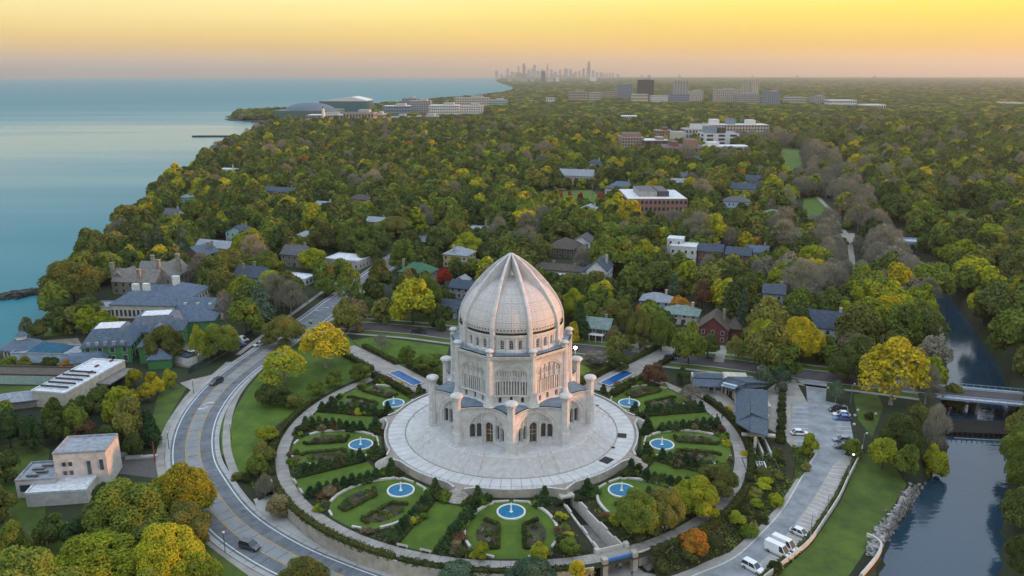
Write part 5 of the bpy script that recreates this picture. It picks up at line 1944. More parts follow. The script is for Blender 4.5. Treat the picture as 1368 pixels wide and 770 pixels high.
# hospital complex, block by block
for a_ in [
    (831, 861, 184, 203, 40, 'tan brick hospital wing at the left end of the hospital', 'tan', 'stone grey', 5, 8, ((0.0, 0.8, 4, 'pink brick', 'grey'),)),
    (861, 894, 188, 205, 34, 'dark banded hospital wing beside the tan brick wing', 'brown brick', 'white', 3, 3, ((0.2, 0.3, 3, 'pink brick', 'pale'),)),
    (877, 900, 175, 192, 30, 'reddish brick hospital tower behind the dark banded wing', 'pink brick', 'stone grey', 5, 6, ((0.1, 0.3, 4, 'brick', 'grey'),)),
    (900, 917, 177, 196, 26, 'plain cream hospital stair block in the middle of the hospital', 'cream', 'pale', 0, 0, ()),
    (887, 945, 197, 212, 44, 'low reddish brick hospital front range', 'pink brick', 'grey', 2, 10, ((0.2, 0.25, 7, 'pink brick', 'grey'), (-0.2, 0.15, 5, 'brick', 'grey'))),
    (941, 988, 179, 198, 40, 'white hospital block with dark parking decks', 'white', 'pale', 4, 3, ((-0.25, 0.3, 8, 'steel blue', 'grey'), (0.05, 0.2, 7, 'dark', 'grey'))),
    (943, 1003, 196, 209, 26, 'low white and brown hospital range at the right end', 'beige', 'white', 2, 12, ((-0.3, 0.25, 4, 'white', 'white'),)),
    (939, 1028, 167, 187, 30, 'long white six storey hospital slab with blue stair tower', 'beige', 'white', 5, 22, ((-0.3, 0.12, 7, 'white', 'white'), (-0.05, 0.1, 8, 'steel blue', 'blue'), (0.25, 0.12, 6, 'white', 'white'))),
    (916, 960, 173, 190, 36, 'pale stepped hospital block with roof plant behind the white parking decks', 'beige', 'pale', 3, 10, ((0, 0.5, 6, 'white', 'pale'),)),
]:
    px_block(*a_[:5], a_[5], a_[6], a_[7], a_[8], a_[9], 'hospital_block', 'hospital', extra=a_[10], group='blocks of the hospital', zbase=0)
# downtown towers
for a_ in [
    (853, 874, 107, 135, 30, 'near black office tower standing highest left of the downtown', 'dark', 'dark', 14, 9),
    (825, 845, 113, 133, 30, 'pale blue grey office slab left of the black tower', 'steel blue', 'grey', 9, 8),
    (901, 920, 109, 128, 24, 'grey tower with a pale sunlit edge behind the black tower', 'grey', 'grey', 14, 5),
    (920, 940, 122, 137, 30, 'cream apartment block at the foot of the grey tower', 'cream', 'pale', 7, 8),
    (893, 921, 126, 138, 34, 'dark blue glass block in front of the grey tower', 'steel blue', 'slate', 4, 9),
    (870, 894, 128, 138, 30, 'low white mixed block right of the black tower', 'white', 'pale', 4, 8),
    (845, 866, 126, 138, 30, 'low cream round cornered block under the black tower', 'cream', 'pale', 3, 8),
    (957, 988, 120, 139, 40, 'pale apartment block left of the twin light towers', 'beige', 'pale', 9, 11),
    (991, 1003, 110, 128, 22, 'left one of two light striped apartment towers', 'beige', 'pale', 14, 4),
    (1004, 1015, 109, 128, 22, 'right one of two light striped apartment towers, warm in the low sun', 'cream', 'pale', 14, 4),
    (986, 1016, 126, 140, 36, 'grey office block standing under the two light towers', 'grey', 'pale', 6, 11),
    (1023, 1043, 123, 142, 30, 'grey slab with vertical bands right of the light towers', 'steel blue', 'grey', 9, 7),
    (1052, 1078, 130, 140, 40, 'low pale block right of the grey slab', 'beige', 'pale', 3, 9),
    (1086, 1104, 129, 142, 30, 'small grey apartment slab at the right end of downtown', 'grey', 'grey', 6, 6),
    (1110, 1145, 134, 143, 50, 'wide low white building right of the downtown', 'white', 'white', 2, 12),
    (1156, 1184, 140, 146, 50, 'low white sheds in the trees right of downtown', 'white', 'white', 1, 8),
    (760, 786, 123, 136, 40, 'warm brick university hall left of the downtown', 'tan', 'stone grey', 4, 8),
    (787, 803, 124, 136, 40, 'pale hall between the brick halls left of the downtown', 'beige', 'pale', 4, 6),
    (803, 824, 123, 133, 40, 'tan hall with warm side wall next to the pale blue slab', 'tan', 'stone grey', 4, 8),
    (730, 741, 131, 138, 30, 'small white gabled hall alone in the far trees', 'white', 'pale', 2, 4),
    (831, 852, 155, 160, 30, 'small white flat roofed school in the far trees', 'white', 'white', 1, 7),
    (1345, 1368, 137, 143, 50, 'pale low sheds at the far right edge', 'white', 'pale', 1, 6),
]:
    px_block(*a_[:5], a_[5], a_[6], a_[7], a_[8], a_[9], 'tower_block' if a_[3] - a_[2] > 16 else 'office_block', 'tower' if a_[3] - a_[2] > 16 else 'building', group='buildings of the far downtown', extra=((0.1, 0.4, 5, 'grey', 'grey'),) if a_[3] - a_[2] > 12 else ())
# lakeside campus
for a_ in [
    (409, 458, 154, 164, 40, 'low grey glass hall right of the blue domed arena', 'grey', 'white', 2, 14),
    (458, 499, 151, 165, 46, 'tan brick hall with slate roof on the lakeside campus', 'tan', 'slate', 2, 10),
    (499, 512, 153, 161, 40, 'small pale hall beside the tan brick hall', 'beige', 'pale', 2, 5),
    (511, 547, 142, 154, 50, 'white and dark glass hall in the middle of the campus', 'steel blue', 'white', 3, 10),
    (537, 556, 132, 140, 40, 'dark blue block at the water behind the campus', 'steel blue', 'slate', 4, 6),
    (546, 575, 135, 152, 40, 'grey concrete block with stepped roof on the campus', 'grey', 'pale', 6, 9),
    (573, 613, 141, 155, 50, 'bright white hall with many gables on the campus', 'white', 'white', 4, 14),
    (613, 645, 142, 154, 50, 'white hall with pale blue roof at the right of the campus', 'white', 'pale', 4, 10),
    (607, 653, 131, 143, 50, 'long cream slab behind the white halls', 'cream', 'pale', 4, 14),
    (650, 678, 134, 142, 50, 'grey and teal hall at the right end of the campus', 'teal', 'pale', 3, 9),
    (520, 545, 157, 164, 40, 'pale stone hall low in the trees of the campus', 'beige', 'pale', 2, 8),
    (555, 585, 156, 164, 40, 'pale stone halls at the front edge of the campus', 'stone', 'pale', 2, 8),
]:
    px_block(*a_[:5], a_[5], a_[6], a_[7], a_[8], a_[9], 'campus_hall', 'university hall', group='halls of the lakeside campus', extra=((0.15, 0.35, 5, 'beige', 'pale'),))


def arena():
    x, y, _ = P(404, 160, 0)
    T = thing('arena', 'wide arena with shallow blue grey dome on green walls at the lake', 'arena', (x, y + 70, 0))
    hw = 40 / 1064 * y / 1.01
    MB().box((0, 0, 8), (2 * hw, 110, 18)).build('wall', mat('dark_green_wall', (0.06, 0.12, 0.11), 0.6), T)
    MB().lathe([(hw * 0.86, 17), (hw * 0.78, 22), (hw * 0.6, 27), (hw * 0.35, 30.5), (0, 32)], 40).build('dome_roof', RM['blue-grey'], T, smooth=True)
    x2, y2, _ = P(457, 152, 0)
    T2 = thing('glass_hall', 'teal glass lakefront hall with curved white roof behind the arena', 'sports hall', (x2, y2 + 60, 0))
    hw2 = 31 / 1064 * y2
    MB().box((0, 0, 14), (2 * hw2, 90, 28)).build('wall', mat('teal_glass', (0.05, 0.14, 0.16), 0.25), T2)
    mb = MB()
    pr = [(-hw2, 28), (-hw2 * 0.2, 34), (hw2 * 0.4, 38), (hw2, 30), (hw2, 27.9)]
    mb.prism(pr, -46, 46)
    mb.v = [(a, c, b) for a, b, c in mb.v]
    mb.build('roof', RM['white'], T2)
    FOOT.append((x, y + 70, hw * 1.2, 80))
    FOOT.append((x2, y2 + 60, hw2 * 1.1, 80))
    xl, yl, _ = P(433, 168, 0)
    L = thing('lighthouse', 'white lighthouse tower in the trees before the campus', 'lighthouse', (xl, yl, 0))
    MB().lathe([(4.2, 0), (3.0, 22), (2.6, 27), (3.2, 27.2), (3.2, 28.4), (1.8, 28.5), (1.8, 31)], 14).build('tower', WM['white'], L)
    MB().lathe([(2.2, 31), (1.4, 33), (0, 34)], 14).build('lantern_roof', RM['dark'], L)
    xp, yp, _ = P(300, 183, LAKE_Z)
    pr_ = thing('pier', 'long dark straight pier running out into the calm lake', 'pier', (xp, yp, LAKE_Z))
    MB().box((-5, 0, 0.8), (90, 6, 2.6), R(2)).build('deck', mat('dark_timber', (0.05, 0.04, 0.035), 0.9), pr_)


arena()

# distant skyline, tower by tower
SKY_Y = 15500.0
rs_ = random.Random(3)
tow = [(664.8, 94.7, 3.6, 'blue'), (678.5, 91.8, 3, 0), (692, 89.4, 2.2, 0), (699, 86.2, 4, 1), (712, 87.4, 3.2, 0), (722, 92, 2.2, 0), (728, 90, 2.4, 0), (773, 92, 3, 0), (684, 96, 4, 0), (688, 97, 3, 0),
       (705, 93, 4, 0), (709, 91, 2, 0), (716, 95, 3, 0), (719, 94, 2, 0), (733, 93.5, 3.2, 0), (738, 96, 4, 0), (744, 94, 3, 0), (750, 92.2, 3, 0), (752.6, 92.6, 2.2, 0), (757, 92.5, 3.2, 0), (763, 96, 3.6, 0), (768, 95, 2.6, 0),
       (785, 94, 3, 0), (790, 97, 3.4, 0), (795, 96.5, 3.6, 0), (798.5, 98, 2, 0), (802, 97.4, 2.4, 0), (806, 97.6, 2.4, 0), (810, 97.8, 2.2, 0), (816, 98.6, 3, 0), (846, 99.6, 2, 0), (855, 99.8, 4, 0), (893, 100.4, 3, 0), (984, 100.6, 2.4, 0), (1040, 100.8, 3, 0), (1136, 101, 3, 0)]
for i in range(26):
    tow.append((672 + 112 * i / 26 + rs_.uniform(-2, 2), rs_.uniform(97.5, 101), rs_.uniform(2.5, 5), 0))
SKM = mat('skyline_grey', (0.20, 0.20, 0.22), 0.7, 0.15, 0.01)
SKB = mat('skyline_dark', (0.06, 0.06, 0.07), 0.6, 0.15, 0.01)
for i, (px0, yt, w_, kd) in enumerate(tow):
    yy = SKY_Y + rs_.uniform(-700, 900)
    top = CAM_Z + (98 - yt) / 1064 * yy
    xx = (px0 - 684) / 1064 * yy * 1.035
    ww = w_ / 1064 * yy
    T = thing('skyscraper', 'hazy grey tower of the distant city skyline on the horizon' if kd == 0 else 'dark tapering tower left of the skyline centre' if kd == 1 else 'lone slab tower at the left end of the skyline', 'skyscraper', (xx, yy, 0), 0, 'towers of the distant skyline')
    mb = MB()
    k = rs_.choice([0.7, 1.0, 0.85])
    mb.box((0, 0, top * k / 2), (ww, ww * 0.8, top * k))
    mb.box((rs_.uniform(-.1, .1) * ww, 0, top / 2), (ww * 0.66, ww * 0.5, top))
    if i % 3 == 0:
        mb.box((0, 0, top * 1.02), (ww * 0.2, ww * 0.2, top * 0.06))
    mb.build('shaft', SKB if kd == 1 else SKM, T)
T = thing('skyscraper', 'tallest black stepped tower of the skyline with twin antennas', 'skyscraper', ((779.3 - 684) / 1064 * 15400 * 1.035, 15400, 0), 0)
for w_, h_ in ((66, 190), (52, 250), (36, 305)):
    MB().box(((66 - w_) * 0.2, 0, h_ / 2), (w_, w_, h_)).build('shaft', SKB, T)
for s_ in (-1, 1):
    MB().box((s_ * 8 + 6, 0, 325), (4, 4, 45)).build('antenna', TRIM, T)
T = thing('skyscraper', 'slim tower with a thin spire between the skyline peaks', 'skyscraper', ((728 - 684) / 1064 * 15300 * 1.035, 15300, 0), 0)
MB().box((0, 0, 95), (34, 30, 190)).box((4, 0, 130), (22, 20, 260)).build('shaft', SKM, T)
MB().box((4, 0, 285), (3.5, 3.5, 60)).build('spire', TRIM, T)
for px0, yt, yb, w_, kd in ((693, 97, 110, 7, 'tan'), (726, 95, 108, 5, 'dark'), (700, 99, 109, 9, 'grey'), (745, 103, 108, 4, 'white'), (793, 103, 106, 8, 'white'), (735, 104, 109, 9, 'beige'), (681, 102, 110, 6, 'beige'), (711, 103, 110, 6, 'grey')):
    px_block(px0 - w_ / 2, px0 + w_ / 2, yt, yb, 80, {'tan': 'warm tan lakefront tower before the distant skyline', 'dark': 'dark slab tower standing before the distant skyline', 'grey': 'grey apartment slab before the distant skyline', 'white': 'pale block before the distant skyline', 'beige': 'beige apartment block before the distant skyline'}[kd], kd, 'grey', 0, 0, 'tower_block', 'tower', group='towers before the skyline', dist=8200 + 300 * (px0 % 5))


# ------------------------------------------------------------------ estates on the lake side
def part_hip(T, c, w, d, h, rh, wallm, roofm, z=0.0, rz=0.0, flat_top=0.0, wname='wall', windows=0, step=2.2, ww=1.0, wh=1.6, ov=0.5):
    rot = lambda v: [((a * math.cos(rz) - b * math.sin(rz)) + c[0], (a * math.sin(rz) + b * math.cos(rz)) + c[1], q + z) for a, b, q in v]
    wb = MB().box((0, 0, h / 2 - 0.4), (w, d, h + 0.8))
    wb.v = rot(wb.v)
    wo = wb.build(wname, wallm, T)
    rb_ = MB()
    if rh > 0:
        roof_hip(rb_, w, d, h, rh, ov, flat_top=flat_top)
    else:
        rb_.box((0, 0, h + 0.02), (w - 0.5, d - 0.5, 0.1))
        for s_ in (-1, 1):
            rb_.box((0, s_ * (d / 2 - 0.1), h + 0.2), (w + 0.1, 0.35, 0.5))
            rb_.box((s_ * (w / 2 - 0.1), 0, h + 0.197), (0.35, d - 0.56, 0.5))
    rb_.v = rot(rb_.v)
    ro = rb_.build('roof', roofm, T)
    if windows:
        gl, fr = window_set(w, d, h, windows, step, ww, wh)
        gl.v, fr.v = rot(gl.v), rot(fr.v)
        tag(gl.build('window', GLASSM, wo), kind='stuff')
        tag(fr.build('window_frame', TRIM, wo), kind='stuff')
    return wo, ro


def estates():
    RB = RM['blue-grey']
    # stone manor
    x, y, z = PG(176, 398)
    T = thing('stone_manor', 'old grey stone manor with steep roofs, gables and tall chimneys beside the lake', 'mansion', (x, y + 9, z), R(-8))
    SG = RM['stone grey']
    for c, w, d, h, rh, al in (((0, 0), 20, 9, 5.5, 5.0, 'x'), ((9, 9), 11, 16, 6.5, 5.5, 'y'), ((-8, 3), 7, 12, 5, 4.5, 'y'), ((3, 12), 18, 8, 6, 5, 'x')):
        MB().box((c[0], c[1], h / 2 - 0.5), (w, d, h + 1)).build('wall', WM['stone'], T)
        m_ = MB()
        roof_gable(m_, w, d, h, rh, 0.3, al, c=c)
        g_ = MB()
        if al == 'x':
            for s_ in (-1, 1):
                g_.prism([(-d / 2, 0), (d / 2, 0), (0, rh)], s_ * (w / 2) - 0.2, s_ * (w / 2) + 0.2)
            g_.v = [(q + c[0], a + c[1], b + h) for a, b, q in g_.v]
        else:
            for s_ in (-1, 1):
                g_.prism([(-w / 2, 0), (w / 2, 0), (0, rh)], s_ * (d / 2) - 0.2, s_ * (d / 2) + 0.2)
            g_.v = [(a + c[0], q + c[1], b + h) for a, b, q in g_.v]
        g_.build('gable', WM['stone'], T)
        m_.build('roof', SG, T)
        gl, fr = window_set(w, d, h, 2, 3.0, 0.9, 1.4)
        gl.v = [(a + c[0], b + c[1], q) for a, b, q in gl.v]
        tag(gl.build('window', GLASSM, T), kind='stuff')
    for c, h in (((-11.5, -1), 13), ((9, 1), 14.5), ((13.5, 9), 15.5), ((-1, 13), 13.5), ((2, -3), 11)):
        MB().box((c[0], c[1], h / 2), (1.5, 1.3, h)).box((c[0], c[1], h), (1.8, 1.6, 0.4)).build('chimney', WM['stone'], T)
    FOOT.append((x, y + 12, 18, 8))
    # white mansion
    x, y, z = PG(190, 428)
    T = thing('white_mansion', 'big cream mansion with blue grey hipped roofs and rows of tall windows', 'mansion', (x, y + 8, z), R(-4))
    CR = WM['cream']
    part_hip(T, (0, 0), 26, 12, 5.5, 4.2, CR, RB, windows=1, step=1.6, ww=1.0, wh=2.6)
    part_hip(T, (9, 9), 15, 18, 7.0, 3.6, CR, RB, windows=2, step=2.4)
    part_hip(T, (-1, 12), 18, 9, 6.0, 3.0, CR, RB, windows=2)
    part_hip(T, (-17, -2), 9, 8, 4.2, 0, CR, RM['pale'], windows=1, step=1.5, wh=2.4)
    for c, h in (((-4, 6), 10), ((-9, 7), 9.5), ((5, 13), 11.5)):
        MB().box((c[0], c[1], h / 2 + 1), (2.6, 1.6, h)).build('chimney', WM['white'], T)
    FOOT.append((x, y + 12, 20, 16))
    # arched garage
    x, y, z = PG(268, 427)
    T = thing('arched_garage', 'low cream carriage house with slate roof and four dark arches lit by lamps', 'garage', (x, y + 4.5, z), R(-4))
    MB().box((0, 0.6, 2.0), (19, 7.5, 4.4)).build('wall', CR, T)
    m_ = MB()
    roof_gable(m_, 19.6, 9, 4.2, 3.4, 0.4, 'x')
    m_.build('roof', RB, T)
    for i in range(5):
        MB().box((-8.9 + 4.45 * i, -3.55, 1.9), (1.5, 0.9, 4.2)).build('pier', CR, T)
    for i in range(4):
        c_ = -6.7 + 4.45 * i
        p = arch_poly(c_, 1.47, -0.3, 1.9, 1.4)
        MB().add([(a, -3.16, b) for a, b in p], [tuple(range(len(p)))]).build('arch_opening', DARKGLASS, T, recalc=False)
        f = MB()
        q = arch_poly(c_, 1.47, 1.9, 1.9, 1.4)[2:]
        for (a1, b1), (a2, b2) in zip(q, q[1:]):
            f.add([(a1, -3.6, b1), (a2, -3.6, b2), (a2, -3.6, 4.0), (a1, -3.6, 4.0)], [(0, 1, 2, 3)])
        f.build('arch_spandrel', CR, T, recalc=False)
    for i in range(5):
        MB().box((-8.9 + 4.45 * i, -4.08, 2.5), (0.3, 0.16, 0.45)).build('wall_lamp', WARM, T)
    for i in range(3):
        MB().box((-6 + 5 * i, -2.6, 5.6), (1.2, 1.4, 1.2)).build('dormer', CR, T)
    FOOT.append((x, y + 5, 12, 12))
    # cabana
    x, y, z = PG(90, 431)
    T = thing('pool_cabana', 'small white flat roofed cabana with glass front on the lake lawn', 'cabana', (x, y + 4, z), R(4))
    part_hip(T, (0, 0), 10, 7, 3.2, 0, WM['white'], RM['stone grey'], windows=1, step=1.7, ww=1.3, wh=2.0)
    FOOT.append((x, y + 4, 7, 10))
    drape('estate_lawn', px([(62, 440), (88, 432), (124, 424), (138, 432), (118, 444), (84, 448), (58, 450)]), 0.05, LAWN)
    # house under construction
    x, y, z = PG(172, 486)
    T = thing('unfinished_house', 'large unfinished house with many blue grey hip roofs over green sheathing', 'mansion', (x, y + 8, z), R(10))
    GB = WM['green board']
    part_hip(T, (-8, 0), 15, 14, 6, 5.0, GB, RM['blue-grey'], flat_top=0.55, windows=2, step=3.2, ww=1.4, wh=1.9)
    part_hip(T, (4, 12), 18, 13, 6.5, 4.6, GB, RM['blue-grey'], flat_top=0.5, windows=2, step=3.2)
    part_hip(T, (7, -1), 9, 16, 6, 4.6, GB, RM['blue-grey'], windows=2, step=3.0)
    part_hip(T, (12, 20), 20, 9, 6.5, 3.5, GB, RM['blue-grey'])
    part_hip(T, (-14, -10), 13, 7, 3.2, 1.8, WM['beige'], RM['blue-grey'], flat_top=0.4)
    part_hip(T, (10, -12), 7, 6, 3.4, 2.6, GB, RM['blue-grey'])
    MB().box((-8, 0, 11.2), (8, 7, 0.15)).build('roof_membrane', RM['white'], T)
    MB().box((4, 12, 11.3), (9, 6, 0.15)).build('roof_membrane', RM['white'], T)
    for i in range(5):
        MB().box((-13 + 2.6 * i, -7.4, 7.2), (1.1, 1.0, 1.2)).build('dormer', RM['pale'], T)
    FOOT.append((x, y + 12, 24, 10))
    # round pavilion and teal pyramid roof
    x, y, z = PG(20, 480)
    T = thing('round_pavilion', 'round pavilion with blue grey cone roof and small lantern by the lake', 'pavilion', (x, y + 5, z))
    MB().lathe([(5.6, -1), (5.6, 3.0)], 28).build('glass_drum', GLASSM, T)
    for i in range(18):
        a_ = i * 2 * math.pi / 18
        MB().box((5.65 * math.sin(a_), -5.65 * math.cos(a_), 1.6), (0.45, 0.3, 3.0), a_).build('post', WM['white'], T)
    MB().lathe([(6.5, 2.9), (6.5, 3.2), (2.0, 5.4), (2.0, 5.6)], 28).build('roof', RB, T)
    MB().lathe([(1.7, 5.4), (1.7, 6.8)], 12).build('lantern', WM['white'], T)
    MB().lathe([(2.2, 6.8), (0.0, 8.2)], 12).build('lantern_roof', RB, T)
    x, y, z = PG(62, 486)
    T = thing('pool_house', 'low white building with deep teal pyramid roof beside the round pavilion', 'pool house', (x, y + 5, z), R(-3))
    part_hip(T, (0, 0), 24, 9, 3.0, 0, WM['pale blue'], RM['pale'])
    mb = MB()
    roof_hip(mb, 12, 7, 3.3, 2.4, 0.2, c=(-1, 0))
    mb.build('pyramid_roof', RM['deep teal'], T)
    FOOT.append((x - 6, y + 5, 18, 6))
    # long low brown roofed gallery
    x, y, z = PG(40, 514)
    T = thing('glass_gallery', 'long low gallery with brown flat roof and pale glass front', 'building', (x, y + 3.5, z), R(-3))
    part_hip(T, (-6, 0), 36, 7, 3.0, 0, mat('pale_glass', (0.30, 0.40, 0.38), 0.3), RM['brown'])
    drape('estate_lawn', px([(-20, 516), (60, 516), (40, 536), (-20, 540)]), 0.04, LAWN2)
    FOOT.append((x - 6, y + 4, 16, 8))
    # white hall with beams
    A, B, C_, D_ = [P(a, b, 4.6) for a, b in ((124, 480), (169, 483), (88, 527), (42, 523))]
    mx_, my_ = (A[0] + C_[0]) / 2, (A[1] + C_[1]) / 2
    ang = math.atan2((A[1] + B[1]) - (C_[1] + D_[1]), (A[0] + B[0]) - (C_[0] + D_[0]))
    L_ = math.hypot((A[0] + B[0]) / 2 - (C_[0] + D_[0]) / 2, (A[1] + B[1]) / 2 - (C_[1] + D_[1]) / 2)
    W_ = 11.0
    T = thing('white_hall', 'long white modern hall with flat white roof and dark roof beams', 'modern house', (mx_, my_, G(mx_, my_)), ang)
    part_hip(T, (0, 0), L_, W_, 4.6, 0, WM['cream'], RM['white'])
    for i in range(5):
        MB().box((-L_ * 0.38 + 3.0 * i, 0.3, 5.25), (0.4, W_ * 0.8, 0.5)).build('roof_beam', RM['dark'], T)
    for i in range(3):
        MB().box((L_ * 0.1 + 5 * i, -1.5 + 1.5 * (i % 2), 4.9), (1.6, 0.6, 0.35)).build('roof_vent', WM['red'], T)
    MB().box((L_ * 0.22, -W_ / 2 - 2.2, 2.6), (13, 4.4, 0.35)).build('canopy', RM['stone grey'], T)
    FOOT.append((mx_ + 8, my_ + 6, 13, 22))
    FOOT.append((mx_ - 8, my_ - 6, 13, 22))
    x, y, z = PG(22, 546)
    T = thing('garden_shed', 'low grey roofed shed at the left edge below the white hall', 'shed', (x, y + 3, z), R(20))
    part_hip(T, (0, 0), 14, 7, 2.4, 1.6, WM['stone'], RM['pale'])
    FOOT.append((x, y + 3, 8, 2))
    # cubist concrete house
    x, y, z = PG(90, 664)
    T = thing('concrete_house', 'stepped concrete house of three flat roofed blocks with slit windows', 'modern house', (x, y + 5, z), R(8))
    CC = WM['concrete']
    part_hip(T, (2, 2.5), 11.5, 9, 9.4, 0, CC, RM['pale'])
    part_hip(T, (-7.5, 0.5), 8.5, 9, 4.2, 0, CC, RM['pale'])
    part_hip(T, (-1.5, -5.0), 13, 6.5, 3.0, 0, CC, RM['white'])
    for wx, wz, w_, h_ in ((-1.6, 4.6, 0.8, 1.0), (-0.2, 4.6, 0.8, 1.0), (-1.6, 6.8, 0.8, 1.0), (-0.2, 6.8, 0.8, 1.0), (3.8, 5.6, 0.8, 3.4), (6.6, 6.2, 0.8, 2.6), (3.8, 1.8, 0.8, 2.0)):
        MB().box((wx, -2.05, wz), (w_, 0.14, h_)).build('window', GLASSM, T)
    for wx, wz in ((-9.8, 2.4), (-6.2, 2.2)):
        MB().box((wx, -4.05, wz), (2.2, 0.14, 1.6)).build('window', GLASSM, T)
    for i in range(4):
        MB().box((-8.6 + 1.5 * (i % 2), -2.4 + 1.6 * i, 4.75), (2.6, 0.7, 0.3)).build('skylight', DARKGLASS, T)
    FOOT.append((x, y + 4, 15, 22))
    FOOT.append((x - 7, y + 1, 10, 22))
    drape('house_drive', px([(150, 608), (213, 612), (212, 640), (150, 632)]), 0.04, mat('dark_gravel', (0.10, 0.095, 0.09), 0.95, scale=1.5))
    gw = thing('garden_path_wall', 'low pale stepped wall running from the concrete house to the road', 'wall', (*PG(175, 610)[:2], G(*PG(175, 610)[:2])))
    o_ = gw.location
    for k, (a_, b_) in enumerate((((146, 606), (158, 606)), ((158, 608), (168, 610)), ((168, 613), (190, 612)), ((190, 612), (211, 610)))):
        p_, q_ = PG(*a_), PG(*b_)
        MB().bar((p_[0] - o_.x, p_[1] - o_.y, 0.9 - 0.15 * k), (q_[0] - o_.x, q_[1] - o_.y, 0.9 - 0.15 * k), 1.2, 1.4).build('wall_section', CONC_L, gw)
    # building site by the lake
    drape('building_site', px([(35, 462), (60, 455), (104, 452), (112, 466), (100, 474), (44, 470)]), 0.05, mat('bare_earth', (0.20, 0.17, 0.13), 0.95, 0.2, 0.5))
    drape('site_yard', px([(228, 470), (262, 452), (300, 448), (318, 452), (300, 474), (262, 494), (232, 488)]), 0.05, mat('bare_earth', (0.20, 0.17, 0.13), 0.95, 0.2, 0.5))
    x, y, z = PG(246, 484)
    T = thing('site_office', 'small white site hut with dark roof beside the road', 'hut', (x, y, z), R(-30))
    part_hip(T, (0, 0), 9, 4, 2.8, 0, WM['white'], RM['slate'])
    FOOT.append((x, y, 6, 4))
    # site fence with green screens
    f = thing('site_fence', 'dark green screened fence round the building site beside the road', 'fence', (0, 0, 0))
    pth = px([(252, 500), (272, 488), (296, 474), (322, 456), (338, 446)])
    for p_, q_ in zip(pth, pth[1:]):
        n_ = max(1, int(math.hypot(q_[0] - p_[0], q_[1] - p_[1]) / 3.2))
        for i in range(n_):
            a_ = (p_[0] + (q_[0] - p_[0]) * i / n_, p_[1] + (q_[1] - p_[1]) * i / n_)
            b_ = (p_[0] + (q_[0] - p_[0]) * (i + 0.96) / n_, p_[1] + (q_[1] - p_[1]) * (i + 0.96) / n_)
            MB().bar((*a_, G(*a_) + 1.9), (*b_, G(*b_) + 1.9), 0.06, 1.9).build('screen_panel', mat('green_screen', (0.02, 0.055, 0.045), 0.8), f)
    # breakwater: heaped dark rocks
    rr_ = random.Random(8)
    mb = MB()
    for k in range(420):
        t = rr_.random()
        cx0, cy0, _ = P(4 + 84 * t, 398 - 13 * t ** 1.3, LAKE_Z)
        s_ = rr_.uniform(0.6, 1.5)
        o_ = (cx0 + rr_.gauss(0, 0.4), cy0 + rr_.gauss(0, 2.4), LAKE_Z + rr_.uniform(0, 1.6))
        vs_ = [(o_[0] + sx_ * s_ * rr_.uniform(.5, 1), o_[1] + sy_ * s_ * rr_.uniform(.5, 1), o_[2] + sz_ * s_ * rr_.uniform(.4, .8)) for sz_ in (-1, 1) for sx_, sy_ in ((-1, -1), (1, -1), (1, 1), (-1, 1))]
        mb.add(vs_, [(3, 2, 1, 0), (4, 5, 6, 7), (0, 1, 5, 4), (1, 2, 6, 5), (2, 3, 7, 6), (3, 0, 4, 7)])
    tag(mb.build('breakwater_rocks', mat('dark_rock', (0.06, 0.058, 0.055), 0.9, 0.3, 0.5)), 'heaped dark rocks of the curved breakwater in the lake', 'breakwater', kind='stuff')
    drape('beach', px([(66, 388), (84, 384), (100, 388), (92, 404), (72, 398)]), 0.4, mat('sand', (0.28, 0.24, 0.18), 0.95, 0.15, 0.4), hfun=lambda a, b: LAKE_Z)
    # riprap on the channel bank
    mb = MB()
    for k in range(1500):
        t = rr_.random()
        a_, b_ = 1164 + 58 * t, 736 - 80 * t
        q = PG(a_ + rr_.gauss(0, 4.2), b_ + rr_.gauss(0, 4.2))
        s_ = rr_.uniform(0.2, 0.46)
        vs_ = [(q[0] + sx_ * s_ * rr_.uniform(.5, 1), q[1] + sy_ * s_ * rr_.uniform(.5, 1), max(q[2], RIVER_Z) + 0.25 + sz_ * s_ * rr_.uniform(.4, .8)) for sz_ in (-1, 1) for sx_, sy_ in ((-1, -1), (1, -1), (1, 1), (-1, 1))]
        mb.add(vs_, [(3, 2, 1, 0), (4, 5, 6, 7), (0, 1, 5, 4), (1, 2, 6, 5), (2, 3, 7, 6), (3, 0, 4, 7)])
    tag(mb.build('bank_rocks', mat('pale_rock', (0.27, 0.26, 0.245), 0.9, 0.45, 0.9)), 'pale loose rocks armouring the channel bank below the grass slope', 'rocks', kind='stuff')
    # lock wall at the lower left of the channel
    lwp = smooth(px([(1158, 716), (1170, 722), (1177, 732), (1170, 748), (1150, 772)]), 3)
    o = wall_along([(a, b) for a, b in lwp], 0.5, 0.9, lambda a, b: -3.0)
    ob = o.build('channel_wall', mat('pale_wall', (0.47, 0.45, 0.41), 0.85))
    ob2 = wall_along(offset(lwp, -0.3), 0.25, 1.4, lambda a, b: -6.6, 2.6).build('channel_wall_face', mat('pale_wall', (0.47, 0.45, 0.41), 0.85), ob)
    tag(ob, 'short curved concrete channel wall with rail at the bottom right', 'wall')


estates()


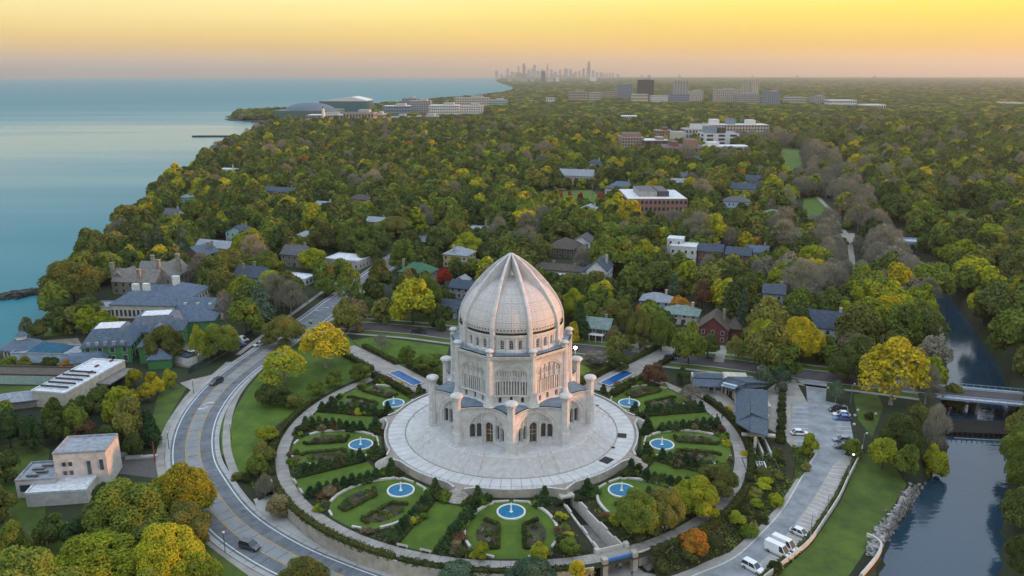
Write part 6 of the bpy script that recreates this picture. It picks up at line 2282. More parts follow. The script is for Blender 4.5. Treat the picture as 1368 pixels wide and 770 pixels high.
def welcome_centre():
    RF = mat('blue_shingle', (0.075, 0.100, 0.135), 0.8, 0.18, 1.2, bump=0.4, bscale=5)
    WL = WM['cream']
    x, y, z = PG(985, 560)
    T = thing('welcome_centre', 'low visitor building with blue grey gabled roofs and solar panels beside the ring walk', 'visitor centre', (x, y, z), R(-6))
    inv = lambda px_, py_, zz: (lambda q: ((q[0] - x) * math.cos(R(6)) - (q[1] - y) * math.sin(R(6)), (q[0] - x) * math.sin(R(6)) + (q[1] - y) * math.cos(R(6))))(P(px_, py_, zz))
    zr_ = z + 3.4

    def roofquad(pts, name='roof_slope'):
        """pts: (pixel x, pixel y, height); a slab of roof through these corners"""
        top = [(*inv(a, b, z + h_), h_) for a, b, h_ in pts]
        mb = MB()
        n_ = len(top)
        mb.add([(a, b, c - 0.35) for a, b, c in top] + top, [tuple(range(n_ - 1, -1, -1)), tuple(range(n_, 2 * n_))] + [(k, (k + 1) % n_, n_ + (k + 1) % n_, n_ + k) for k in range(n_)])
        return mb.build(name, RF, T)
    # right wing: long double slope descending towards the viewer
    roofquad([(983, 519, 3.2), (1002.5, 519.5, 5.6), (1002.5, 553.5, 5.6), (983, 563.5, 3.2)])
    roofquad([(1002.5, 519.5, 5.6), (1026, 521.5, 3.6), (1026, 561, 3.6), (1003.2, 551.5, 5.6)])
    roofquad([(1002.5, 554, 5.0), (1026, 562, 3.4), (1026, 583, 3.4), (1002.5, 576.5, 5.0)])
    roofquad([(983, 564, 3.2), (1002.3, 554, 5.0), (1002.3, 576, 5.0), (1000, 575, 4.4)])
    # centre gable with panels
    ce = roofquad([(960, 512.5, 3.6), (972, 503, 6.2), (999, 511, 6.2), (977, 522, 3.6)])
    roofquad([(972, 503, 6.2), (1000, 503.5, 4.4), (1026, 511, 4.2), (999, 511, 6.2)])
    roofquad([(984, 523, 3.8), (996, 513, 5.4), (1024, 515, 4.2), (1003, 518, 4.2)])
    # left wing, two steps
    roofquad([(926, 497.5, 4.6), (965, 499, 4.6), (966, 506, 3.7), (926, 504.5, 3.7)])
    roofquad([(926.5, 506, 3.6), (963, 508, 3.6), (962, 517, 2.9), (926, 516, 2.9)])
    pp = MB()
    for i in range(4):
        for j in range(2):
            cx_, cy_ = inv(968.5 + 4.6 * i - 2.4 * j, 509.6 + 1.5 * i + 3.6 * j, z + 5.9 - 1.0 * j)
            MB().box((cx_, cy_, 5.35 - 0.9 * j + 0.08 * i), (1.0, 1.3, 0.10), R(-20)).build('solar_panel', mat('pale_panel', (0.34, 0.42, 0.52), 0.25, 0.1), T)
    # walls and columns under the roofs
    wb = MB()
    for a_, b_, w_, d_, h_ in ((945, 514, 9.5, 4.5, 2.7), (982, 516, 7, 5, 3.2), (1004, 545, 8.4, 12.5, 2.9), (1014, 566, 4.6, 5, 2.9)):
        c_ = inv(a_, b_, z)
        MB().box((c_[0], c_[1] + 1.0, h_ / 2), (w_, d_, h_)).build('wall', WL, T)
    for a_, b_ in ((930, 521), (938, 522), (946, 523), (954, 524), (964, 524), (969, 527), (974, 529), (979, 532)):
        c_ = inv(a_, b_, z)
        MB().box((c_[0], c_[1], 1.5), (0.5, 0.5, 3.0)).build('column', WL, T)
    for a_, b_ in ((1003, 585), (1019, 587), (1008, 600), (1022, 574)):
        c_ = inv(a_, b_, z)
        MB().box((c_[0], c_[1], 1.6), (0.7, 0.7, 3.2)).build('column', WL, T)
    for a_, b_, w_ in ((934, 521, 5), (950, 523, 5), (971, 527.5, 4.5), (977, 531, 3)):
        c_ = inv(a_, b_, z)
        MB().box((c_[0], c_[1] + 0.5, 1.4), (w_ * 0.5, 0.1, 2.4)).build('window', GLASSM, T)
    FOOT.append((x + 6, y, 12, 6))
    FOOT.append((x + 2, y + 12, 10, 6))
    FOOT.append((x - 8, y + 14, 8, 4))
    # utility units in a dark enclosure
    ux, uy, uz = PG(1016, 628)
    u = thing('chiller_unit', 'white ribbed cooling unit in a dark enclosure below the visitor building', 'cooling unit', (ux, uy, uz), R(-6))
    MB().box((0, 0, 0.8), (2.2, 3.0, 1.6)).build('casing', WM['white'], u)
    for k in range(3):
        MB().box((-0.6 + 0.6 * k, 0, 1.63), (0.35, 2.4, 0.08)).build('fan_slot', RM['slate'], u)
    en = MB()
    for a_, b_ in (((-4, -3), (4, -3)), ((4, -3), (4, 3.5)), ((-4, 3.5), (4, 3.5)), ((-4, -3), (-4, 3.5))):
        en.bar((*a_, 1.4), (*b_, 1.4), 0.2, 1.5)
    eo = en.build('equipment_screen', WM['dark'], None, loc=(ux, uy, uz), rz=R(-6))
    tag(eo, 'dark screen walls enclosing the cooling unit', 'screen')
    g_ = thing('gate_walls', 'pale stair walls leading down from the visitor building', 'wall', (*PG(1012, 604)[:2], PG(1012, 604)[2]), R(-6))
    for k in range(3):
        MB().box((-1.5 + 2.0 * k, 0, 0.9), (0.4, 8, 1.8)).build('wall_section', CONC_L, g_)
    MB().box((1.0, 5.0, 2.4), (8.5, 1.2, 0.5)).build('beam', WL, g_)
    drape('terrace_paving', px([(1026, 520), (1046, 512), (1046, 600), (1026, 600)]), 0.05, CONC)
    drape('visitor_terrace', px([(924, 516), (966, 524), (984, 540), (984, 560), (958, 540), (926, 526)]), 0.05, CONC)


welcome_centre()


def channel_things():
    # road bridge over the channel
    a_, b_ = PG(1215, 518), (P(1380, 533, 0.0))
    A, B = Vector((a_[0], a_[1], 0.2)), Vector((b_[0], b_[1], 0.2))
    d = (B - A)
    L_ = d.length
    x, y = (A.x + B.x) / 2, (A.y + B.y) / 2
    T = thing('road_bridge', 'flat road bridge with blue grey railings over the channel', 'bridge', (x, y, -0.35), math.atan2(d.y, d.x))
    MB().box((0, 0, -0.2), (L_ + 8, 7.4, 0.36)).build('deck', ASPHD, T)
    BR = mat('blue_grey_steel', (0.30, 0.38, 0.47), 0.5, 0.08, 1)
    for s in (-1, 1):
        MB().box((0, s * 4.6, -0.08), (L_ + 8, 1.7, 0.4)).build('footway', mat('pale_footway', (0.42, 0.45, 0.49), 0.8), T)
        MB().box((0, s * 5.55, -0.05), (L_ + 8, 0.2, 0.6)).build('girder', BR, T)
        MB().box((0, s * 5.55, 1.1), (L_ + 8, 0.1, 0.1)).build('rail', BR, T)
        MB().box((0, s * 3.75, 0.42), (L_ + 8, 0.12, 0.35)).build('traffic_barrier', BR, T)
        pm = MB()
        for k in range(int(L_ / 2)):
            pm.box((-L_ / 2 + 2 * k + 1, s * 5.55, 0.65), (0.08, 0.08, 0.85))
        tag(pm.build('rail_post', BR, T), kind='stuff')
    for k in (-0.28, 0.05, 0.38):
        MB().box((k * L_, 0.6, -3.1), (0.7, 7.0, 5.6)).build('pier', CONC, T)
    # dark weir with a boom
    p, q = P(1272, 578, -4.6), P(1362, 582, -4.6)
    d = Vector(q) - Vector(p)
    T = thing('weir', 'dark control gate across the channel with a white boom below it', 'weir', ((p[0] + q[0]) / 2, (p[1] + q[1]) / 2, -5.6), math.atan2(d.y, d.x))
    MB().box((0, 4.4, 0.55), (d.length + 8, 9.0, 1.4)).build('gate_deck', mat('black_timber', (0.02, 0.018, 0.016), 0.9, 0.3, 1.0), T)
    for k in range(14):
        MB().box((-d.length / 2 + d.length * k / 13, -0.25, 1.0), (0.18, 0.2, 1.8)).build('gate_post', WM['dark'], T)
    MB().tube([(-d.length / 2, -1.6, 0.12), (0, -1.9, 0.12), (d.length / 2, -1.6, 0.12)], 0.14, 6).build('floating_boom', WM['grey'], T)
    # farther bridges
    for a_, b_, lab in (((1196, 322), (1246, 324), 'second bridge with pale deck up the channel'), ((1146, 249), (1166, 251), 'third small bridge farthest up the channel')):
        A, B = P(*a_, 1.0), P(*b_, 1.0)
        T = thing('road_bridge', lab, 'bridge', ((A[0] + B[0]) / 2, (A[1] + B[1]) / 2, 1.0), math.atan2(B[1] - A[1], B[0] - A[0]))
        Ld = math.hypot(B[0] - A[0], B[1] - A[1])
        MB().box((0, 0, -0.2), (Ld, 11, 0.8)).build('deck', mat('pale_footway', (0.42, 0.45, 0.49), 0.8), T)
        for s in (-1, 1):
            MB().box((0, s * 5.6, 0.6), (Ld, 0.3, 1.0)).build('parapet', BR, T)
        for k in (-0.25, 0.25):
            MB().box((k * Ld, 0, -3.4), (1.2, 9, 5.8)).build('pier', CONC, T)
        FOOT.append(((A[0] + B[0]) / 2, (A[1] + B[1]) / 2, Ld / 2, 14))
    # paths of the golf course and small clearings
    drape('fairway', px([(1043, 198), (1068, 200), (1074, 232), (1046, 232)]), 0.06, LAWN)
    drape('fairway', px([(1074, 266), (1098, 262), (1106, 280), (1096, 296), (1070, 294)]), 0.06, LAWN)
    drape('fairway', px([(1268, 276), (1314, 282), (1312, 304), (1262, 300)]), 0.06, LAWN)
    drape('cart_path', ribbon(smooth(px([(1090, 262), (1108, 280), (1120, 300), (1132, 316), (1138, 345), (1138, 358)]), 4), -1.4, 1.4), 0.08, CONC)
    for a_, b_, r_ in ((1054, 202, 17), (1056, 210, 17), (1058, 218, 17), (1060, 228, 17), (1084, 270, 15), (1087, 280, 15), (1090, 290, 14), (1280, 288, 14), (1296, 292, 14), (1110, 284, 5), (1122, 302, 5), (1132, 318, 9), (1137, 340, 6), (1138, 352, 5), (770, 264, 16), (740, 264, 16), (790, 264, 16)):
        q = PG(a_, b_)
        FOOT.append((q[0], q[1], r_, 24))
    drape('cart_yard', px([(1118, 312), (1142, 312), (1142, 326), (1116, 324)]), 0.07, CONC)
    drape('playing_field', px([(716, 256), (790, 254), (808, 268), (800, 274), (716, 272)]), 0.06, LAWN)


channel_things()


# ------------------------------------------------------------------ trees placed from the photograph
def axis_scale(x, y, z=0):
    return 1064.0 / (y * CP - (z - CAM_Z) * SP)


def tree_px(x0, y0, x1, y1, colour, where, shape='round', group=None, name=None, sink=0.10):
    bx, by = (x0 + x1) / 2, y1 - sink * (y1 - y0)
    x, y, z = PG(bx, by)
    if 57 < math.hypot(x - cx, y - cy) < 62 and False:
        z = 0
    if math.hypot(x - cx, y - cy) < 62:
        x, y, z = P(bx, by, 0.0)
    s = axis_scale(x, y, z)
    h = (by - y0) / s * 1.02 * (0.93 if shape in ('round', 'big') else 1.0)
    kind = {'cone': 'spruce', 'column': 'upright tree', 'bare': 'nearly bare tree', 'airy': 'open crowned tree', 'big': 'broad leafy tree', 'round': 'leafy tree'}[shape]
    return tree(x, y, max(0.8, (x1 - x0) / 2 / s * 1.04), h, colour, f'{LEAFNAME[colour]} {kind} {where}', shape, group, name, z=z)


LEAFNAME = {'dark green': 'dark green', 'green': 'green', 'olive': 'olive', 'yellow-green': 'yellow green', 'yellow': 'golden yellow', 'orange': 'orange', 'red': 'bright red', 'brown': 'brownish',
            'grey': 'grey', 'blue-green': 'pale blue green', 'conifer': 'deep green', 'dark shrub': 'dark', 'green shrub': 'green', 'purple': 'plum coloured'}
for a_ in [
    # bottom left
    (122, 622, 232, 742, 'green', 'filling the bottom left beside the concrete house', 'big'),
    (208, 604, 292, 712, 'yellow', 'leaning over the curved road at bottom left', 'big'),
    (222, 660, 290, 738, 'olive', 'under the golden tree beside the curved road', 'big'),
    (74, 702, 200, 800, 'yellow-green', 'at the bottom edge left of the road', 'big'),
    (-12, 682, 52, 800, 'green', 'in the bottom left corner', 'big'),
    (6, 700, 46, 752, 'brown', 'below the concrete house at the left edge', 'round'),
    (44, 690, 80, 744, 'dark green', 'in front of the lowest block of the concrete house', 'round'),
    (86, 684, 130, 742, 'conifer', 'right of the concrete house drive', 'round'),
    (246, 728, 300, 800, 'yellow-green', 'beside the pavement at the bottom edge', 'airy'),
    (373, 734, 443, 806, 'olive', 'in front of the road at the bottom centre left', 'big'),
    (60, 522, 92, 590, 'green', 'in front of the long white hall', 'round'),
    (88, 528, 122, 594, 'green', 'below the beams of the long white hall', 'round'),
    (117, 504, 156, 570, 'dark green', 'at the right end of the long white hall', 'round'),
    (152, 522, 202, 604, 'olive', 'above the concrete house beside the yellow trees', 'round'),
    (188, 540, 214, 602, 'conifer', 'right of the olive tree near the road lawn', 'cone'),
    (-4, 536, 34, 606, 'conifer', 'at the left edge behind the concrete house', 'round'),
    (28, 548, 64, 608, 'conifer', 'in the dark grove behind the concrete house', 'round'),
    (-14, 590, 30, 652, 'dark green', 'at the left edge beside the lowest concrete block', 'round'),
    (128, 634, 160, 690, 'dark green', 'at the right corner of the concrete house', 'round'),
    (-16, 640, 24, 704, 'olive', 'at the left edge in front of the concrete house', 'round'),
    (60, 552, 94, 596, 'dark green', 'just behind the concrete house roof', 'round'),
    (98, 552, 130, 592, 'purple', 'behind the roof of the concrete house', 'round'),
    (130, 560, 168, 612, 'dark green', 'in the grove right of the concrete house', 'round'),
    (166, 570, 194, 616, 'dark green', 'in the deep shade near the road lawn', 'round'),
    (169, 487, 192, 520, 'yellow', 'first in the yellow row beside the white hall', 'round'),
    (194, 494, 213, 518, 'yellow', 'second in the yellow row beside the white hall', 'round'),
    (203, 501, 222, 531, 'yellow', 'lowest on the right of the yellow row', 'round'),
    (217, 489, 239, 522, 'yellow-green', 'last in the yellow row nearest the road', 'round'),
    (184, 507, 209, 540, 'yellow', 'in front of the white hall canopy', 'round'),
    (167, 516, 189, 543, 'yellow', 'at the foot of the white hall', 'round'),
    (2, 472, 24, 496, 'green', 'before the round pavilion', 'round'),
    (24, 474, 44, 496, 'olive', 'between the round pavilion and the gallery roof', 'round'),
    (53, 474, 82, 500, 'dark green', 'before the teal pyramid roof', 'round'),
    (79, 478, 100, 500, 'orange', 'before the teal pyramid roof, right side', 'round'),
    (60, 340, 140, 412, 'olive', 'standing alone on the lake shore by the breakwater', 'big'),
    (78, 342, 122, 380, 'yellow-green', 'behind the crown of the big shore tree', 'round'),
    (62, 394, 100, 428, 'dark green', 'on the bank below the big shore tree', 'round'),
    (98, 396, 142, 426, 'dark green', 'between the shore tree and the manor', 'round'),
    (28, 420, 48, 456, 'olive', 'at the water edge below the cabana lawn', 'airy'),
    (42, 424, 66, 458, 'olive', 'on the bank left of the cabana', 'round'),
    (192, 428, 247, 490, 'olive', 'right of the unfinished house', 'big'),
    (254, 430, 282, 492, 'yellow-green', 'beside the white site hut', 'airy'),
    (264, 426, 322, 482, 'green', 'shading the building yard by the road', 'big'),
    (352, 416, 410, 468, 'olive', 'with a tall trunk between road and pavement, left', 'big'),
    (398, 426, 472, 498, 'yellow', 'on the open lawn with bare lower limbs', 'airy'),
    (347, 460, 414, 520, 'yellow-green', 'on the lawn right of the road bend', 'airy'),
    (335, 372, 366, 438, 'blue-green', 'tall beside the white flat roofed garage', 'cone'),
    (364, 376, 414, 428, 'grey', 'beside the upper road with pale twigs', 'bare'),
    (288, 384, 316, 442, 'grey', 'thin and twiggy beside the arched garage', 'bare'),
    (449, 346, 490, 430, 'green', 'tall on the corner of the main road and cross street', 'airy'),
    (472, 390, 500, 428, 'dark green', 'on the corner lawn', 'round'),
    (418, 368, 452, 398, 'green', 'left of the upper main road', 'round'),
    (490, 340, 526, 400, 'olive', 'right of the upper main road', 'round'),
    (282, 328, 342, 378, 'olive', 'above the slate roofed teal gable house', 'big'),
    (338, 332, 384, 378, 'green', 'left of the stone house by the upper road', 'big'),
    (343, 360, 382, 392, 'yellow-green', 'behind the white flat roofed garage', 'round'),
    (398, 328, 440, 366, 'yellow-green', 'left of the flat white roof by the main road', 'round'),
    (418, 348, 448, 378, 'orange', 'in front of the flat white roof by the main road', 'round'),
    (532, 352, 562, 424, 'olive', 'before the green hipped roof', 'round'),
    (552, 362, 592, 428, 'green', 'left of the pale blue cottage', 'big'),
    (582, 352, 605, 390, 'red', 'standing alone before the yellow house', 'round'),
    (584, 384, 610, 414, 'dark green', 'under the red tree', 'round'),
    (476, 318, 513, 356, 'green', 'round crowned beside the upper main road', 'round'),
    (538, 316, 562, 352, 'conifer', 'pointed beside the upper main road', 'cone'),
    (560, 326, 594, 360, 'dark green', 'left of the yellow house', 'round'),
    (598, 308, 646, 348, 'yellow-green', 'behind the yellow house', 'big'),
    (476, 300, 506, 324, 'yellow', 'far up the main road', 'round'),
    (504, 286, 548, 322, 'olive', 'behind the far brick house up the road', 'big'),
    (449, 298, 478, 344, 'green', 'left of the far main road', 'airy'),
    # temple lawn
    (340, 508, 380, 545, 'dark green', 'low and wide on the open lawn', 'round'),
    (362, 514, 394, 546, 'dark green', 'low on the open lawn beside the hedge', 'round'),
    (382, 522, 407, 548, 'olive', 'small at the edge of the ring walk lawn', 'round'),
    (408, 504, 436, 530, 'green', 'small above the ring walk on the left', 'round'),
    (434, 492, 462, 520, 'green', 'among shrubs left of the diagonal path', 'round'),
    (466, 482, 496, 512, 'green', 'beside the diagonal path left of the long pool', 'round'),
    (498, 446, 522, 470, 'grey', 'pale sapling on the lawn behind the temple', 'bare'),
    (530, 460, 558, 486, 'green', 'small behind the left long pool', 'round'),
    (552, 468, 598, 498, 'green', 'wide and low at the left foot of the temple', 'round'),
    (342, 564, 374, 596, 'yellow-green', 'bright beside the ring walk on the left', 'round'),
    (334, 586, 370, 630, 'olive', 'above the road wall on the left', 'round'),
    (330, 602, 362, 640, 'green', 'at the start of the road wall', 'round'),
    (340, 632, 370, 672, 'grey', 'twiggy above the road wall', 'bare'),
    (355, 656, 394, 692, 'brown', 'rusty leaved above the road wall', 'round'),
    # bottom centre and right garden
    (583, 744, 640, 790, 'blue-green', 'at the bottom edge left of centre', 'round'),
    (670, 738, 742, 800, 'blue-green', 'big and pale at the bottom centre', 'big'),
    (758, 744, 784, 776, 'yellow', 'glowing beside the arch at the bottom', 'round'),
    (706, 720, 734, 752, 'yellow-green', 'small before the front fountain lawn, right', 'round'),
    (632, 718, 655, 750, 'yellow-green', 'small before the front fountain lawn, left', 'round'),
    (746, 712, 774, 746, 'green', 'beside the sunken drive', 'round'),
    (820, 644, 882, 724, 'green', 'massive in the front right garden', 'big'),
    (862, 642, 914, 716, 'olive', 'joined to the massive garden tree', 'big'),
    (894, 630, 960, 694, 'yellow-green', 'broad between the fountain lawns on the right', 'big'),
    (924, 612, 984, 668, 'olive', 'broad beside the ring walk on the right', 'big'),
    (903, 698, 946, 750, 'orange', 'glowing beside the ring walk at bottom right', 'round'),
    # right side
    (1004, 484, 1032, 528, 'blue-green', 'thin crowned above the visitor building', 'airy'),
    (1028, 486, 1056, 528, 'blue-green', 'thin crowned at the car park entrance', 'airy'),
    (1104, 504, 1128, 542, 'blue-green', 'on the kerb island of the car park', 'airy'),
    (1068, 576, 1093, 612, 'yellow-green', 'on the small island in the car park', 'round'),
    (1126, 582, 1152, 614, 'green', 'overhanging parked cars', 'round'),
    (1103, 458, 1153, 516, 'dark green', 'dense on the cross street above the car park', 'big'),
    (1141, 440, 1238, 552, 'yellow', 'huge on two pale trunks beside the bridge', 'airy'),
    (1150, 388, 1206, 450, 'yellow', 'broad above the huge cottonwood, left half', 'big'),
    (1194, 392, 1250, 446, 'yellow-green', 'broad above the huge cottonwood, right half', 'big'),
    (1114, 398, 1142, 448, 'yellow-green', 'right of the white house near the channel', 'round'),
    (994, 420, 1048, 490, 'yellow-green', 'broad on the cross street, left of a pair', 'big'),
    (1038, 416, 1095, 492, 'yellow', 'broad on the cross street, right of a pair', 'big'),
    (980, 384, 1000, 456, 'blue-green', 'tall between the red house and the yellow pair', 'cone'),
    (744, 382, 786, 434, 'yellow-green', 'bright right of the dome', 'big'),
    (762, 400, 786, 460, 'conifer', 'dark and pointed right of the dome', 'cone'),
    (752, 426, 776, 470, 'yellow', 'glowing beside the temple shoulder', 'round'),
    (793, 392, 846, 450, 'olive', 'round behind the cross street right of the temple', 'big'),
    (836, 404, 874, 474, 'olive', 'before the pale green bungalow, left', 'big'),
    (864, 410, 902, 476, 'green', 'before the pale green bungalow', 'big'),
    (891, 390, 924, 428, 'orange', 'behind the pale green bungalow', 'round'),
    (846, 402, 876, 428, 'orange', 'before the pale metal roof', 'round'),
    (924, 372, 950, 420, 'purple', 'with a rusty top among the greens', 'round'),
    (891, 364, 907, 400, 'blue-green', 'slender above the orange tree', 'cone'),
    (928, 442, 962, 482, 'dark green', 'in front of the red gambrel house', 'round'),
    (806, 432, 832, 472, 'brown', 'half bare on the cross street verge', 'bare'),
    (968, 446, 996, 486, 'olive', 'thin right of the red gambrel house', 'airy'),
    (778, 464, 814, 494, 'grey', 'low and twiggy behind the right long pool', 'round'),
    (810, 466, 844, 498, 'dark green', 'low and wide beside the cross street', 'round'),
    (856, 482, 892, 518, 'purple', 'grey plum crown left of the visitor building', 'round'),
    (902, 488, 922, 516, 'conifer', 'dark beside the visitor building', 'round'),
    (906, 512, 940, 540, 'grey', 'twiggy beside the ring walk', 'bare'),
    (1158, 574, 1198, 634, 'yellow-green', 'on the channel bank beside the grass slope', 'round'),
    (1180, 540, 1216, 600, 'dark green', 'on the channel bank behind the lawn', 'round'),
    (1190, 586, 1228, 648, 'green', 'low on the channel bank', 'round'),
    (1224, 586, 1262, 652, 'yellow-green', 'bright over the channel water', 'round'),
    (1228, 538, 1268, 610, 'grey', 'leaning over the weir', 'bare'),
    (1244, 506, 1290, 560, 'olive', 'beside the bridge end', 'round'),
    (1206, 530, 1244, 584, 'olive', 'behind the bright bank tree', 'round'),
    (1336, 540, 1384, 606, 'olive', 'at the right edge above the weir', 'round'),
    (1340, 590, 1390, 668, 'green', 'at the right edge over the channel', 'big'),
    (1334, 640, 1384, 716, 'dark green', 'dark at the right edge over the channel', 'round'),
    (1342, 690, 1400, 790, 'dark green', 'in the bottom right corner', 'big'),
    (1348, 664, 1384, 700, 'yellow-green', 'bright at the right edge', 'round'),
    (716, 262, 728, 281, 'red', 'first of five small red trees by the playing field', 'round'),
    (744, 252, 752, 270, 'red', 'second of five small red trees by the playing field', 'round'),
    (757, 254, 765, 272, 'red', 'third of five small red trees by the playing field', 'round'),
    (771, 256, 780, 274, 'red', 'fourth of five small red trees by the playing field', 'round'),
    (796, 256, 808, 274, 'red', 'last of five small red trees by the playing field', 'round'),
    (820, 256, 834, 272, 'red', 'at the left corner of the brick school', 'round'),
    (976, 282, 990, 294, 'red', 'below the large pale blue house', 'round'),
    (1000, 312, 1026, 340, 'orange', 'standing above the slate roofs on the right', 'round'),
    (1244, 222, 1258, 238, 'red', 'far on the right beyond the channel', 'round'),
]:
    tree_px(*a_)
N_HAND = len(TREES)

# ------------------------------------------------------------------ the rest of the trees
EXCL = [p for p in DRAPED]


def in_poly(x, y, poly):
    c = False
    j = len(poly) - 1
    for i in range(len(poly)):
        xi, yi = poly[i]
        xj, yj = poly[j]
        if (yi > y) != (yj > y) and x < (xj - xi) * (y - yi) / (yj - yi) + xi:
            c = not c
        j = i
    return c


EXB = [(min(q[0] for q in p), max(q[0] for q in p), min(q[1] for q in p), max(q[1] for q in p), p) for p in EXCL]


CARS_CLEAR = px([(1098, 500), (1190, 500), (1186, 575), (1164, 645), (1128, 650)])


def blocked(x, y):
    if x < interp(y, SHORE) + (2 if y < 700 else 10):
        return True
    if math.hypot(x - cx, y - cy) < 68 or (y < 152 and x > -42) or (y < 215 and 20 < x < 78) or (y < 125 and x > -60):
        return True
    if y < 205 and x > 60 and x < interp(y, RIV_L) - 1 and y < 176:
        return True
    if 60 < y < 1100:
        l, r = interp(y, RIV_L), interp(y, RIV_R)
        if l - (2.5 if y > 215 else 3) < x < r + (1.0 if y > 215 else 3):
            return True
    if in_poly(x, y, CARS_CLEAR):
        return True
    for a, b, c, d, p in EXB:
        if a <= x <= b and c <= y <= d and in_poly(x, y, p):
            return True
    return False


MAINSEG = [(p[0], p[1]) for p in MAIN]


def max_height(x, y, rad):
    """tallest tree that leaves the buildings behind it visible; 0 = none"""
    hm = 99.0
    D = math.hypot(x, y)
    for fx, fy, fr, clear in FOOT:
        if abs(x - fx) > fr + 70 or abs(y - fy) > fr + 90:
            continue
        dx, dy = x - fx, y - fy
        F = math.hypot(fx, fy)
        tow = -(dx * fx + dy * fy) / F          # metres towards the camera
        lat = abs(dx * fy - dy * fx) / F
        if math.hypot(dx, dy) < fr + rad * 0.45:
            return 0.0
        if tow > 0 and lat < fr * 0.8 + rad * 0.2 and tow < 75:
            front = tow - fr * 0.7
            if front < min(clear, 6):
                return 0.0
            hm = min(hm, (7.5 if clear < 20 else 2.5) + front * CAM_Z / F)
    for mx_, my_ in MAINSEG:
        if abs(x - mx_) < 15 and abs(y - my_) < 15 and math.hypot(x - mx_, y - my_) < (9 if my_ > 240 else 7.5 + rad):
            return 0.0
    return hm


def pick_colour(x, y, rs):
    u = rs.random()
    gx = x / max(y, 1)
    if 300 < y < 1150 and u < (0.72 if -48 < x - interp(y, RIV_L) < 6 else 0.05 if gx > 0.2 else 0.0):
        return 'grey'
    u = rs.random()
    n_ = math.sin(x * 0.021 + 1.3) * math.sin(y * 0.017 + x * 0.006)
    u = u + 0.10 * n_
    for lim, c in ((0.34, 'dark green'), (0.62, 'green'), (0.82, 'olive'), (0.915, 'yellow-green'), (0.948, 'yellow'), (0.953, 'orange'), (0.975, 'brown'), (9, 'grey')):
        if u < lim:
            return c


def scatter():
    rs = random.Random(21)
    cand = []
    y = 92.0
    hand = TREES[:]
    while y < 1500:
        sp = 10.8 if y < 700 else 10.8 + (y - 700) * 0.004
        half = 0.70 * y + 25
        x = -half + rs.uniform(0, sp)
        while x < half + (230 if y < 420 else 0):
            xx, yy = x + rs.uniform(-.42, .42) * sp, y + rs.uniform(-.42, .42) * sp
            x += sp
            if blocked(xx, yy):
                continue
            rad = rs.choice([5.2, 6.4, 7.4, 8.2, 9.4]) * rs.uniform(0.85, 1.12)
            h = min(21, rad * rs.uniform(1.55, 2.0) + rs.uniform(1.5, 4))
            hm = max_height(xx, yy, rad)
            if hm < 2.6:
                continue
            if hm < h:
                k = hm / h
                rad, h = max(2.0, rad * max(k, 0.45)), hm
            if yy < 560 and any(abs(xx - a) < 14 and abs(yy - b) < 14 and math.hypot(xx - a, yy - b) < 0.62 * (rad + c) for a, b, c in hand):
                continue
            cand.append((xx, yy, rad, h))
        y += sp * 0.9
    return cand


cand = scatter()
rs_ = random.Random(33)


def in_frame(x, y, h):
    a = pix(x, y, G(x, y) + h)
    b = pix(x, y, G(x, y))
    return -10 < a[0] < 1378 and b[1] > 0 and a[1] < 775


cand.sort(key=lambda c: -c[2] * axis_scale(c[0], c[1]) * (1 if in_frame(c[0], c[1], c[3]) else 0.0))
N_IND = 298 - N_HAND
STOPW = set('a an the and with of in on by behind beside under before two one pale big low small long tall steep broad plain dark low flat grey'.split())
MARKS = [o for o in list(SC.objects) if o.parent is None and o.get('category') in ('house', 'mansion', 'garage', 'bridge', 'school', 'visitor centre', 'cabana', 'modern house', 'weir', 'hut', 'pavilion', 'hospital')]


def mark_name(o):
    w = o['label'].replace(',', '').split()[:7]
    while w and w[-1] in STOPW:
        w.pop()
    return ' '.join(w)


seen = {}
singles = []
for xx, yy, rad, h in cand[:N_IND]:
    colr = pick_colour(xx, yy, rs_)
    shp = 'round'
    if colr == 'grey':
        shp = 'bare' if rs_.random() < 0.6 else 'airy'
    elif rs_.random() < 0.07:
        shp, rad, colr = 'cone', min(rad, 3.6), rs_.choice(['blue-green', 'conifer'])
    elif rs_.random() < 0.10:
        shp = 'airy'
    if shp == 'round' and yy < 185:
        shp = 'big'
    m_ = min(MARKS, key=lambda o: (o.location.x - xx) ** 2 + (o.location.y - yy) ** 2)
    dx, dy = xx - m_.location.x, yy - m_.location.y
    rel = ('behind' if dy > 0 else 'in front of') if abs(dy) > abs(dx) else ('right of' if dx > 0 else 'left of')
    size = 'tall' if h > 15.5 else 'small' if h < 8.5 else ''
    kd = {'cone': 'spruce', 'bare': 'bare branched tree', 'airy': 'loose crowned tree', 'round': 'leafy tree', 'big': 'leafy tree'}[shp]
    lab = ' '.join(f'{size} {LEAFNAME[colr]} {kd} {rel} the {mark_name(m_)}'.split()[:16])
    t = tree(xx, yy, rad, h, colr, lab, shp)
    singles.append(t)
    seen.setdefault(lab, []).append(t)
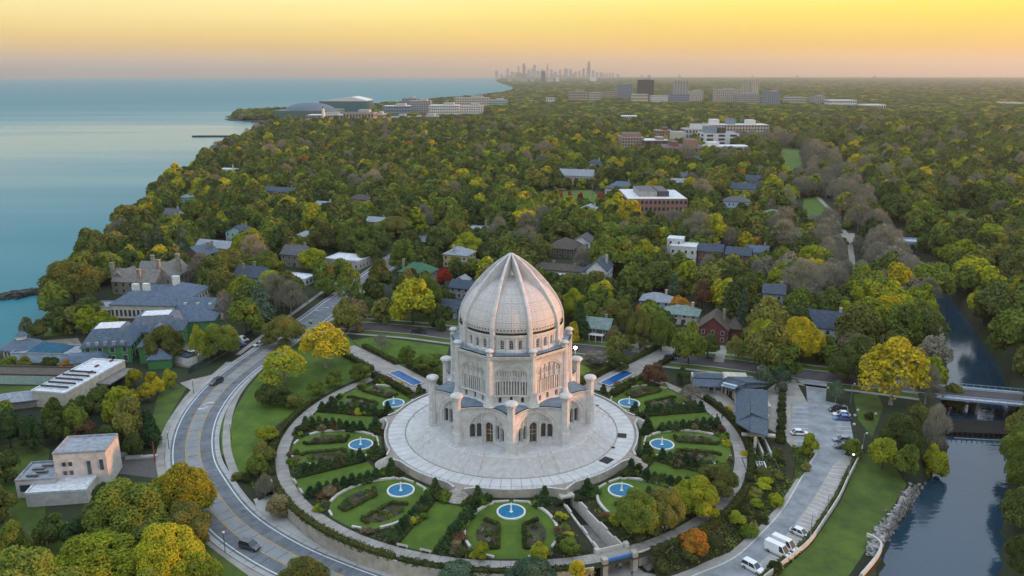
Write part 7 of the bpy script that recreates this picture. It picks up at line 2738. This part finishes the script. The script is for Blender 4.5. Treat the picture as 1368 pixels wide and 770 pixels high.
# equal labels: name the second nearest landmark as well
for lab, ts_l in list(seen.items()):
    if len(ts_l) > 1:
        for t in ts_l:
            near_ = sorted(MARKS, key=lambda o: (o.location.x - t.location.x) ** 2 + (o.location.y - t.location.y) ** 2)[:2]
            far_ = sorted(ts_l, key=lambda o: o.location.y)
            word = lab.split(' the ')[0].rsplit(' ', 1)[0]
            w2 = mark_name(near_[1]).split()[:6]
            while w2 and w2[-1] in STOPW:
                w2.pop()
            t['label'] = ' '.join((lab.split(' the ')[0] + ' the ' + ' '.join(mark_name(near_[0]).split()[:5]) + ', towards the ' + ' '.join(w2)).split()[:16])
cnt = {}
for t in singles:
    cnt.setdefault(t['label'], []).append(t)
for lab, l_ in cnt.items():
    if len(l_) > 1:
        l_.sort(key=lambda o: o.location.y)
        words_ = lab.split()
        for k, t in enumerate(l_):
            w_ = 'nearer' if k == 0 else 'farther' if k == len(l_) - 1 else 'middle'
            t['label'] = ' '.join(([w_] + words_)[:16])
for t in singles:
    t['group'] = 'trees among the houses'

# all remaining trees: one wood, instanced on points
FARM = [crown_mesh('far_crown', 300 + i, 6.0, 10.5, 1.4, 15, 800, 0.80, core=0.88, lobe_r=(0.26, 0.44), spread=0.70) for i in range(5)]
WOODM = [crown_mesh('wood_crown', 320 + i, 6.0, 9.0, 0.0, 16, 520, 1.15, core=0.95, spread=0.8, lobe_r=(0.28, 0.42)) for i in range(3)]


def woods():
    protos = bpy.data.collections.new('wood_crowns')
    cols = ['dark green', 'green', 'olive', 'yellow-green', 'yellow', 'orange', 'brown', 'grey']
    order = []
    for lib in (FARM, WOODM):
        for k, me in enumerate(lib):
            for c in cols:
                o = bpy.data.objects.new('crown_%03d' % len(order), colour_mesh(me, LEAF[c]))
                protos.objects.link(o)
                order.append((lib is WOODM, c))
    for k, me in enumerate(BARE):
        o = bpy.data.objects.new('crown_%03d' % len(order), colour_mesh(me, LEAF['grey']))
        protos.objects.link(o)
        order.append(('bare', 'grey'))
        o = bpy.data.objects.new('crown_%03d' % len(order), BARETRUNK[k])
        protos.objects.link(o)
        order.append(('limbs', 'grey'))
    idx = {}
    for i, k in enumerate(order):
        idx.setdefault(k, []).append(i)
    pts, var, rot, scl = [], [], [], []
    rs = random.Random(55)

    def put(x, y, rad, h, far):
        c = pick_colour(x, y, rs)
        if c == 'orange' and rs.random() < 0.5:
            c = 'olive'
        v = rs.choice(idx[(far, c)])
        if c == 'grey' and not far:
            v = rs.choice(idx[('bare', 'grey')])
            pts.append((x, y, G(x, y)))
            var.append(v + 1)
            rot.append((0, 0, 0.0))
            scl.append((rad / 6.6, rad / 6.6, h / 13.6))
        pts.append((x, y, G(x, y) - 0.4 if y < 1200 else -0.4))
        var.append(v)
        rot.append((0, 0, rs.uniform(0, 6.28)))
        scl.append((rad / 6.4, rad / 6.4, h / 12.6))
    for xx, yy, rad, h in cand[N_IND:]:
        put(xx, yy, rad, h, False)
    y = 1500.0
    while y < 17000:
        sp = 14.0 * (y / 1500) ** 0.95
        half = 0.70 * y + 60
        x = -half + rs.uniform(0, sp)
        while x < half:
            xx, yy = x + rs.uniform(-.45, .45) * sp, y + rs.uniform(-.45, .45) * sp
            x += sp
            if xx < interp(yy, SHORE) + 12 + sp * 0.4:
                continue
            rad = sp * rs.uniform(0.60, 0.95)
            h = rs.uniform(11, 17) + min(5, y / 3000)
            bad = False
            for fx, fy, fr, cl in FOOT:
                if fy > 1300 and abs(xx - fx) < fr + rad * 0.7 and -fr - max(cl, 130) < yy - fy < fr + rad * 0.5:
                    bad = True
                    break
            if bad:
                continue
            put(xx, yy, rad, h, True)
        y += sp * 0.8
    me = bpy.data.meshes.new('woods')
    me.from_pydata(pts, [], [])
    a = me.attributes.new('variant', 'INT', 'POINT')
    a.data.foreach_set('value', var)
    for nm, dat in (('rot', rot), ('scl', scl)):
        a = me.attributes.new(nm, 'FLOAT_VECTOR', 'POINT')
        a.data.foreach_set('vector', np.array(dat, dtype=np.float32).ravel())
    o = link('woods', me)
    tag(o, 'autumn woods and garden trees spreading to the horizon behind the temple', 'woods', kind='stuff')
    ng = bpy.data.node_groups.new('woods', 'GeometryNodeTree')
    ng.interface.new_socket('Geometry', in_out='INPUT', socket_type='NodeSocketGeometry')
    ng.interface.new_socket('Geometry', in_out='OUTPUT', socket_type='NodeSocketGeometry')
    nd, lk = ng.nodes, ng.links
    gi, go = nd.new('NodeGroupInput'), nd.new('NodeGroupOutput')
    ci = nd.new('GeometryNodeCollectionInfo')
    ci.inputs['Collection'].default_value = protos
    ci.inputs['Separate Children'].default_value = True
    ci.inputs['Reset Children'].default_value = True
    ip = nd.new('GeometryNodeInstanceOnPoints')
    ip.inputs['Pick Instance'].default_value = True

    def attr(nm, typ):
        q = nd.new('GeometryNodeInputNamedAttribute')
        q.data_type = typ
        q.inputs['Name'].default_value = nm
        return q.outputs['Attribute']
    lk.new(gi.outputs[0], ip.inputs['Points'])
    lk.new(ci.outputs[0], ip.inputs['Instance'])
    lk.new(attr('variant', 'INT'), ip.inputs['Instance Index'])
    er = nd.new('FunctionNodeEulerToRotation')
    lk.new(attr('rot', 'FLOAT_VECTOR'), er.inputs[0])
    lk.new(er.outputs[0], ip.inputs['Rotation'])
    lk.new(attr('scl', 'FLOAT_VECTOR'), ip.inputs['Scale'])
    lk.new(ip.outputs[0], go.inputs[0])
    md = o.modifiers.new('woods', 'NODES')
    md.node_group = ng
    print('woods', len(pts), 'trees', len(TREES), 'hand', N_HAND)


woods()


# ------------------------------------------------------------------ shrubs on the slopes
def slope_shrubs():
    rs = random.Random(77)
    spots = []
    # bank between ring walk and drive, right
    for k in range(64):
        a, r = rs.uniform(27, 72), rs.uniform(63.4, 77)
        spots.append((pol(a, r), 'shrub on the bank between the ring walk hedge and the parking drive', 'shrubs of the right bank'))
    for k in range(22):
        a, r = rs.uniform(-112, -66), rs.uniform(62.5, 70)
        spots.append((pol(a, r), 'shrub on the lawn edge outside the left part of the ring walk', 'shrubs of the left bank'))
    for k in range(20):
        a, r = rs.uniform(-18, 14), rs.uniform(62.8, 66)
        spots.append((pol(a, r), 'bush between the front hedge and the road at the bottom edge', 'bushes at the bottom edge'))
    for (x, y), lab, grp in spots:
        if blocked2(x, y) or any(c_ <= y <= d2 and a_ <= x <= b_ and in_poly(x, y, p) for a_, b_, c_, d2, p in EXB):
            continue
        z = G(x, y)
        r_ = math.hypot(x - cx, y - cy)
        if lab.startswith(('shrub on the bank', 'shrub on the lawn')):
            z = bank_z(x, y, r_)
        c = rs.choice(['green shrub', 'dark shrub', 'dark shrub', 'yellow-green', 'brown', 'olive', 'dark shrub'])
        shrub(x, y, rs.uniform(1.2, 2.3), rs.uniform(1.3, 2.8), c, f'{LEAFNAME[c]} {lab}', grp, z, 'big' if rs.random() < .6 else 'shrub')
    # hedge strip along the visitor building and the car park
    for k in range(9):
        q = PG(1045 - 0.3 * k, 528 + 8 * k)
        shrub(q[0], q[1], 1.5, 2.4, 'dark shrub', 'dark clipped shrub in the strip between the visitor building and the car park', 'shrubs along the visitor building', q[2], 'big')
    for a, b, c, lab in ((1034, 612, 'green shrub', 'beside the cooling unit'), (1042, 622, 'dark shrub', 'at the pavement by the cooling unit'), (1040, 640, 'olive', 'above the drive below the cooling unit'), (1028, 650, 'dark shrub', 'below the cooling unit screen'),
                         (1009, 646, 'yellow-green', 'left of the cooling unit screen'), (996, 612, 'yellow', 'thin and golden left of the cooling unit'), (1011, 575, 'green shrub', 'under the long roof of the visitor building'), (972, 552, 'yellow', 'before the left wing of the visitor building'),
                         (1074, 606, 'green shrub', 'on the lower car park island'), (1077, 628, 'olive', 'on the grass island by the drive'), (1160, 560, 'dark shrub', 'on the lawn beside the car park')):
        q = PG(a, b)
        shrub(q[0], q[1], 1.5, 2.2, c, f'{LEAFNAME[c]} rounded shrub {lab}', 'shrubs by the car park', q[2], 'big')
    drape('island_lawn', px([(1060, 600), (1084, 606), (1078, 622), (1064, 616)]), 0.09, LAWN2)
    drape('island_lawn', px([(1061, 622), (1077, 630), (1068, 640), (1062, 640)]), 0.09, LAWN2)


def blocked2(x, y):
    r_ = math.hypot(x - cx, y - cy)
    a = math.degrees(math.atan2(x - cx, cy - y))
    return 16 < a < 27 and r_ < 72


slope_shrubs()


def ground_cover():
    rng = np.random.default_rng(9)
    pos = []
    for a0, a1, r0, r1, n in ((26, 112, 62.5, 78, 15000), (-112, -64, 62.4, 66, 3000), (-20, 15, 62.4, 67, 2500), (-180, 180, 33.6, 57, 26000)):
        a = rng.uniform(a0, a1, n)
        r = np.sqrt(rng.uniform(r0 ** 2, r1 ** 2, n))
        for ai, ri in zip(a, r):
            x, y = pol(ai, ri)
            if ri < 58:
                az = round(ai / 40) * 40
                d_ = math.radians(ai - az)
                t, u = ri * math.sin(d_), ri * math.cos(d_)
                w_ = interp(u, [(33, 3.5), (36.5, 6), (39.5, 8.2), (43, 9.6), (46.5, 10.2), (50, 9.9), (53, 8.6), (56, 5.0), (57.5, 3)])
                az2 = round((ai - 20) / 40) * 40 + 20
                t2 = ri * math.sin(math.radians(ai - az2))
                if abs(t) < w_ or abs(t2) < (5.2 if abs(az2) == 140 else 4.0) or 17 < ai < 24:
                    continue
                z = 0.05
            else:
                if blocked2(x, y) or any(c_ <= y <= d2 and a_ <= x <= b_ and in_poly(x, y, p) for a_, b_, c_, d2, p in EXB):
                    continue
                z = bank_z(x, y, ri)
            pos.append((x, y, z + abs(rng.normal()) * 0.28))
    pos = np.array(pos)
    cl = (np.sin(pos[:, 0] * 0.9 + 1) * np.sin(pos[:, 1] * 0.8) + rng.normal(size=len(pos)) * 0.5)
    for c_, m_ in (('dark shrub', cl < 0.15), ('green shrub', (cl >= 0.15) & (cl < 0.75)), ('olive', cl >= 0.75)):
        q = pos[m_]
        me = quads('ground_cover', q, np.tile([0, 0, 1.0], (len(q), 1)), 0.30, LEAF[c_], rng)
        tag(link('ground_cover', me), {'dark shrub': 'dark low ground cover plants', 'green shrub': 'green low ground cover plants', 'olive': 'olive low ground cover plants'}[c_] + ' between the shrubs of the temple garden', 'ground cover', kind='stuff')


ground_cover()


# ------------------------------------------------------------------ vehicles
CARC = {'white': (0.68, 0.69, 0.70), 'black': (0.015, 0.015, 0.017), 'blue': (0.03, 0.10, 0.34), 'dark': (0.03, 0.033, 0.045), 'silver': (0.42, 0.46, 0.52), 'grey': (0.20, 0.22, 0.24), 'red': (0.35, 0.03, 0.02)}
TYRE = mat('tyre', (0.018, 0.018, 0.018), 0.85)
CARGLASS = mat('car_glass', (0.02, 0.03, 0.04), 0.06, 0.05, 2, spec=0.8)


def paint(c):
    n = 'paint_' + c
    if n in MATS:
        return MATS[n]
    m = mat(n, CARC[c], 0.28, 0.03, 0.8, spec=0.6)
    m.node_tree.nodes['Principled BSDF'].inputs['Coat Weight'].default_value = 0.6
    return m


def car(px_, py_, ang, c, label, kind='sedan', group=None):
    x, y, z = PG(px_, py_)
    T = thing({'van': 'cargo_van', 'pickup': 'pickup_truck', 'suv': 'parked_car'}.get(kind, 'car'), label, 'van' if kind == 'van' else 'truck' if kind == 'pickup' else 'car', (x, y, z + 0.08), R(ang), group)
    L, Wd, zb = {'sedan': (4.7, 1.8, 0.75), 'suv': (4.8, 1.9, 0.95), 'van': (5.6, 2.0, 1.05), 'pickup': (5.5, 1.95, 0.95)}[kind]
    h = {'sedan': 1.42, 'suv': 1.72, 'van': 2.25, 'pickup': 1.8}[kind]
    # lower body: hull with sloping nose and tail
    secs = [(-L / 2, 0.38, zb - 0.12, 0.86), (-L / 2 + 0.35, 0.28, zb, 0.98), (-L * 0.2, 0.25, zb + 0.05, 1.0), (L * 0.18, 0.25, zb + 0.02, 1.0), (L / 2 - 0.4, 0.28, zb - 0.1, 0.95), (L / 2, 0.38, zb - 0.22, 0.80)]
    mb = MB()
    vs_ = []
    for xx, z0, z1, k in secs:
        w = Wd / 2 * k
        vs_ += [(xx, -w * 0.94, z0), (xx, -w, (z0 + z1) / 2), (xx, -w * 0.93, z1), (xx, w * 0.93, z1), (xx, w, (z0 + z1) / 2), (xx, w * 0.94, z0)]
    fs_ = [(i * 6 + j, i * 6 + (j + 1) % 6, (i + 1) * 6 + (j + 1) % 6, (i + 1) * 6 + j) for i in range(5) for j in range(6)]
    fs_ += [(5, 4, 3, 2, 1, 0), tuple(30 + j for j in range(6))]
    mb.add(vs_, fs_)
    mb.build('body', paint(c), T, smooth=False)
    a0, a1, r0, r1 = {'sedan': (-L * 0.44, L * 0.26, -L * 0.26, L * 0.06), 'suv': (-L * 0.49, L * 0.25, -L * 0.42, L * 0.08), 'van': (-L * 0.495, L * 0.36, -L * 0.48, L * 0.20), 'pickup': (-L * 0.08, L * 0.26, -L * 0.04, L * 0.10)}[kind]
    w0, w1 = Wd / 2 * 0.90, Wd / 2 * 0.74
    zb2 = zb + 0.02
    g = MB().add([(a0, -w0, zb2), (a1, -w0, zb2), (a1, w0, zb2), (a0, w0, zb2), (r0, -w1, h), (r1, -w1, h), (r1, w1, h), (r0, w1, h)], [(0, 1, 5, 4), (1, 2, 6, 5), (2, 3, 7, 6), (3, 0, 4, 7), (4, 5, 6, 7)])
    g.build('glazing', CARGLASS, T)
    rf = MB().box(((r0 + r1) / 2, 0, h + 0.02), (abs(r1 - r0) + 0.12, w1 * 2 + 0.06, 0.09))
    for s in (-1, 1):
        for p, q in (((a0, w0), (r0, w1)), ((a1, w0), (r1, w1)), (((a0 + a1) / 2, w0), ((r0 + r1) / 2, w1))):
            rf.bar((p[0], s * (p[1] + 0.01), zb2 + 0.04), (q[0], s * (q[1] + 0.01), h + 0.02), 0.1, 0.06)
    rf.build('roof', paint(c), T)
    if kind == 'van':
        bb = MB()
        for s in (-1, 1):
            bb.add([(a0 - .01, s * (w0 + .02), zb2), (L * 0.12, s * (w0 + .02), zb2), (L * 0.08, s * (w1 + .03), h), (r0 - .01, s * (w1 + .03), h)], [(0, 1, 2, 3)])
        bb.add([(a0 - .02, -w0, zb2), (a0 - .02, w0, zb2), (r0 - .02, w1, h), (r0 - .02, -w1, h)], [(0, 1, 2, 3)])
        bb.build('side_panel', paint(c), T)
    if kind == 'pickup':
        MB().box((-L * 0.29, 0, zb + 0.06), (L * 0.36, Wd * 0.75, 0.04)).build('cargo_bed', TYRE, T)
    for sx_ in (-1, 1):
        for sy_ in (-1, 1):
            wv = MB().tube([(sx_ * L * 0.31, sy_ * (Wd / 2 - 0.2), 0.33), (sx_ * L * 0.31, sy_ * (Wd / 2 + 0.02), 0.33)], 0.34, 12)
            wo_ = wv.build('wheel', TYRE, T)
            MB().tube([(sx_ * L * 0.31, sy_ * (Wd / 2 - 0.02), 0.33), (sx_ * L * 0.31, sy_ * (Wd / 2 + 0.035), 0.33)], 0.2, 8).build('rim', mat('alloy', (0.4, 0.4, 0.42), 0.35, metal=0.7), wo_)
    for sy_ in (-1, 1):
        MB().box((L / 2 - 0.16, sy_ * Wd * 0.32, zb - 0.26), (0.22, 0.4, 0.16)).build('headlight', mat('lamp_glass', (0.7, 0.7, 0.68), 0.15), T)
        MB().box((-L / 2 + 0.1, sy_ * Wd * 0.36, zb - 0.2), (0.2, 0.28, 0.22)).build('tail_light', mat('red_lamp', (0.4, 0.02, 0.02), 0.3), T)
        MB().box((a1 - 0.25, sy_ * (Wd / 2 + 0.08), zb + 0.12), (0.18, 0.2, 0.14)).build('mirror', paint(c), T)
    return T


for a_ in [
    (289, 513, -118, 'dark', 'dark people carrier driving down the left lane of the curved road', 'suv'),
    (334, 733, -24, 'dark', 'dark hatchback driving on the road at the bottom left', 'suv'),
    (347, 462, -130, 'white', 'white car coming down the upper part of the main road', 'sedan'),
    (560, 445, -10, 'black', 'black pickup on the cross street left of the temple', 'pickup'),
    (896, 480, -9, 'blue', 'blue car with red tail lights on the cross street', 'sedan'),
    (1022, 495, -9, 'white', 'white car half hidden by trees at the car park entrance', 'sedan'),
    (1068, 581, -4, 'white', 'white sedan parked on the left side of the car park', 'sedan'),
    (1119, 550, 176, 'black', 'black car at the top of the right row of bays', 'suv'),
    (1124, 556, 176, 'white', 'white car between the black and the blue car', 'sedan'),
    (1125, 561, 176, 'blue', 'blue car parked below the white and black cars', 'sedan'),
    (1125, 590, 172, 'grey', 'grey car half under the tree on the right of the lot', 'sedan'),
    (1126, 599, 172, 'dark', 'dark car under the overhanging tree', 'sedan'),
    (1069, 715, -47, 'white', 'white sedan parked alone in the lower bays', 'sedan'),
    (1048, 733, -47, 'white', 'white van, right one of the two side by side', 'van'),
    (1039, 740, -47, 'white', 'white van, left one of the two side by side', 'van'),
    (1006, 762, -50, 'white', 'white minivan parked at the bottom edge of the lot', 'suv'),
    (322, 458, 50, 'white', 'white site van behind the green fence', 'van'),
    (318, 464, 50, 'blue', 'blue pickup behind the green fence', 'pickup'),
    (300, 462, 40, 'white', 'white pickup in the building yard', 'pickup'),
    (256, 478, 20, 'white', 'white van in the yard by the site hut', 'van'),
]:
    car(*a_[:5], a_[5], group=None)

# ------------------------------------------------------------------ lamps, poles, people, small things
GREENM = mat('green_iron', (0.02, 0.09, 0.06), 0.5)
STEEL = mat('grey_steel', (0.28, 0.29, 0.30), 0.45, metal=0.4)
BULB = bpy.data.materials.new('lit_bulb')
BULB.use_nodes = True
BULB.node_tree.nodes['Principled BSDF'].inputs['Emission Color'].default_value = (1.0, 0.86, 0.62, 1)
BULB.node_tree.nodes['Principled BSDF'].inputs['Emission Strength'].default_value = 1.5


def lamp(px_, py_, h, label, m_=STEEL, lit=False, group='lamp posts', arm=0.9):
    x, y, z = PG(px_, py_)
    T = thing('lamp_post', label, 'lamp post', (x, y, z), R(30), group)
    MB().tube([(0, 0, -0.2), (0, 0, 0.6), (0, 0, h)], [0.14, 0.09, 0.07], 6).build('pole', m_, T)
    if arm:
        MB().tube([(0, 0, h - 0.1), (arm, 0, h + 0.1)], 0.05, 5).build('arm', m_, T)
    o = MB().lathe([(0.0, h + 0.32), (0.26, h + 0.2), (0.3, h), (0.2, h - 0.12), (0, h - 0.14)], 8, c=(arm, 0)).build('lamp_head', BULB if lit else WHITEW, T)
    return T


for a_ in [(1151, 612, 6.5, 'lamp post at the top end of the parking lot wall', STEEL), (1133, 642, 6.5, 'lit lamp post halfway along the parking lot wall', STEEL, True), (1104, 694, 6, 'lamp post by the wall above the parked white sedan', STEEL),
           (1082, 722, 6, 'lamp post by the wall right of the two white vans', STEEL), (1136, 540, 6, 'lamp post on the lawn at the parking lot corner', STEEL),
           (301, 738, 4.6, 'green lamp post on the verge at the bottom left', GREENM, False, 'lamp posts', 0), (226, 600, 4.6, 'green lamp post on the verge above the golden tree', GREENM, False, 'lamp posts', 0),
           (259, 527, 4.6, 'green lamp post at the side drive', GREENM, False, 'lamp posts', 0), (309, 588, 4.6, 'lamp post between the road and the temple lawn', GREENM, False, 'lamp posts', 0), (296, 468, 6, 'lamp post beside the building yard', STEEL)]:
    lamp(*a_)
x, y, z = PG(768, 486)
T = thing('flood_light', 'brightly lit lamp shining beside the temple shoulder on the right', 'lamp post', (x, y, z))
MB().tube([(0, 0, 0), (0, 0, 5.4)], [0.12, 0.08], 6).build('pole', STEEL, T)
fm = bpy.data.materials.new('flood_glow')
fm.use_nodes = True
fm.node_tree.nodes['Principled BSDF'].inputs['Emission Color'].default_value = (1.0, 0.9, 0.7, 1)
fm.node_tree.nodes['Principled BSDF'].inputs['Emission Strength'].default_value = 30.0
MB().lathe([(0, 6.0), (0.45, 5.85), (0.6, 5.6), (0.45, 5.35), (0, 5.2)], 10).build('lamp_head', fm, T)
pl_ = bpy.data.lights.new('flood_lamp', 'POINT')
pl_.energy = 900
pl_.color = (1, 0.85, 0.6)
pl_.shadow_soft_size = 0.6
plo = bpy.data.objects.new('flood_lamp', pl_)
COL.objects.link(plo)
plo.location = (x, y - 1.0, z + 5.6)
for a, b, h, lab in ((1079, 432, 12, 'tall utility pole with arm left of the white house near the channel'), (1148, 205, 14, 'power pole at the channel, first from the left'), (1159, 206, 14, 'power pole at the channel, second from the left'),
                     (1209, 214, 15, 'power pole right of the far golf green'), (1232, 219, 15, 'power pole farther right in the woods'), (1305, 238, 15, 'power pole near the right edge'), (207, 616, 5.2, 'rust red post beside the pavement near the concrete house'),
                     (791, 268, 13, 'utility pole behind the playing field')):
    x, y, z = PG(a, b)
    T = thing('utility_pole', lab, 'pole', (x, y, z), R(15), 'utility poles')
    m_ = mat('rust_red', (0.28, 0.07, 0.035), 0.7) if 'rust' in lab else mat('weathered_wood', (0.20, 0.18, 0.15), 0.9)
    MB().tube([(0, 0, -0.3), (0, 0, h)], [0.2, 0.13], 6).build('pole', m_, T)
    if 'rust' not in lab:
        MB().box((0, 0, h - 1.0), (2.6, 0.18, 0.18)).build('cross_arm', m_, T)
        MB().box((0.5, 0, h - 2.6), (0.5, 0.5, 1.0)).build('transformer', STEEL, T)
# soccer goal
x, y, z = PG(749, 257)
T = thing('soccer_goal', 'white soccer goal on the far playing field', 'goal', (x, y, z), R(-10))
MB().tube([(-3.6, 0, 0), (-3.6, 0, 2.5), (3.6, 0, 2.5), (3.6, 0, 0)], 0.12, 6).build('frame', TRIM, T)
for a, b, lab in ((1146, 549, 'first white stone on the lawn right of the parking lot'), (1142, 556, 'white stone nearest the parked cars'), (1160, 559, 'white stone in the middle of the small lawn'), (1170, 554, 'white stone farthest right on the small lawn'), (1141, 568, 'white stone at the lower end of the small lawn')):
    x, y, z = PG(a, b)
    o = MB().lathe([(0.01, 0.55), (0.3, 0.5), (0.42, 0.25), (0.38, 0)], 8).build('lawn_stone', WHITEW, None, loc=(x, y, z))
    tag(o, lab, 'stone', 'white lawn stones')


def person_mat(shirt, legs, hair):
    m = bpy.data.materials.new('clothing')
    m.use_nodes = True
    n, l = m.node_tree.nodes, m.node_tree.links
    tcn = N(n, 'ShaderNodeTexCoord')
    sp = N(n, 'ShaderNodeSeparateXYZ')
    l.new(tcn.outputs['Object'], sp.inputs[0])
    mr_ = N(n, 'ShaderNodeMath', operation='DIVIDE')
    mr_.inputs[1].default_value = 1.8
    l.new(sp.outputs['Z'], mr_.inputs[0])
    r = ramp(n, [(0.0, (0.03, 0.03, 0.03)), (0.05, legs), (0.52, shirt), (0.82, (0.45, 0.28, 0.2)), (0.93, hair)])
    r.color_ramp.interpolation = 'CONSTANT'
    l.new(mr_.outputs[0], r.inputs[0])
    l.new(r.outputs[0], n['Principled BSDF'].inputs['Base Color'])
    n['Principled BSDF'].inputs['Roughness'].default_value = 0.85
    return m


def person(px_, py_, label, shirt, legs, hair=(0.03, 0.02, 0.015), rz=0, stride=0.22, z=None, sit=False):
    x, y, z0 = PG(px_, py_) if z is None else P(px_, py_, z)
    V = [(0, 0, 0.95), (0, 0, 1.15), (0, 0, 1.42), (0, 0, 1.55), (0, 0.02, 1.66), (0, 0.02, 1.76),
         (-0.09, 0, 0.90), (-0.10, stride * 0.5, 0.50), (-0.10, stride * 0.7, 0.08), (-0.10, stride * 0.7 + 0.16, 0.04),
         (0.09, 0, 0.90), (0.10, -stride * 0.4, 0.50), (0.10, -stride, 0.10), (0.10, -stride + 0.15, 0.04),
         (-0.20, 0, 1.40), (-0.25, -0.06, 1.13), (-0.24, 0.04, 0.88), (-0.24, 0.06, 0.78), (0.20, 0, 1.40), (0.25, 0.04, 1.13), (0.24, 0.14, 0.90), (0.24, 0.17, 0.80)]
    E_ = [(0, 1), (1, 2), (2, 3), (3, 4), (4, 5), (0, 6), (6, 7), (7, 8), (8, 9), (0, 10), (10, 11), (11, 12), (12, 13), (2, 14), (14, 15), (15, 16), (16, 17), (2, 18), (18, 19), (19, 20), (20, 21)]
    RD = [0.15, 0.13, 0.15, 0.06, 0.10, 0.09, 0.10, 0.07, 0.05, 0.05, 0.10, 0.07, 0.05, 0.05, 0.075, 0.05, 0.04, 0.035, 0.075, 0.05, 0.04, 0.035]
    me = bpy.data.meshes.new('person')
    me.from_pydata(V, E_, [])
    me.materials.append(person_mat(shirt, legs, hair))
    o = link('person', me, loc=(x, y, z0 + 0.08), rz=R(rz))
    sk = o.modifiers.new('skin', 'SKIN')
    for i, sv in enumerate(me.skin_vertices[0].data):
        sv.radius = (RD[i], RD[i] * 0.8)
        sv.use_root = i == 0
    o.modifiers.new('smooth', 'SUBSURF').levels = 1
    o.modifiers['smooth'].render_levels = 1
    return tag(o, label, 'person')


person(957.5, 560, 'person in dark clothes walking on the ring walk, left of two', (0.03, 0.03, 0.04), (0.02, 0.02, 0.03), rz=200, z=0.0)
person(964.5, 561, 'person in black walking on the ring walk, right of two', (0.015, 0.015, 0.02), (0.03, 0.03, 0.04), rz=190, z=0.0)
person(875, 745, 'person in a white top walking down the stair by the arch', (0.5, 0.5, 0.52), (0.03, 0.04, 0.08), rz=60, z=-1.6)
person(823.5, 761, 'person in dark coat standing under the foot bridge', (0.02, 0.02, 0.03), (0.02, 0.02, 0.025), rz=20, z=-3.0)
person(828.5, 762, 'person in pale shirt next to the dark coat under the foot bridge', (0.4, 0.42, 0.46), (0.03, 0.03, 0.035), rz=-30, z=-3.0)
person(844, 772, 'person at the bottom edge in front of the arch', (0.04, 0.04, 0.05), (0.02, 0.02, 0.02), rz=0, z=-3.0)
person(1072, 634, 'person in dark top with pale bag beside the drive kerb', (0.05, 0.04, 0.05), (0.06, 0.06, 0.08), rz=140)


def motorcycle():
    x, y, z = PG(415, 433)
    T = thing('motorcycle', 'dark motorcycle turning at the top of the junction', 'motorcycle', (x, y, z + 0.07), R(-40))
    for s in (-0.7, 0.7):
        MB().tube([(s, -0.06, 0.32), (s, 0.06, 0.32)], 0.32, 14).build('wheel', TYRE, T)
    MB().box((0, 0, 0.55), (1.0, 0.3, 0.4)).box((0.25, 0, 0.85), (0.5, 0.28, 0.22)).build('body', paint('black'), T)
    MB().tube([(0.55, -0.35, 1.05), (0.5, 0, 1.0), (0.55, 0.35, 1.05)], 0.03, 5).build('handlebar', STEEL, T)
    MB().box((-0.3, 0, 0.82), (0.7, 0.26, 0.12)).build('saddle', TYRE, T)
    V = [(0, 0, 0.0), (0.05, 0, 0.25), (0.12, 0, 0.5), (0.14, 0, 0.62), (0.16, 0, 0.75), (0.16, 0, 0.86), (0.2, -0.16, -0.02), (0.35, -0.2, -0.1), (0.2, -0.2, -0.45), (0.2, 0.16, -0.02), (0.35, 0.2, -0.1), (0.2, 0.2, -0.45), (0.14, -0.22, 0.46), (0.4, -0.26, 0.28), (0.72, -0.3, 0.2), (0.14, 0.22, 0.46), (0.4, 0.26, 0.28), (0.72, 0.3, 0.2)]
    E_ = [(0, 1), (1, 2), (2, 3), (3, 4), (4, 5), (0, 6), (6, 7), (7, 8), (0, 9), (9, 10), (10, 11), (2, 12), (12, 13), (13, 14), (2, 15), (15, 16), (16, 17)]
    RD = [0.16, 0.15, 0.16, 0.07, 0.14, 0.12, 0.1, 0.08, 0.06, 0.1, 0.08, 0.06, 0.08, 0.06, 0.04, 0.08, 0.06, 0.04]
    me = bpy.data.meshes.new('person')
    me.from_pydata(V, E_, [])
    me.materials.append(mat('safety_yellow', (0.55, 0.65, 0.03), 0.7))
    o = link('person', me, loc=(x - 0.2 * math.cos(R(-40)), y - 0.2 * math.sin(R(-40)), z + 0.97), rz=R(-40))
    o.modifiers.new('skin', 'SKIN')
    for i, sv in enumerate(me.skin_vertices[0].data):
        sv.radius = (RD[i], RD[i])
        sv.use_root = i == 0
    tag(o, 'rider in a bright yellow jacket on the motorcycle at the junction', 'person')


motorcycle()

# ------------------------------------------------------------------ haze: the evening air over the whole plain
HAZE = bpy.data.materials.new('evening_haze')
HAZE.use_nodes = True
hn = HAZE.node_tree
hn.nodes.clear()
ho = N(hn.nodes, 'ShaderNodeOutputMaterial')
pv = N(hn.nodes, 'ShaderNodeVolumePrincipled')
pv.inputs['Color'].default_value = (0.88, 0.87, 0.86, 1)
pv.inputs['Density'].default_value = 0.000056
pv.inputs['Anisotropy'].default_value = 0.55
hn.links.new(pv.outputs[0], ho.inputs['Volume'])
hb = MB().box((4000, 8500, 175), (27000, 18400, 374))
tag(hb.build('haze', HAZE), kind='stuff')
